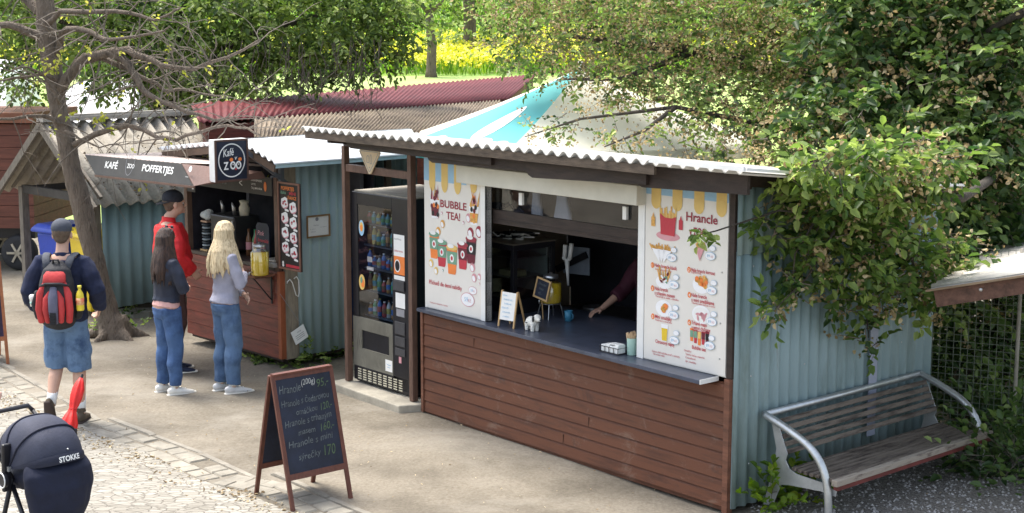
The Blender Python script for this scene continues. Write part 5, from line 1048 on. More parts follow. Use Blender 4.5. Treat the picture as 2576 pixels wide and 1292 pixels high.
# ================================================================= bin shelter / shed
Sf=Fr((-6.11,18.74),(-4.81,17.44)); SW=Sf.W
sr=thing('bin_shelter','small gabled bin shed with mossy corrugated roof and grey blue side','shed',tuple(Sf.A),Sf.ang)
SD=1.7; ze=1.5; zp=2.33
mb=MB(); mb.box(-.0,.09,-.05,.04,0,1.5); mb.build('gable_post',greywood,sr); mb=MB(); mb.box(SW-.1,SW-.02,-.04,.04,.0,1.5); mb.build('gable_post',greywood,sr)
for x in (0,SW-.1):
    mb=MB(); mb.box(x,x+.09,SD-.1,SD,0,1.5); mb.build('rear_post',greywood,sr)
cwall(sr,'side_wall',(SW,.04,.18),(0,SD,0),1.34,M('grey_blue_sheet',(.20,.30,.33),.5,.15,2,.15,st=(2,2,.4)),.15,.018,(1,0,0)); cwall(sr,'rear_wall',(0,SD,.15),(SW,0,0),1.75,asb,.16,.022,(0,-1,0)); 
mb=MB(); mb.box(.05,SW-.05,-.03,.03,1.42,1.52); mb.box(.02,.08,.04,SD,1.42,1.5); mb.build('tie_beam',M('dark_beam',(.05,.045,.04),.8,.2),sr)
xm=SW/2; o_=.27
for sg,nm in((-1,'left'),(1,'right')):
    xe=xm+sg*(xm+o_); mb=MB(); mb.corrq((xe,-.18,ze-.06),(xe,SD+.15,ze-.06),(xm+sg*.0,SD+.15,zp),(xm+sg*.0,-.18,zp),(SD+.33)/.168,.034,V((sg*.7,0,.7)),.014,8); mb.build('roof_sheet',asb,sr,True)
    mb=MB(); mb.bar((xe,-.20,ze-.10),(xm,-.20,zp-.03),.04,.09,(0,0,1)); mb.bar((xe+(-sg)*.12,-.05,ze-.0),(xm,-.05,zp-.08),.04,.07); mb.build('gable_rafter',greywood,sr)
mb=MB(); mb.bar((xm,-.2,zp+.04),(xm,SD+.17,zp+.04),.16,.05); mb.bar((xm,-.2,zp+.075),(xm,SD+.17,zp+.075),.09,.03); mb.build('ridge_cap',M('grey_ridge_cap',(.30,.28,.25),.8,.2),sr)
mb=MB(); mb.bar((xm-.35,.5,zp-.4),(xm+.1,.5,zp-.1),.05,.06); mb.build('inner_brace',redwood,sr)
# leaf litter on that roof
P=[];
for k in range(420):
    t_=rk.random()**.6; y=-.1+ (round(rk.uniform(0,11))*.168+rk.uniform(-.03,.03)); p=Sf.w(xm+t_*(xm+.2),y,zp-(zp-ze+.06)*t_*((xm+.2)/(xm+o_))+.0); P.append(tuple(p))
P=np.array(P)-np.array(Sf.A); n=len(P); D=rg.normal(size=(n,3)); D[:,2]*=.2; N=rg.normal(size=(n,3))*.3; N[:,2]=1; rr_=rg.uniform(.015,.045,n)
lo=leafobj('fallen_leaves',P,D,N,rr_,rr_*.7,leafmat('brown_leaves',[(.02,.015,.01),(.06,.04,.02),(.15,.10,.05)],.1,.9),sr); lo.rotation_euler=(0,0,-Sf.ang); lo.location=(0,0,.012)
# bins
def wbin(col,lid,label,x,y,rz,yellow=False):
    p=Sf.w(x,y,0); g=thing('wheelie_bin',label,'bin',tuple(p),Sf.ang+rz); mb=MB(); mb.ring([[(-.24*s,-.26*s,z),(.24*s,-.26*s,z),(.24*s,.26*s,z),(-.24*s,.26*s,z)] for s,z in((.82,.06),(1.0,.95))]); mb.build('body',col,g,bevel=.03)
    mb=MB(); mb.ring([[(-.28*s,-.32*s,z),(.28*s,-.32*s,z),(.28*s,.30*s,z),(-.28*s,.30*s,z)] for s,z in((1,.955),(1,1.0),(.8,1.06))]); mb.build('lid',lid,g,bevel=.02); mb=MB(); mb.tube([(-.22,.33,.98),(.22,.33,.98)],.02,8); mb.build('handle',lid,g)
    for sx in(-.2,.2):
        mb=MB(); mb.lathe((sx-.03,.22,.1),[(.1,0),(.1,.06)],16,(1,0,0)); mb.build('wheel',black,g)
    mb=MB(); cv=Cv(mb,(-.17,-.262,.25),(1,0,0),(0,.06,1))
    if yellow:
        for k in range(9): cv.rect(.0,.34,.12+.06*k,.15+.06*k,GO,1)
    else:
        cv.rect(.02,.32,.1,.6,BL,1); cv.poly([(.06,.2),(.15,.5),(.22,.3),(.28,.45),(.28,.14)],PA,2); cv.text('PAPÍR',.05,.5,.08,PA,3,.02)
    mb.build('sticker',PM,g); return g
bb=M('bin_blue',(.02,.06,.42),.35,.1); by=M('bin_yellow',(.72,.52,.02),.35,.1)
wbin(bb,bb,'blue paper recycling bin in the gabled shed behind the man with backpack',.50,.30,R(8)); wbin(by,by,'yellow recycling bin right of the blue one, beside the tree trunk',1.17,.35,R(-5),True)
wbin(bb,M('bin_grey_lid',(.10,.12,.18),.4,.1),'second blue bin at the back of the gabled shed',.9,1.0,R(0))
# ================================================================= wagon at far left
p=At(25,645,21); g=thing('wooden_wagon','reddish brown boarded trailer wagon standing at the far left edge','wagon',(p.x,21.3,0),R(-4))
mb=MB()
for k in range(9): mb.box(-2.2,.28,0,1.6,.62+.165*k,.62+.165*k+.158)
mb.build('boarded_body',M('wagon_boards',(.13,.042,.026),.55,.3,3,.35,st=(.7,4,8)),g)
mb=MB(); mb.box(-2.3,.36,-.08,1.7,2.12,2.26); mb.build('top_edge',M('wagon_edge',(.22,.085,.045),.6,.25,3,.3),g)
mb=MB(); mb.box(-2.1,.2,.2,1.4,.45,.6); mb.build('chassis',black,g)
for x in(0.0,-.75):
  for y in (.02,1.4):
    w=MB(); w.lathe((x,y,.26),[(.15,0),(.22,.0),(.25,.03),(.255,.09),(.25,.15),(.22,.18),(.15,.18)],28,(0,1,0)); wo=w.build('wheel',M('tyre',(.03,.03,.032),.8,.2),g,True)
    w=MB(); w.lathe((x,y-.012,.26),[(.04,.0),(.05,.02)],16,(0,1,0)); w.lathe((x,y+.03,.26),[(.15,0),(.155,.02)],24,(0,1,0))
    for k in range(6): a=k*1.047; w.bar((x+.03*math.cos(a),y+.005,.26+.03*math.sin(a)),(x+.15*math.cos(a),y+.012,.26+.15*math.sin(a)),.03,.055,(0,1,0))
    w.build('rim',M('rim_grey',(.42,.38,.30),.4,.15,metal=.3),wo)
# white marquee behind the shed, and a second pale one at far left
for i,(x0,x1,yt,yb,Y,lb) in enumerate([(172,388,205,292,25.5,'bright white marquee roof behind the bin shed ridge'),(-150,62,150,255,31,'white marquee partly hidden by branches at the far left')]):
    a=At(x0,yb,Y); b=At(x1,yb,Y); c=At((x0+x1)/2,yt,Y); z0=gz(a.x,Y); w=(b.x-a.x)/2; g=thing('white_marquee',lb,'marquee',((a.x+b.x)/2,Y,z0)); he=a.z-z0-.1; hp=c.z-z0
    mb=MB(); mb.ring([[(-w,-1.2,he),(w,-1.2,he),(w,1.2,he),(-w,1.2,he)],[(-w*.85,-.7,he+(hp-he)*.7),(w*.85,-.7,he+(hp-he)*.7),(w*.85,.7,he+(hp-he)*.7),(-w*.85,.7,he+(hp-he)*.7)],[(-w*.7,-.1,hp),(w*.7,-.1,hp),(w*.7,.1,hp),(-w*.7,.1,hp)]]); mb.build('canvas_roof',M('white_canvas',(.86,.86,.86),.7,.03),g)
    for sx in(-w*.95,w*.95):
        for sy in(-1.1,1.1): mb=MB(); mb.bar((sx,sy,0),(sx,sy,he),.05,.05); mb.build('pole',alu,g)
# ================================================================= long low buildings behind
def lowb(name,label,q,waves,amp,rm,wm,Ndrop=None,gut=None):
    TL,TR,BR,BL=[V(p) for p in q]; c=(TL+TR+BR+BL)/4; g=thing(name,label,'building',(c.x,c.y,0)); o=V((c.x,c.y,0))
    N=(TR-TL).cross(BL-TL).normalized(); N=-N if N.z<0 else N
    mb=MB(); mb.corrq(BL-o,BR-o,TR-o,TL-o,waves,amp,N,.012,7,3); mb.build('roof',rm,g,True)
    ins=lambda p:(p*.97+c*.03)
    mb=MB(); P=[ins(p)-o-V((0,0,.06)) for p in (BL,BR,TR,TL)]; mb.ring([[V((p.x,p.y,min(0,gz(p.x+o.x,p.y+o.y))-.1)) for p in P],P]); mb.build('walls',wm,g); return g
TL=At(480,262,19.8);TR=At(1350,187,31.3);BR=At(1280,249,24.4);QL=At(495,318,18.4); QL2=At(500,308,18.3)
lowb('long_shed','long low building with burgundy corrugated roof behind the kiosks',(TL,TR,BR,QL2),62,.013,redroof,M('maroon_boards',(.12,.03,.02),.7,.3,4,.4,st=(1,1,8)))
TL=At(640,300,18.2);TR=At(1262,253,24.1);BR=At(1200,350,17.2);QL=At(640,346,17.3)
lowb('old_shed','older building with brown lichened corrugated roof in front of the burgundy roof',(TL,TR,BR,QL),60,.018,M('brown_lichen_roof',(.26,.21,.155),.95,.3,3,.6,40,col2=(.09,.07,.055),amt=.45,dist=.02),M('maroon_boards',(.12,.03,.02)))
TL=At(1700,250,24);TR=At(1790,245,24.5);BR=At(1800,300,22.5);QL=At(1700,300,22)
# ================================================================= parasol
ap=At(1460,172,16.6); g=thing('large_parasol','big turquoise and cream parasol with printed panels behind the kiosk roof','parasol',(ap.x,ap.y,0))
turq=leafmat('turquoise_canvas',[(.17,.56,.57),(.22,.62,.62)],.35,.7); crm=leafmat('cream_canvas',[(.80,.79,.72),(.84,.83,.76)],.5,.7)
n=8; rad=1.95; ht=ap.z; he=2.28; a0=R(202)
vs=[(rad*math.cos(a0+k*6.2832/n),rad*math.sin(a0+k*6.2832/n),he) for k in range(n)]
def panel(m,ks,nm):
    mb=MB()
    for k in ks:
        a=V(vs[k]);b=V(vs[(k+1)%n]); A_=V((0,0,ht)); G_=8
        for lay in(0,-.01):
            o=len(mb.v)
            for i in range(G_+1):
                t_=i/G_
                for j in range(G_+1):
                    p=A_.lerp(a.lerp(b,j/G_),max(t_,.01)); p.z-= .035*math.sin(math.pi*t_)+.03*math.sin(math.pi*j/G_)*t_-lay; mb.v.append(tuple(p))
            for i in range(G_):
                for j in range(G_): q=o+i*(G_+1)+j; mb.f.append((q,q+G_+1,q+G_+2,q+1)); mb.mi.append(0)
        # valance
        mb.ring([[a+V((0,0,-.01)),b+V((0,0,-.01)),b+V((0,0,-.16)),a+V((0,0,-.16))],[a*.995+V((0,0,-.01)),b*.995+V((0,0,-.01)),b*.995+V((0,0,-.16)),a*.995+V((0,0,-.16))]])
    mb.build(nm,m,g,True)
panel(turq,[0,4],'turquoise_panel'); panel(crm,[1,2,3,5,6,7],'cream_panel')
mb=MB(); mb.tube([(0,0,0),(0,0,ht)],.035,10); mb.build('pole',pine,g); mb=MB(); mb.ell((0,0,ht+.03),.05,.05,.05); mb.build('finial',wht,g)
for k in range(n):
    mb=MB(); mb.bar((0,0,ht-.22),(vs[k][0]*.97,vs[k][1]*.97,he-.07),.02,.02); mb.build('rib',pine,g)
mb=MB(); mb.box(-.35,.35,-.35,.35,0,.1); mb.build('base',greywood,g)
# printed shapes on the turquoise panel
mb=MB(); a=V(vs[0]);b=V(vs[1]); 
def pp(t_,s_): 
    p=V((0,0,ht)).lerp(a.lerp(b,s_),t_); p.z-=.035*math.sin(math.pi*t_)+.03*math.sin(math.pi*s_)*t_-.006; return p
def blob(ct,cs,rt,rs,m): mb.m=m; mb.add([pp(ct+rt*math.cos(k*.349),cs+rs*math.sin(k*.349)) for k in range(18)],[tuple(range(18))])
blob(.68,.5,.22,.11,PL); blob(.93,.18,.04,.06,PL); blob(.90,.62,.035,.10,PL); blob(.93,.85,.03,.07,PL)
mb.m=BL
for k in range(9): c=pp(.55+.03*k,.5+.06*math.sin(k*2)); mb.add([c+V((0,0,.004)),pp(.56+.03*k,.54+.05*math.sin(k*2))+V((0,0,.004)),pp(.565+.03*k,.46)+V((0,0,.004))],[(0,1,2)])
mb.build('printed_motif',PM,g)
# ================================================================= chalkboard A-frame
fl=G(748,1290);fr=G(886,1257);bl=G(637,1248);br=G(781,1215); c=(fl+fr+bl+br)/4; 
Ux=((fr-fl)+(br-bl)).normalized(); ang=math.atan2(Ux.y,Ux.x); w=.46; dpt=.30; ht_=.98
def aboard(label,loc,ang,w,ht_,dpt,wood,face,lines,group=None,text2=True,mat_txt=None):
    g=thing('chalkboard_stand',label,'chalkboard',loc,ang); 
    for s in(-1,1):
        mb=MB()
        for x in(-w/2,w/2): mb.bar((x,s*dpt,0),(x,s*.012,ht_),.032,.022,(0,s,.3))
        a=lambda t_:(s*(.012+(dpt-.012)*(1-t_)),ht_*t_)
        for t_,hh in((.985,.045),(.25,.045)): y,z=a(t_); mb.bar((-w/2,y,z),(w/2,y,z),.02,hh,(0,-s*dpt,ht_))
        mb.build('frame',wood,g,bevel=.003)
        y0_,z0=a(.27); y1_,z1=a(.965); mb=MB(); t=.006; mb.hexa([(-w/2+.014,y0_-t,z0),(w/2-.014,y0_-t,z0),(w/2-.014,y0_+t,z0),(-w/2+.014,y0_+t,z0),(-w/2+.014,y1_-t,z1),(w/2-.014,y1_-t,z1),(w/2-.014,y1_+t,z1),(-w/2+.014,y1_+t,z1)]); mb.build('slate',face,g)
        if s==-1 and lines:
            mb=MB(); O=V((-w/2+.02,y0_-t-.001,z0)); cv=Cv(mb,O,(1,0,0),(0,y1_-y0_,z1-z0)); hh=math.hypot(y1_-y0_,z1-z0); lines(cv,w-.04,hh); mb.build('chalk_writing',[chalkf,chalk,chalkg,pink],g)
    mb=MB(); mb.bar((-w/2,-.012,ht_+.004),(w/2,-.012,ht_+.004),.05,.014); mb.build('top_rail',wood,g); return g
def L1(cv,w,h):
    b=.001; T=lambda s,u,v,sz,m,wd,rot=.05: cv.text(s,w*u,h*v,sz,m,1,b,.22,w*wd,rot,.05)
    T('Hranole',.03,.84,.085,0,.40); T('(200g)',.45,.90,.06,1,.26); T('95,-',.74,.86,.085,2,.22)
    T('Hranole s čedarovou',.03,.70,.07,0,.9); T('omáčkou',.28,.60,.06,0,.40); T('120,-',.74,.61,.075,2,.22)
    T('Hranole s trhaným',.04,.49,.07,0,.88); T('masem',.26,.39,.06,0,.32); T('160,-',.68,.39,.08,2,.26)
    T('Hranole s mini',.05,.27,.07,0,.84); T('sýrečky',.20,.13,.065,0,.42); T('170',.68,.13,.11,2,.22)
ma=M('aboard_mahogany',(.125,.043,.028),.45,.2,6,.15,st=(5,5,1.5))
aboard('brown framed chalkboard stand with white price writing on the dirt in the foreground',tuple(c),ang,.50,.97,.26,ma,navy,L1)
def L2(cv,w,h):
    for k in range(4): cv.text(['Palačinky','káva','zmrzlina','točená'][k],w*.1,h*(.75-.18*k),.08,3,1,.006,.2,w*.7)
p=G(28,922); aboard('orange brown chalkboard stand cut off by the left edge of the photo',(p.x-.45,p.y+.18,0),R(28),.6,1.05,.26,M('aboard_orange',(.34,.12,.045),.45,.2,6,.15,st=(5,5,1.5)),M('purple_slate',(.035,.02,.05),.6,.4),L2)
# ================================================================= bench
O=V((1.83,10.64,0)); U=V((.75,.66,0)).normalized(); ang=math.atan2(U.y,U.x)
g=thing('park_bench','tubular steel bench with dark weathered wooden slats against the blue wall','bench',tuple(O),ang)
# local: x along, -y outward
BLn=1.96; old=M('weathered_slat',(.165,.135,.11),.85,.45,4,.6,40,col2=(.045,.034,.028),amt=.46,st=(1,7,7),dist=.01)
def arc(pts,n=5):
    P=[V(p) for p in pts]; out=[P[0]]
    for i in range(len(P)-1):
        p0=P[max(i-1,0)];p1=P[i];p2=P[i+1];p3=P[min(i+2,len(P)-1)]
        for k in range(1,n+1):
            t_=k/n; out.append(.5*((2*p1)+(p2-p0)*t_+(2*p0-5*p1+4*p2-p3)*t_*t_+(3*p1-p0-3*p2+p3)*t_**3))
    return out
for x in(0,BLn):
    mb=MB(); mb.tube(arc([(x,0,.70),(x,-.12,.665),(x,-.26,.615),(x,-.40,.55),(x,-.50,.46),(x,-.56,.34),(x,-.585,.18),(x,-.59,0)]),.028,14); mb.build('arm_tube',alu,g,True)
    xx=x+(.035 if x==0 else -.035)
    pr=[(0.03,0),(-.07,0),(-.13,.20),(-.50,.245),(-.60,.235),(-.61,.28),(-.50,.31),(-.26,.33),(-.20,.36),(-.17,.41),(-.20,.50),(-.13,.66),(-.05,.665),(-.12,.47),(-.08,.36)]
    pr=[(.02,0),(-.06,0),(-.14,.20),(-.22,.215),(-.50,.235),(-.62,.225),(-.63,.265),(-.50,.30),(-.28,.31),(-.21,.335),(-.175,.39),(-.19,.44),(-.10,.64),(-.04,.655),(-.09,.46),(-.075,.34)]
    mb=MB(); mb.ring([[(xx-.004,y,z) for y,z in pr],[(xx+.004,y,z) for y,z in pr]]); mb.build('side_plate',M('plate_grey_metal',(.42,.43,.43),.45,.12,9,.15,metal=.4),g)
mb=MB(); mb.tube([(-.0,0,.70),(BLn,0,.70)],.026,14); mb.build('back_tube',alu,g,True)
for k in range(5):
    t_=k/4; y=-.085-.10*t_; z=.655-.20*t_; mb=MB(); mb.bar((.045,y,z),(BLn-.045,y,z),.022,.036,(0,.35,1)); mb.build('back_slat',old,g,bevel=.004)
for k in range(8):
    t_=k/7; y=-.24-.36*t_; z=.335-.012*math.sin(t_*3.1)+.01*t_; mb=MB(); mb.bar((.0 if k>5 else .045,y,z),(BLn-.0 if k>5 else BLn-.045,y,z),.036,.026); mb.build('seat_slat',old,g,bevel=.004)
mb=MB(); mb.bar((-.02,-.645,.335),(BLn+.02,-.645,.335),.05,.045); mb.build('front_slat',M('pale_worn_slat',(.33,.285,.235),.85,.4,4,.6,40,col2=(.09,.06,.05),amt=.42,st=(1.5,7,7)),g,bevel=.005)
mb=MB(); mb.bar((.0,-.645,.297),(BLn,-.645,.297),.04,.03); mb.build('slat_support',M('red_edge',(.13,.03,.025),.7,.3),g)
# ================================================================= mesh fence + planks + right shelter
FA=K.w(KW,KD,0); FB=G(2545,1165); Ff=Fr(FA,(FB.x,FB.y))
g=thing('mesh_fence','wire mesh fence panel between the blue wall and a thin steel post','fence',tuple(Ff.A),Ff.ang); fw=Ff.W; mb=MB(); fh=1.72
n=int(fw*1.6/.055)
for i in range(n+1): x=fw*1.6*i/n; mb.bar((x,0,.02),(x,0,fh),.004,.004)
for j in range(int(fh/.055)+1): z=.02+.055*j; mb.bar((0,.004,z),(fw*1.6,.004,z),.004,.004)
mb.build('mesh',M('dull_wire',(.14,.16,.13),.6,.2,metal=.3),g)
for x in(fw,fw*1.6): mb=MB(); mb.tube([(x,-.02,0),(x,-.02,1.75)],.016,8); mb.build('post',M('post_grey',(.30,.28,.24),.6,.2),g,True)
for i,(a,b,wd) in enumerate([((2385,985,13.6),(2640,850,14.2),.42),((2420,1060,13.1),(2660,935,13.7),.40),((2450,1125,12.7),(2680,1020,13.2),.34)]):
    p=At(*a);q=At(*b); c=(p+q)/2; g=thing('stacked_plank',['upper pale plank leaning behind the mesh fence','middle pale plank behind the mesh fence','lowest pale plank behind the mesh fence'][i],'plank',(c.x,c.y,0),0,'planks behind the fence'); mb=MB(); mb.bar(p-V((c.x,c.y,0)),q-V((c.x,c.y,0)),.05,wd,(0,-.5,.8)); mb.build('board',M('old_pale_board',(.24,.19,.13),.85,.25,3,.4,st=(1,5,5)),g)
    mb=MB(); mb.bar((.0,.12,0),(.0,.12,max(.2,c.z-.15)),.08,.08); mb.build('support',greywood,g)
p1=At(2342,724,10.8); dv=V((.87,-.5,0)); de=V((1.6,2.8,0)).normalized(); sl=.25
g=thing('plank_shelter','low open shelter with pale corrugated roof and brown rafter at the right edge','shelter',(p1.x,p1.y,0)); o=V((p1.x,p1.y,0))
A_=p1-o; Lv=1.9; Le=3.4; Bv=A_+dv*Lv+V((0,0,sl*Lv)); NN=V((-.2,-.0,1)); 
mb=MB(); mb.corrq(A_,A_+de*Le,Bv+de*Le,Bv,Le/.15,.022,NN,.012,8,1)
mb.build('roof_sheet',M('pale_fibre_sheet',(.66,.63,.58),.8,.14,4,.5,40),g,True)
mb=MB(); mb.bar(A_+dv*.03+de*.04-V((0,0,.085)),Bv+de*.04-V((0,0,.085)),.05,.12); mb.build('verge_rafter',M('brown_rafter',(.13,.065,.045),.6,.35,4,.4,st=(4,4,4)),g)
mb=MB(); mb.bar(A_+dv*-.03-V((0,0,.024)),Bv-V((0,0,.024)),.07,.014); mb.build('verge_trim',M('trim_tan',(.27,.19,.12),.7,.2),g)
mb=MB()
for s_ in(.35,1.1,1.7):
    p=A_+dv*s_+V((0,0,sl*s_-.075))-de*.0; mb.lathe(p-de*-.012,[(.014,0),(.012,.006),(.004,.009)],10,-de)
mb.build('bolt_head',steel,g)
for s_,e_ in((1.8,.1),(1.8,3.2),(.2,3.2)):
    mb=MB(); p=A_+dv*s_+de*e_; mb.bar((p.x,p.y,0),(p.x,p.y,p.z+sl*s_-.06),.09,.09); mb.build('post',brnwood,g)
# ================================================================= people
skin=M('skin',(.55,.33,.24),.55,.06,8,.05); skin2=M('skin_pale',(.62,.40,.31),.55,.06,8,.05)
def hand(mb,w,d,n,thumb,curl=.5,s=1.0,only=None):
    """w wrist, d finger direction, n palm normal, thumb side vector"""
    w,d,n,sd=V(w),V(d).normalized(),V(n).normalized(),V(thumb).normalized()
    mb.tube([w-d*.02*s,w+d*.02*s,w+d*.05*s,w+d*.085*s],[(.024*s,.019*s),(.033*s,.016*s),(.040*s,.015*s),(.038*s,.012*s)],12,side=sd,rnd_end=True)
    for k,(o,L) in enumerate(((.029,.068),(.010,.078),(-.010,.072),(-.028,.056))):
        b=w+d*.08*s+sd*o*s; c=curl*(1+.12*k); L*=s
        d1=(d*math.cos(c*.5)+n*math.sin(c*.5)); d2=(d*math.cos(c*1.3)+n*math.sin(c*1.3)); d3=(d*math.cos(c*1.9)+n*math.sin(c*1.9))
        p1=b+d1*L*.42; p2=p1+d2*L*.34; p3=p2+d3*L*.24
        mb.tube([b-d*.01,p1,p2,p3],[.0095*s,.0088*s,.0082*s,.007*s],8,rnd_end=True)
    b=w+d*.025*s+sd*.03*s; t1=b+(sd*.75+d*.7).normalized()*.035*s; t2=t1+(sd*.25+d*.9+n*.4).normalized()*.03*s
    mb.tube([b-sd*.012,t1,t2],[.013*s,.0105*s,.0085*s],8,rnd_end=True)
def person(label,loc,rz,H,J,sp,female=False,headyaw=0,headpitch=0,skinm=None,seed=1,group=None):
    s=H/1.75; g=thing('person',label,'person',loc,rz,group); sk=skinm or skin; f=.90 if female else 1.0
    X=lambda p:V(p)*s
    hip={k:V(J.get('hip'+k,((-.088 if k=='L' else .088),0,.90))) for k in 'LR'}; kn={k:V(J['knee'+k]) for k in 'LR'}; an={k:V(J['ankle'+k]) for k in 'LR'}
    sh={k:V(((-.172 if k=='L' else .172)*f,-.0,1.405)) for k in 'LR'}; el={k:V(J['elbow'+k]) for k in 'LR'}; wr={k:V(J['wrist'+k]) for k in 'LR'}
    hipw=.172 if not female else .178; bw=J.get('belly',0)
    T=[(.80,.10,.09,-.01),(.86,hipw*.93,.115,-.012),(.93,hipw,.122,-.012),(1.03,(.150+bw) if not female else .135,.105+bw,.0),(1.12,(.150+bw) if not female else .128,.104+bw*1.2,.005+bw*.4),(1.22,.158*f+bw*.5,.112+bw*.6,.005+bw*.2),(1.32,.172*f,.118,.0),(1.39,.168*f,.102,-.008),(1.435,.125*f,.082,-.012),(1.465,.075,.066,-.005)]
    def torso(mb,z0,z1,e,sc=1.0):
        pts=[t for t in T if z0<=t[0]<=z1]
        if pts[0][0]>z0+.005:
            lo=[t for t in T if t[0]<z0][-1]; hi=pts[0]; k=(z0-lo[0])/(hi[0]-lo[0]); pts=[tuple(lo[i]+(hi[i]-lo[i])*k for i in range(4))]+pts
        mb.tube([X((0,t[3],t[0])) for t in pts],[((t[1]+e)*s,(t[2]+e)*s) for t in pts],20,side=(1,0,0))
    mb=MB(); torso(mb,.82,1.47,0)
    hy=math.radians(headyaw); hx=V((math.cos(hy),math.sin(hy),0)); hfw=V((-math.sin(hy),math.cos(hy),0)); hp=math.radians(headpitch)
    fw=(hfw*math.cos(hp)+V((0,0,math.sin(hp)))).normalized(); up=hx.cross(fw)
    HC=V(J.get('head',(0,.025,1.635)))
    mb.tube([X((0,-.01,1.44)),X((0,.0,1.50)),X(HC-up*.07)],[.062*s*f,.054*s*f,.052*s*f],14)
    h=lambda a,b,c: X(HC+hx*a+fw*b+up*c)
    mb.ell(h(0,-.008,.025),.076*s,.094*s,.092*s,16,10,hx,fw,up); mb.ell(h(0,.022,-.045),.058*s,.068*s,.068*s,14,9,hx,fw,up)
    mb.tube([h(0,.09,.012),h(0,.112,-.02),h(0,.104,-.032)],[.008*s,.014*s,.010*s],8,rnd_end=True)
    mb.ell(h(0,.084,-.085),.022*s,.016*s,.016*s,10,6,hx,fw,up)
    mb.tube([h(-.025,.088,-.062),h(0,.094,-.060),h(.025,.088,-.062)],[.006*s,.009*s,.006*s],8,rnd_end=True)
    mb.tube([h(-.045,.082,.022),h(0,.094,.022),h(.045,.082,.022)],[.009*s,.010*s,.009*s],8,rnd_end=True)
    for q in(-1,1): mb.ell(h(q*.078,-.005,-.012),.010*s,.020*s,.032*s,10,7,hx,fw,up)
    for k in 'LR':
        q=-1 if k=='L' else 1
        mb.tube([X(sh[k]+V((-.03*q,0,0))),X(sh[k]),X(sh[k].lerp(el[k],.45)),X(el[k]),X(el[k].lerp(wr[k],.35)),X(wr[k])],[.052*s*f,.054*s*f,.046*s*f,.038*s*f,.038*s*f,.025*s*f],12,rnd_end=True)
        if J.get('hand'+k): d,n_,th=J['hand'+k]; hand(mb,X(wr[k]),d,n_,th,J.get('curl',.5),s*(.93 if female else 1))
        mb.tube([X(hip[k]+V((0,0,.02))),X(hip[k].lerp(kn[k],.3)),X(kn[k].lerp(hip[k],.15)),X(kn[k]),X(kn[k].lerp(an[k],.35)+V((0,-.022,0))),X(an[k].lerp(kn[k],.12)),X(an[k])],[.088*s,.085*s,.062*s,.056*s,.056*s,.036*s,.036*s],14,rnd_end=True)
    organic('body',mb,sk,g,.0075,3)
    # eyes, mouth
    mb=MB(); 
    for q in(-1,1): mb.ell(h(q*.031,.078,.002),.012*s,.010*s,.009*s,10,7,hx,fw,up)
    mb.build('eye',M('eye_white',(.55,.5,.46),.3,.02),g,True)
    mb=MB()
    for q in(-1,1): mb.ell(h(q*.031,.0875,.002),.0055*s,.0025*s,.0055*s,10,6,hx,fw,up)
    mb.build('iris',black,g,True)
    mb=MB(); mb.tube([h(-.024,.094,-.063),h(0,.1025,-.062),h(.024,.094,-.063)],[.002*s,.0035*s,.002*s],6); mb.build('mouth',M('lip',(.38,.15,.13),.5,.05),g,True)
    # top garment
    t=sp['top']; mb=MB(); e=t.get('ease',.014); torso(mb,t['hem'],1.445,e)
    for k in 'LR':
        q=-1 if k=='L' else 1; pts=[X(sh[k]+V((-.04*q,0,.0))),X(sh[k]+V((0,0,.003))),X(sh[k].lerp(el[k],.5)),X(el[k]),X(el[k].lerp(wr[k],.4)),X(el[k].lerp(wr[k],t.get('cuff',.93)))]
        r=t.get('arm',1.0); mb.tube(pts,[.060*s*f,(.060+e*.4)*s*f,(.053+e*.6)*s*f*r,(.047+e*.5)*s*f*r,(.045+e*.5)*s*f*r,(.034+e*.4)*s*f*r],14,rnd_end=False)
    if t.get('collar'): mb.tube([X((0,-.012,1.42)),X((0,-.008,1.475+t['collar']))],[(.088*s,.078*s),(.070*s,.066*s)],16,side=(1,0,0))
    organic(t['name'],mb,t['mat'],g,.009,3,t.get('fold',.006),(7,7,13),seed)
    if sp.get('under'): mb=MB(); torso(mb,sp['under'][0],1.13,.010); organic('undershirt',mb,sp['under'][1],g,.01,2,.003)
    # bottoms
    b=sp['bottom']; mb=MB(); torso(mb,.815,1.015,.012)
    for k in 'LR':
        end=b.get('end',.97); r=b.get('leg',1.0)
        pts=[(hip[k]+V((0,0,.03)),.10),(hip[k].lerp(kn[k],.3),.099),(hip[k].lerp(kn[k],.7),.083*r),(kn[k],.074*r),(kn[k].lerp(an[k],.4)+V((0,-.015,0)),.069*r),(kn[k].lerp(an[k],.75),.060*r),(kn[k].lerp(an[k],.97),.056*r)]
        if end<=0: pts=pts[:4]; pts[-1]=(kn[k].lerp(an[k],.10),.083*r); pts[-2]=(pts[-2][0],.092*r)
        mb.tube([X(p) for p,_ in pts],[q*s for _,q in pts],16)
    organic(b['name'],mb,b['mat'],g,.009,3,b.get('fold',.006),(8,8,9),seed+5)
    # shoes and socks
    so=sp['shoe']
    for k in 'LR':
        ty=J.get('toe'+k,V((0,1,0))); ty=V(ty).normalized(); sx=ty.cross(V((0,0,1))); sx=sx.normalized() if sx.length>.1 else V((1,0,0)); sx=V((sx.x,sx.y,sx.z)); u=sx.cross(ty); c=an[k]
        c0=c-u*.05
        o=MB(); o.tube([X(c0-ty*.065+u*.01),X(c0-ty*.03+u*.012),X(c0+ty*.05+u*.0),X(c0+ty*.13-u*.012),X(c0+ty*.19-u*.018)],[(.028*s,.036*s),(.040*s,.044*s),(.044*s,.038*s),(.048*s,.027*s),(.030*s,.016*s)],14,side=sx,rnd_end=True)
        o.tube([X(c+u*.005),X(c+u*.05 if so.get('high') else c+u*.02)],[.044*s,.040*s],12); sh_=organic('shoe',o,so['mat'],g,.007,2)
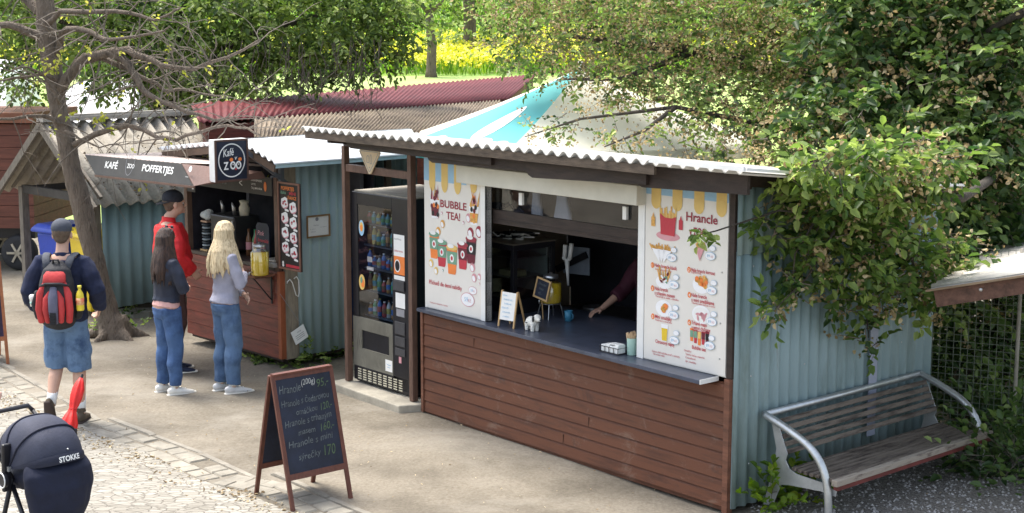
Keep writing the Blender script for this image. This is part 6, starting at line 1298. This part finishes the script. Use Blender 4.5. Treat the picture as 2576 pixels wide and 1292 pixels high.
        o=MB(); o.tube([X(c0-ty*.085-u*.028),X(c0+ty*.0-u*.028),X(c0+ty*.1-u*.029),X(c0+ty*.215-u*.026)],[(.030*s,.012*s),(.042*s,.014*s),(.052*s,.013*s),(.028*s,.012*s)],14,side=sx,rnd_end=True); so_=o.build('sole',so['sole'],sh_,True)
        if so.get('sock'): o=MB(); L_=so.get('sockh',.13); o.tube([X(an[k]+u*.0),X(an[k].lerp(kn[k],L_/.4))],[.041*s,.045*s],14); o.build('sock',so['sock'],g,True)
        if so.get('lace'):
            o=MB()
            for i in range(4): o.tube([X(c0+ty*(.03+.026*i)+u*(.040-.006*i)-sx*.022),X(c0+ty*(.03+.026*i)+u*(.048-.007*i)),X(c0+ty*(.03+.026*i)+u*(.040-.006*i)+sx*.022)],.0032,5)
            o.build('lace',so['lace'],sh_,True)
    return g,h,s,X
def hair(g,h,s,mat,kind,seed=0,length=.35,sp_=1.0):
    mb=MB()
    if kind=='short':
        mb.ell(h(0,-.018,.030),.082*s,.095*s,.094*s,16,10); mb.ell(h(0,-.05,-.025),.062*s,.045*s,.05*s)
        return organic('hair',mb,mat,g,.008,2,.003)
    # long: cap + falling strands
    mb.ell(h(0,-.018,.032),.088*s,.100*s,.097*s,18,12)
    r=random.Random(seed)
    for k in range(46):
        a=math.radians(r.uniform(195,345)) if k<32 else math.radians(r.choice([r.uniform(175,200),r.uniform(340,365)]))
        ca,sa=math.cos(a),math.sin(a); L=length*r.uniform(.8,1.05)
        p=[h(ca*.05,sa*.05-.018,.10),h(ca*.084,sa*.09-.018,.03),h(ca*.092,sa*.098-.02,-.06),h(ca*.105*(.4+.6*sp_),sa*.15-.015,-.06-L*.36),h(ca*.115*sp_+r.uniform(-.01,.01),sa*.185+r.uniform(-.012,.005),-.06-L*.7),h(ca*.11*sp_+r.uniform(-.02,.02),sa*.195+r.uniform(-.01,.01),-.06-L)]
        mb.tube(p,[.018*s,.021*s,.020*s,.019*s,.016*s,.005*s],7,rnd_end=True)
    return organic('hair',mb,mat,g,.0075,1,.0025,(40,40,4),seed)
def cap(g,h,s,mat,bill=1,logo=None,R_=1.0):
    mb=MB(); mb.ell(h(0,-.012,.055),.088*s,.104*s,.082*s,18,10); 
    mb2=MB(); 
    c=organic('cap',mb,mat,g,.008,2,.0)
    pts=[]; 
    for sgn,z in((1,.0),(1,-.006)):
        row=[]
        for k in range(9):
            a=math.pi*(k/8); row.append(h(math.cos(a)*.078,bill*(.06+math.sin(a)*.115),.030+z-.02*math.sin(a)))
        pts.append(row)
    mb2.ring([pts[1],pts[0]]); mb2.build('peak',mat,g); return c
def J0(**k):
    d=dict(kneeL=(-.095,.03,.49),kneeR=(.095,.03,.49),ankleL=(-.09,-.02,.085),ankleR=(.09,-.02,.085),elbowL=(-.25,-.03,1.13),elbowR=(.25,-.03,1.13),wristL=(-.26,.07,.90),wristR=(.26,.07,.90),handL=((0,.1,-1),(1,0,0),(0,1,0)),handR=((0,.1,-1),(-1,0,0),(0,1,0)))
    d.update(k); return d
den=M('blue_denim',(.065,.13,.28),.85,.35,5,.35,90,col2=(.03,.065,.16),amt=.47); den2=M('faded_denim',(.115,.19,.31),.85,.3,6,.35,90,col2=(.035,.07,.15),amt=.46)
# man with backpack walking away
g,h,s,X=person('man in dark navy jumper, denim shorts and grey cap walking away with a backpack',(-3.93,13.05,0),R(2),1.80,
 J0(kneeL=(-.10,.07,.50),ankleL=(-.11,-.17,.20),toeL=(.0,.45,-.9),kneeR=(.095,.03,.50),ankleR=(.10,-.0,.085),elbowL=(-.285,-.05,1.15),elbowR=(.285,-.05,1.15),wristL=(-.27,.11,.98),wristR=(.27,.11,.98),handL=((.5,.6,-.6),(1,0,0),(0,.5,.5)),handR=((-.3,.6,-.7),(-1,0,0),(0,.5,.5)),belly=.015,curl=.8),
 dict(top=dict(name='jumper',mat=M('dark_navy_jumper',(.012,.017,.045),.9,.25,8,.3,80),hem=.90,ease=.024,arm=1.28,fold=.012,collar=.012),bottom=dict(name='denim_shorts',mat=den2,end=0,leg=1.22,fold=.013),shoe=dict(mat=M('brown_suede',(.085,.065,.045),.9,.2,15,.3),sole=M('sole_dark',(.05,.035,.03),.8,.1),sock=M('white_sock',(.75,.75,.74),.9,.04),sockh=.15,high=1)),seed=1)
hair(g,h,s,M('cropped_hair',(.12,.085,.06),.9,.2,40,.4),'short'); cap(g,h,s,M('dark_grey_cap',(.055,.062,.08),.85,.15,10,.2))
mb=MB(); mb.ringo=None
mb.ell(h(0,-.098,.035),.028*s,.012*s,.02*s,12,6); mb.build('cap_opening',M('cropped_hair',(.12,.085,.06)),g,True)
# backpack (worn): own thing
bp=thing('backpack','red, grey and black backpack with a yellow bottle in the side pocket','backpack',(-3.93,13.05,0),R(2))
bk=M('pack_black',(.018,.018,.022),.75,.2,20,.3); rd=M('pack_red',(.46,.04,.04),.7,.15,10,.3); gy=M('pack_grey',(.11,.11,.16),.75,.15,10,.3)
mb=MB(); mb.tube([X((0,-.20,.93)),X((0,-.225,1.0)),X((0,-.235,1.12)),X((0,-.22,1.25)),X((0,-.195,1.36)),X((0,-.18,1.41))],[(.15,.09),(.165,.12),(.165,.125),(.15,.105),(.12,.08),(.07,.04)],20,side=(1,0,0),rnd_end=True); body=organic('pack_body',mb,bk,bp,.009,3,.003)
for sx in(-1,1):
    mb=MB(); mb.tube([X((sx*.115,-.31,.945)),X((sx*.125,-.325,1.05)),X((sx*.115,-.315,1.18)),X((sx*.075,-.285,1.28))],[(.028,.02),(.034,.022),(.032,.02),(.016,.012)],12,side=(1,0,0),rnd_end=True); mb.build('side_panel',rd,bp,True)
    mb=MB(); mb.tube([X((sx*.055,-.335,.95)),X((sx*.066,-.352,1.05)),X((sx*.060,-.345,1.14)),X((sx*.03,-.325,1.20))],[(.024,.02),(.028,.022),(.028,.02),(.016,.012)],12,side=(1,0,0),rnd_end=True); mb.build('front_stripe',rd,bp,True)
    mb=MB(); mb.tube([X((sx*.08,-.20,1.37)),X((sx*.105,-.13,1.46)),X((sx*.12,-.03,1.478)),X((sx*.125,.09,1.42)),X((sx*.13,.15,1.30))],[(.034,.009)]*5,10,side=(1,0,0)); mb.build('strap',M('strap_grey',(.05,.055,.07),.8,.15,30,.3),bp,True)
    mb=MB(); mb.tube([X((sx*.165,-.20,.97)),X((sx*.185,-.21,1.08)),X((sx*.17,-.2,1.17))],[(.03,.06),(.035,.065),(.025,.05)],12,side=(1,0,0),rnd_end=True); mb.build('side_pocket',bk,bp,True)
mb=MB(); mb.tube([X((0,-.345,.94)),X((0,-.368,1.05)),X((0,-.36,1.16)),X((0,-.33,1.23))],[(.035,.02),(.042,.022),(.042,.02),(.03,.014)],12,side=(1,0,0),rnd_end=True); mb.build('centre_panel',gy,bp,True)
mb=MB(); mb.tube([X((0,-.295,1.275)),X((0,-.275,1.33)),X((0,-.25,1.36))],[(.10,.03),(.095,.03),(.075,.02)],14,side=(1,0,0),rnd_end=True); mb.build('top_panel',rd,bp,True)
mb=MB(); mb.tube([X((-.12,-.29,1.24)),X((-.06,-.335,1.265)),X((.06,-.335,1.265)),X((.12,-.29,1.24))],.012,8); mb.tube([X((-.03,-.2,1.40)),X((-.02,-.22,1.45)),X((.02,-.22,1.45)),X((.03,-.2,1.40))],.009,8); mb.build('zip_band',bk,bp,True)
mb=MB(); mb.box(-.025,.025,-.40,-.385,.955,1.06)
for k in range(4): mb.box(-.027,.027,-.405,-.4,.962+.024*k,.972+.024*k)
mb.build('rubber_patch',bk,bp)
bt=thing('drink_bottle','yellow juice bottle with red label in the backpack side pocket','bottle',tuple(V((-3.93,13.05,0))+Matrix.Rotation(R(2),3,'Z')@X((.20,-.27,1.03))),R(2)); mb=MB(); mb.lathe((0,0,0),[(.03,0),(.034,.01),(.034,.12),(.028,.15),(.013,.18),(.013,.195)],14); mb.build('body',M('juice_yellow',(.75,.60,.05),.3,.1,12),bt,True)
mb=MB(); mb.lathe((0,0,.195),[(.017,0),(.017,.022)],12); mb.build('cap',M('yellow_cap',(.8,.7,.1),.4,.05),bt,True); mb=MB(); mb.lathe((0,0,.05),[(.0348,0),(.035,.06)],14); mb.build('label_band',M('label_mix',(.75,.12,.06),.5,.2,25,0,col2=(.8,.6,.3),amt=.5),bt,True)
bt=thing('drink_bottle','small white capped bottle in the left backpack pocket','bottle',tuple(V((-3.93,13.05,0))+Matrix.Rotation(R(2),3,'Z')@X((-.205,-.22,1.06))),R(2)); mb=MB(); mb.lathe((0,0,0),[(.025,0),(.025,.06),(.03,.065),(.03,.09),(.02,.10)],14); mb.build('body',paper,bt,True); mb=MB(); mb.lathe((0,0,.02),[(.0255,0),(.0258,.02)],14); mb.build('label_band',mint,bt,True)
def rotv(a): return lambda v: Matrix.Rotation(a,3,'Z')@V(v)
shoew=dict(mat=M('white_leather',(.82,.80,.75),.5,.08,12,.1),sole=M('white_sole',(.78,.75,.68),.6,.05),sock=M('ankle_skin_sock',(.66,.60,.52),.8,.05),sockh=.05,lace=wht)
# dark haired woman
fold=dict(elbowL=(-.24,.07,1.12),elbowR=(.24,.07,1.12),wristL=(.03,.20,1.12),wristR=(-.03,.22,1.15),handL=((1,.1,-.1),(0,-1,0),(0,0,1)),handR=((-1,.1,.1),(0,-1,0),(0,0,1)))
g,h,s,X=person('woman with long dark brown hair in a dark jacket and jeans, arms folded',(-3.28,14.12,0),R(-48),1.59,
 J0(kneeL=(-.095,.02,.49),kneeR=(.10,.03,.49),toeL=(-.1,1,0),toeR=(.15,1,0),ankleL=(-.10,-.03,.085),ankleR=(.12,.0,.085),**fold),
 dict(top=dict(name='jacket',mat=M('dark_navy_jacket',(.022,.028,.05),.6,.3,7,.3,40),hem=.985,ease=.022,arm=1.2,fold=.009,collar=.0),under=(.93,M('pink_shirt',(.62,.36,.33),.8,.05)),bottom=dict(name='jeans',mat=den,leg=1.12,fold=.012),shoe=shoew),True,headyaw=22,seed=2)
hair(g,h,s,M('dark_brown_hair',(.075,.040,.028),.45,.5,6,.6,60,st=(16,16,1),col2=(.018,.010,.009),amt=.52),'long',3,.40,1.2)
mb=MB(); 
for q in(-1,1): mb.ell(h(q*.036,.045,.125),.030*s,.012*s,.018*s,12,6)
mb.tube([h(-.07,.03,.12),h(-.09,-.05,.06)],.004,6); mb.tube([h(.07,.03,.12),h(.09,-.05,.06)],.004,6); mb.tube([h(-.01,.045,.128),h(.01,.045,.128)],.004,6); mb.build('sunglasses',black,g,True)
mb=MB(); mb.tube([X((.21,.07,1.10)),X((.215,.1,1.17))],.006,6); mb.build('zip',steel,g)
# man in red
g,h,s,X=person('tall man in a bright red softshell jacket and dark cap looking towards the hut',(-3.44,15.05,0),R(-68),1.84,
 J0(elbowL=(-.26,-.02,1.13),elbowR=(.28,-.0,1.14),wristL=(-.20,.17,.99),wristR=(.20,.17,1.0),handL=((.3,.6,-.7),(1,0,0),(0,.5,.5)),handR=((-.3,.6,-.7),(-1,0,0),(0,.5,.5)),belly=.035,toeR=(.2,1,0),curl=.8,head=(0,.05,1.63)),
 dict(top=dict(name='softshell_jacket',mat=M('bright_red_softshell',(.60,.018,.022),.6,.12,7,.15,60),hem=.93,ease=.042,arm=1.4,fold=.012,collar=.03),bottom=dict(name='trousers',mat=M('brown_trousers',(.085,.045,.04),.85,.2,8,.3),leg=1.2,fold=.009),shoe=dict(mat=M('navy_shoe',(.015,.022,.05),.7,.2),sole=M('white_sole',(.78,.75,.68)),sock=black,lace=navy)),headyaw=4,headpitch=2,seed=4)
hair(g,h,s,M('cropped_hair',(.12,.085,.06)),'short'); cap(g,h,s,M('black_cap',(.02,.022,.03),.85,.15,10,.2),bill=-1)
mb=MB(); mb.ell(h(0,.062,-.07),.05*s,.045*s,.04*s,12,8); mb.build('beard_stubble',M('stubble',(.22,.13,.10),.9,.2,60,.2),g,True) if 0 else None
mb=MB(); mb.tube([X((.155,-.02,1.17)),X((.165,.0,1.08))],.006,6); mb.build('pocket_zip',M('dark_zip',(.12,.0,.01),.5,.1),g)
# blonde woman
g,h,s,X=person('woman with long straight blonde hair in a light grey jumper and blue jeans',(-2.73,14.16,0),R(-52),1.65,
 J0(kneeL=(-.095,.02,.49),kneeR=(.10,.03,.49),toeL=(-.05,1,0),toeR=(.12,1,0),ankleL=(-.10,-.03,.085),ankleR=(.11,.0,.085),elbowL=(-.24,.07,1.12),elbowR=(.235,.05,1.12),wristL=(.0,.22,.98),wristR=(.0,.22,1.2),handL=((.9,.1,-.6),(0,-1,0),(.3,0,1)),handR=((-1,.1,.1),(0,-1,0),(0,0,1))),
 dict(top=dict(name='jumper',mat=M('lilac_grey_knit',(.34,.34,.42),.9,.12,7,.35,120),hem=.93,ease=.016,arm=1.1,fold=.010,collar=-.02),bottom=dict(name='jeans',mat=M('mid_blue_denim',(.095,.165,.29),.85,.3,5,.35,90,col2=(.04,.08,.17),amt=.45),leg=1.2,fold=.012),shoe=dict(mat=M('grey_white_trainer',(.62,.62,.62),.6,.12,18,.1),sole=M('white_sole',(.78,.75,.68)),sock=paper,sockh=.07,lace=wht)),True,headyaw=26,seed=6,skinm=skin2)
hair(g,h,s,M('blonde_hair',(.74,.60,.38),.4,.3,6,.6,60,st=(16,16,1),col2=(.33,.22,.11),amt=.46),'long',9,.37,1.55)
# kiosk worker
w=K.w(1.66,1.24,.05)
g,h,s,X=person('kiosk worker in a dark maroon shirt leaning one arm on the worktop',tuple(w),K.ang+R(180),1.72,
 J0(elbowR=(.30,.06,1.17),wristR=(.33,.31,1.02),handR=((.2,1,-.25),(0,0,-1),(-1,.2,0)),head=(0,.05,1.63)),
 dict(top=dict(name='shirt',mat=M('maroon_shirt',(.06,.012,.025),.8,.2),hem=.93,ease=.02,arm=1.2,fold=.006,cuff=.45),bottom=dict(name='trousers',mat=M('dark_trousers',(.02,.02,.03),.85,.2),leg=1.1),shoe=dict(mat=black,sole=black)),seed=8)
hair(g,h,s,M('dark_hair',(.02,.015,.012),.6,.2),'short')
# person in the gap between hut and vending machine
w=Hf.w(HW-.35,1.1,.12)
g,h,s,X=person('person in blue jeans standing in the dark gap behind the vending machine',tuple(w),K.ang+R(100),1.72,J0(),dict(top=dict(name='shirt',mat=M('dark_shirt',(.02,.022,.03),.9,.2),hem=.93,ease=.02),bottom=dict(name='jeans',mat=M('deep_blue_denim',(.04,.08,.20),.85,.3),leg=1.05),shoe=dict(mat=M('grey_shoe',(.1,.1,.11)),sole=black)),seed=9)
hair(g,h,s,M('dark_hair',(.02,.015,.012)),'short')
# ================================================================= pram
PO=V((-3.08,9.56,-.0)); a=R(48)
pr=thing('pram','navy blue pram with a large rounded hood and bagged seat at the lower left','pram',tuple(PO),a)
nv=M('navy_fabric',(.013,.016,.034),.72,.15,12,.2,90); nv2=M('navy_fabric_light',(.034,.038,.062),.75,.12,12,.2,90); nv3=M('deep_navy_pad',(.006,.009,.026),.8,.2,8,.35,30)
# local: x = lateral axis, -y = towards the viewer side (back of the hood). pivots at x=+-.25, z .74
zc_=.67; rx=.232
def gore(t0,t1,r0,r1,mat,name,n=9,m=22,th=.004,ro=.0):
    mb=MB(); rows=[]
    for lay in(0,1):
        for i in range(n+1):
            t_=R(t0+(t1-t0)*i/n); rr=(r0+(r1-r0)*i/n)-lay*th; bul=.006*math.sin(math.pi*i/n)
            row=[]
            for j in range(m+1):
                p=-1+2*j/m; q=(1-abs(p)**2.6)**(1/2.6) if abs(p)<1 else 0
                row.append((p*(rx+ro-lay*.003),-math.cos(t_)*(rr+bul)*max(q,.02),zc_+math.sin(t_)*(rr+bul)*max(q,.02)))
            rows.append(row)
    N_=m+1; vs=[p for r in rows for p in r]; fs=[]
    for lay in(0,1):
        b0=lay*(n+1)*N_
        for i in range(n):
            for j in range(m):
                q=b0+i*N_+j; fs.append((q,q+1,q+N_+1,q+N_) if lay else (q,q+N_,q+N_+1,q+1))
    mb.add(vs,fs); return mb.build(name,mat,pr,True)
gore(20,62,.292,.297,nv2,'hood_panel'); gore(62,104,.297,.302,nv2,'hood_panel'); gore(104,140,.299,.302,nv2,'hood_panel')
gore(9,21,.300,.302,nv,'hood_hem',ro=.004)
for tdeg,rr in ((61,.303),(104,.307),(141,.305)):
    mb=MB(); t_=R(tdeg); pts=[]
    for j in range(25):
        p=-1+2*j/24; q=max((1-abs(p)**2.6),0)**(1/2.6); pts.append((p*(rx+.004),-math.cos(t_)*rr*max(q,.02),zc_+math.sin(t_)*rr*max(q,.02)))
    mb.tube(pts,.007,6); mb.build('hood_rib',black if tdeg>130 else nv,pr,True)
mb=MB(); mb.tube([(0,-.17,.70),(0,-.20,.64),(0,-.215,.55),(0,-.20,.44),(0,-.16,.33),(0,-.08,.24)],[(.225,.06),(.242,.105),(.238,.125),(.215,.13),(.175,.115),(.12,.08)],24,side=(1,0,0),rnd_end=True)
mb.tube([(0,-.12,.62),(0,.15,.56)],[(.205,.12),(.18,.10)],20,side=(1,0,0),rnd_end=True)
organic('seat_body',mb,nv3,pr,.012,3,.007,(6,6,6),3)
# wordmark wrapped on the hood hem
vs,fs=textgeo('STOKKE',.03,0); x0=min(p[0] for p in vs);x1=max(p[0] for p in vs); kx=.155/(x1-x0); mb=MB(); out=[]
def hp_(u,el,rr): 
    p=max(-.999,min(.999,u/rx)); q=(1-abs(p)**2.6)**(1/2.6); t_=R(el); return (u,-math.cos(t_)*rr*q,zc_+math.sin(t_)*rr*q)
for p in vs: out.append(hp_(-.045+(p[0]-x0)*kx,11.2+p[1]*9.0,.3095))
mb.add(out,fs); mb.build('wordmark',paper,pr)
mb=MB(); mb.ell(hp_(.035,25,.302),.007,.007,.007,10,6); mb.build('snap_button',steel,pr,True)
for sx in(-1,1):
    mb=MB(); x=sx*(rx+.01); mb.bar((x,-.0,.84),(x,.02,.52),.03,.06,(1,0,0)); mb.build('hinge_arm',black,pr,bevel=.01)
    mb=MB(); mb.lathe((x+sx*.012,.015,.60),[(.05,0),(.05,.02),(.03,.024)],24,(sx,0,0)); mb.build('hub',black,pr); mb=MB(); mb.tube([(x+sx*.036,.015+.042*math.cos(k*.2618),.60+.048*math.sin(k*.2618)) for k in range(25)],.0045,6); mb.build('hub_ring',paper,pr,True)
    mb=MB(); mb.box(x-.008,x+.012,-.03,-.01,.66,.69); mb.box(x-.008,x+.012,-.0,.02,.72,.74); mb.build('buckle',alu,pr)
for sx in(-.2,.2):
    mb=MB(); mb.tube([(sx,.02,.60),(sx,.20,.20),(sx*1.2,.28,.14)],.016,8); mb.tube([(sx,.02,.55),(sx,-.20,.2),(sx*.8,-.3,.1)],.016,8); mb.tube([(sx,.02,.6),(sx,.25,.78),(sx,.42,.90)],.014,8); mb.build('chassis_tube',black,pr,True)
    for y,r in((.28,.14),(-.3,.1)):
        mb=MB(); xx=sx*1.2; mb.lathe((xx-.02,y,r),[(r*.7,0),(r,.006),(r,.034),(r*.7,.04)],24,(1,0,0)); mb.build('wheel',black,pr,True)
mb=MB(); mb.tube([(-.2,.42,.90),(-.19,.46,.93),(.19,.46,.93),(.2,.42,.90)],.016,8); mb.build('handlebar',black,pr,True)
# red folded umbrella clipped to the pram
q=PO+V((.13,.16,.80)); p0=At(168,1085,9.75); p1=At(206,948,9.95); um=thing('folded_umbrella','red folded umbrella sticking up out of the pram hood','umbrella',tuple(p0)); d=(p1-p0)
mb=MB(); n=9; rs=[]
for i,(t_,r) in enumerate([(-.25,.03),(-.12,.05),(0,.055),(.15,.05),(.30,.034),(.40,.022),(.48,.030),(.62,.036),(.78,.034),(.90,.022),(.97,.010)]):
    c=d*t_; u=d.cross(V((0,1,0))).normalized(); w=d.cross(u).normalized()
    rs.append([c+(u*math.cos(k*.2618)+w*math.sin(k*.2618))*r*(1+.22*math.sin(k*.2618*6+i*.6)) for k in range(24)])
mb.ring(rs); mb.build('canopy',M('red_nylon',(.68,.02,.015),.45,.12,8,.1),um,True); mb=MB(); mb.tube([d*.96,d*1.04],[.010,.008],8); mb.build('tip',black,um); mb=MB(); mb.tube([d*-.5,d*-.2],.006,8); mb.build('shaft',steel,um)
mb=MB(); mb.tube([d*.39+(u*math.cos(k*.6283)+w*math.sin(k*.6283))*.025 for k in range(11)],.004,5); mb.build('closing_band',M('red_band',(.5,.01,.01),.5,.1),um,True)
# the person pushing it: mostly outside the frame, one hand on the handlebar
hd=At(2,1092,9.98); per=V((hd.x-.62,hd.y+.30,0))
g,h,s,X=person('person pushing the pram, only a hand visible at the left edge',tuple(per),R(-115),1.68,
 J0(elbowR=(.26,.12,1.14),elbowL=(-.26,.12,1.14),wristR=(.12,.50,1.03),wristL=(-.16,.50,1.03),handL=((.4,1,-.2),(0,0,-1),(1,0,0)),handR=((-.2,1,-.2),(0,0,-1),(-1,0,0)),curl=1.1),
 dict(top=dict(name='jumper',mat=M('grey_jumper',(.12,.13,.15),.9,.1),hem=.95,ease=.018,cuff=.95),bottom=dict(name='jeans',mat=den,leg=1.1),shoe=shoew),True,seed=12,skinm=skin2)
hair(g,h,s,M('dark_brown_hair',(.025,.013,.011)),'long',5,.2)
# ================================================================= light, sky, camera
SUN_EL=R(66); SUN_AZ=R(-25)   # azimuth measured from -Y (behind the camera), towards -X
w=bpy.data.worlds.new('World'); S.world=w; w.use_nodes=True; nt=w.node_tree
sk=nt.nodes.new('ShaderNodeTexSky'); sk.sky_type='NISHITA'; sk.sun_disc=False; sk.sun_elevation=SUN_EL; sk.sun_rotation=R(-50); sk.dust_density=3; sk.air_density=1.2; sk.ozone_density=.6
bg=nt.nodes['Background']; bg.inputs['Strength'].default_value=.15; hs=nt.nodes.new('ShaderNodeHueSaturation'); hs.inputs['Saturation'].default_value=.6; nt.links.new(sk.outputs[0],hs.inputs['Color']); nt.links.new(hs.outputs[0],bg.inputs['Color'])
ld=bpy.data.lights.new('sun','SUN'); ld.energy=2.4; ld.angle=R(24); ld.color=(1,.95,.87); so=bpy.data.objects.new('sun',ld); COL.objects.link(so)
to_sun=V((-math.sin(R(50))*math.cos(SUN_EL),math.cos(R(50))*math.cos(SUN_EL),math.sin(SUN_EL)))
so.rotation_euler=to_sun.to_track_quat('Z','Y').to_euler()
cd=bpy.data.cameras.new('camera'); cam=bpy.data.objects.new('camera',cd); COL.objects.link(cam); S.camera=cam
cam.location=(0,0,CH); cam.rotation_euler=(R(90)-PITCH,0,0); cd.lens=FP/2576*36; cd.sensor_width=36; cd.clip_end=1000; cd.clip_start=.1
S.view_settings.view_transform='Standard'; S.view_settings.look='None'; S.view_settings.exposure=1.35; S.view_settings.gamma=1
bpy.data.scenes.remove(TMP)
S.render.resolution_x=1024; S.render.resolution_y=513
S.cycles.max_bounces=8; S.cycles.transparent_max_bounces=12
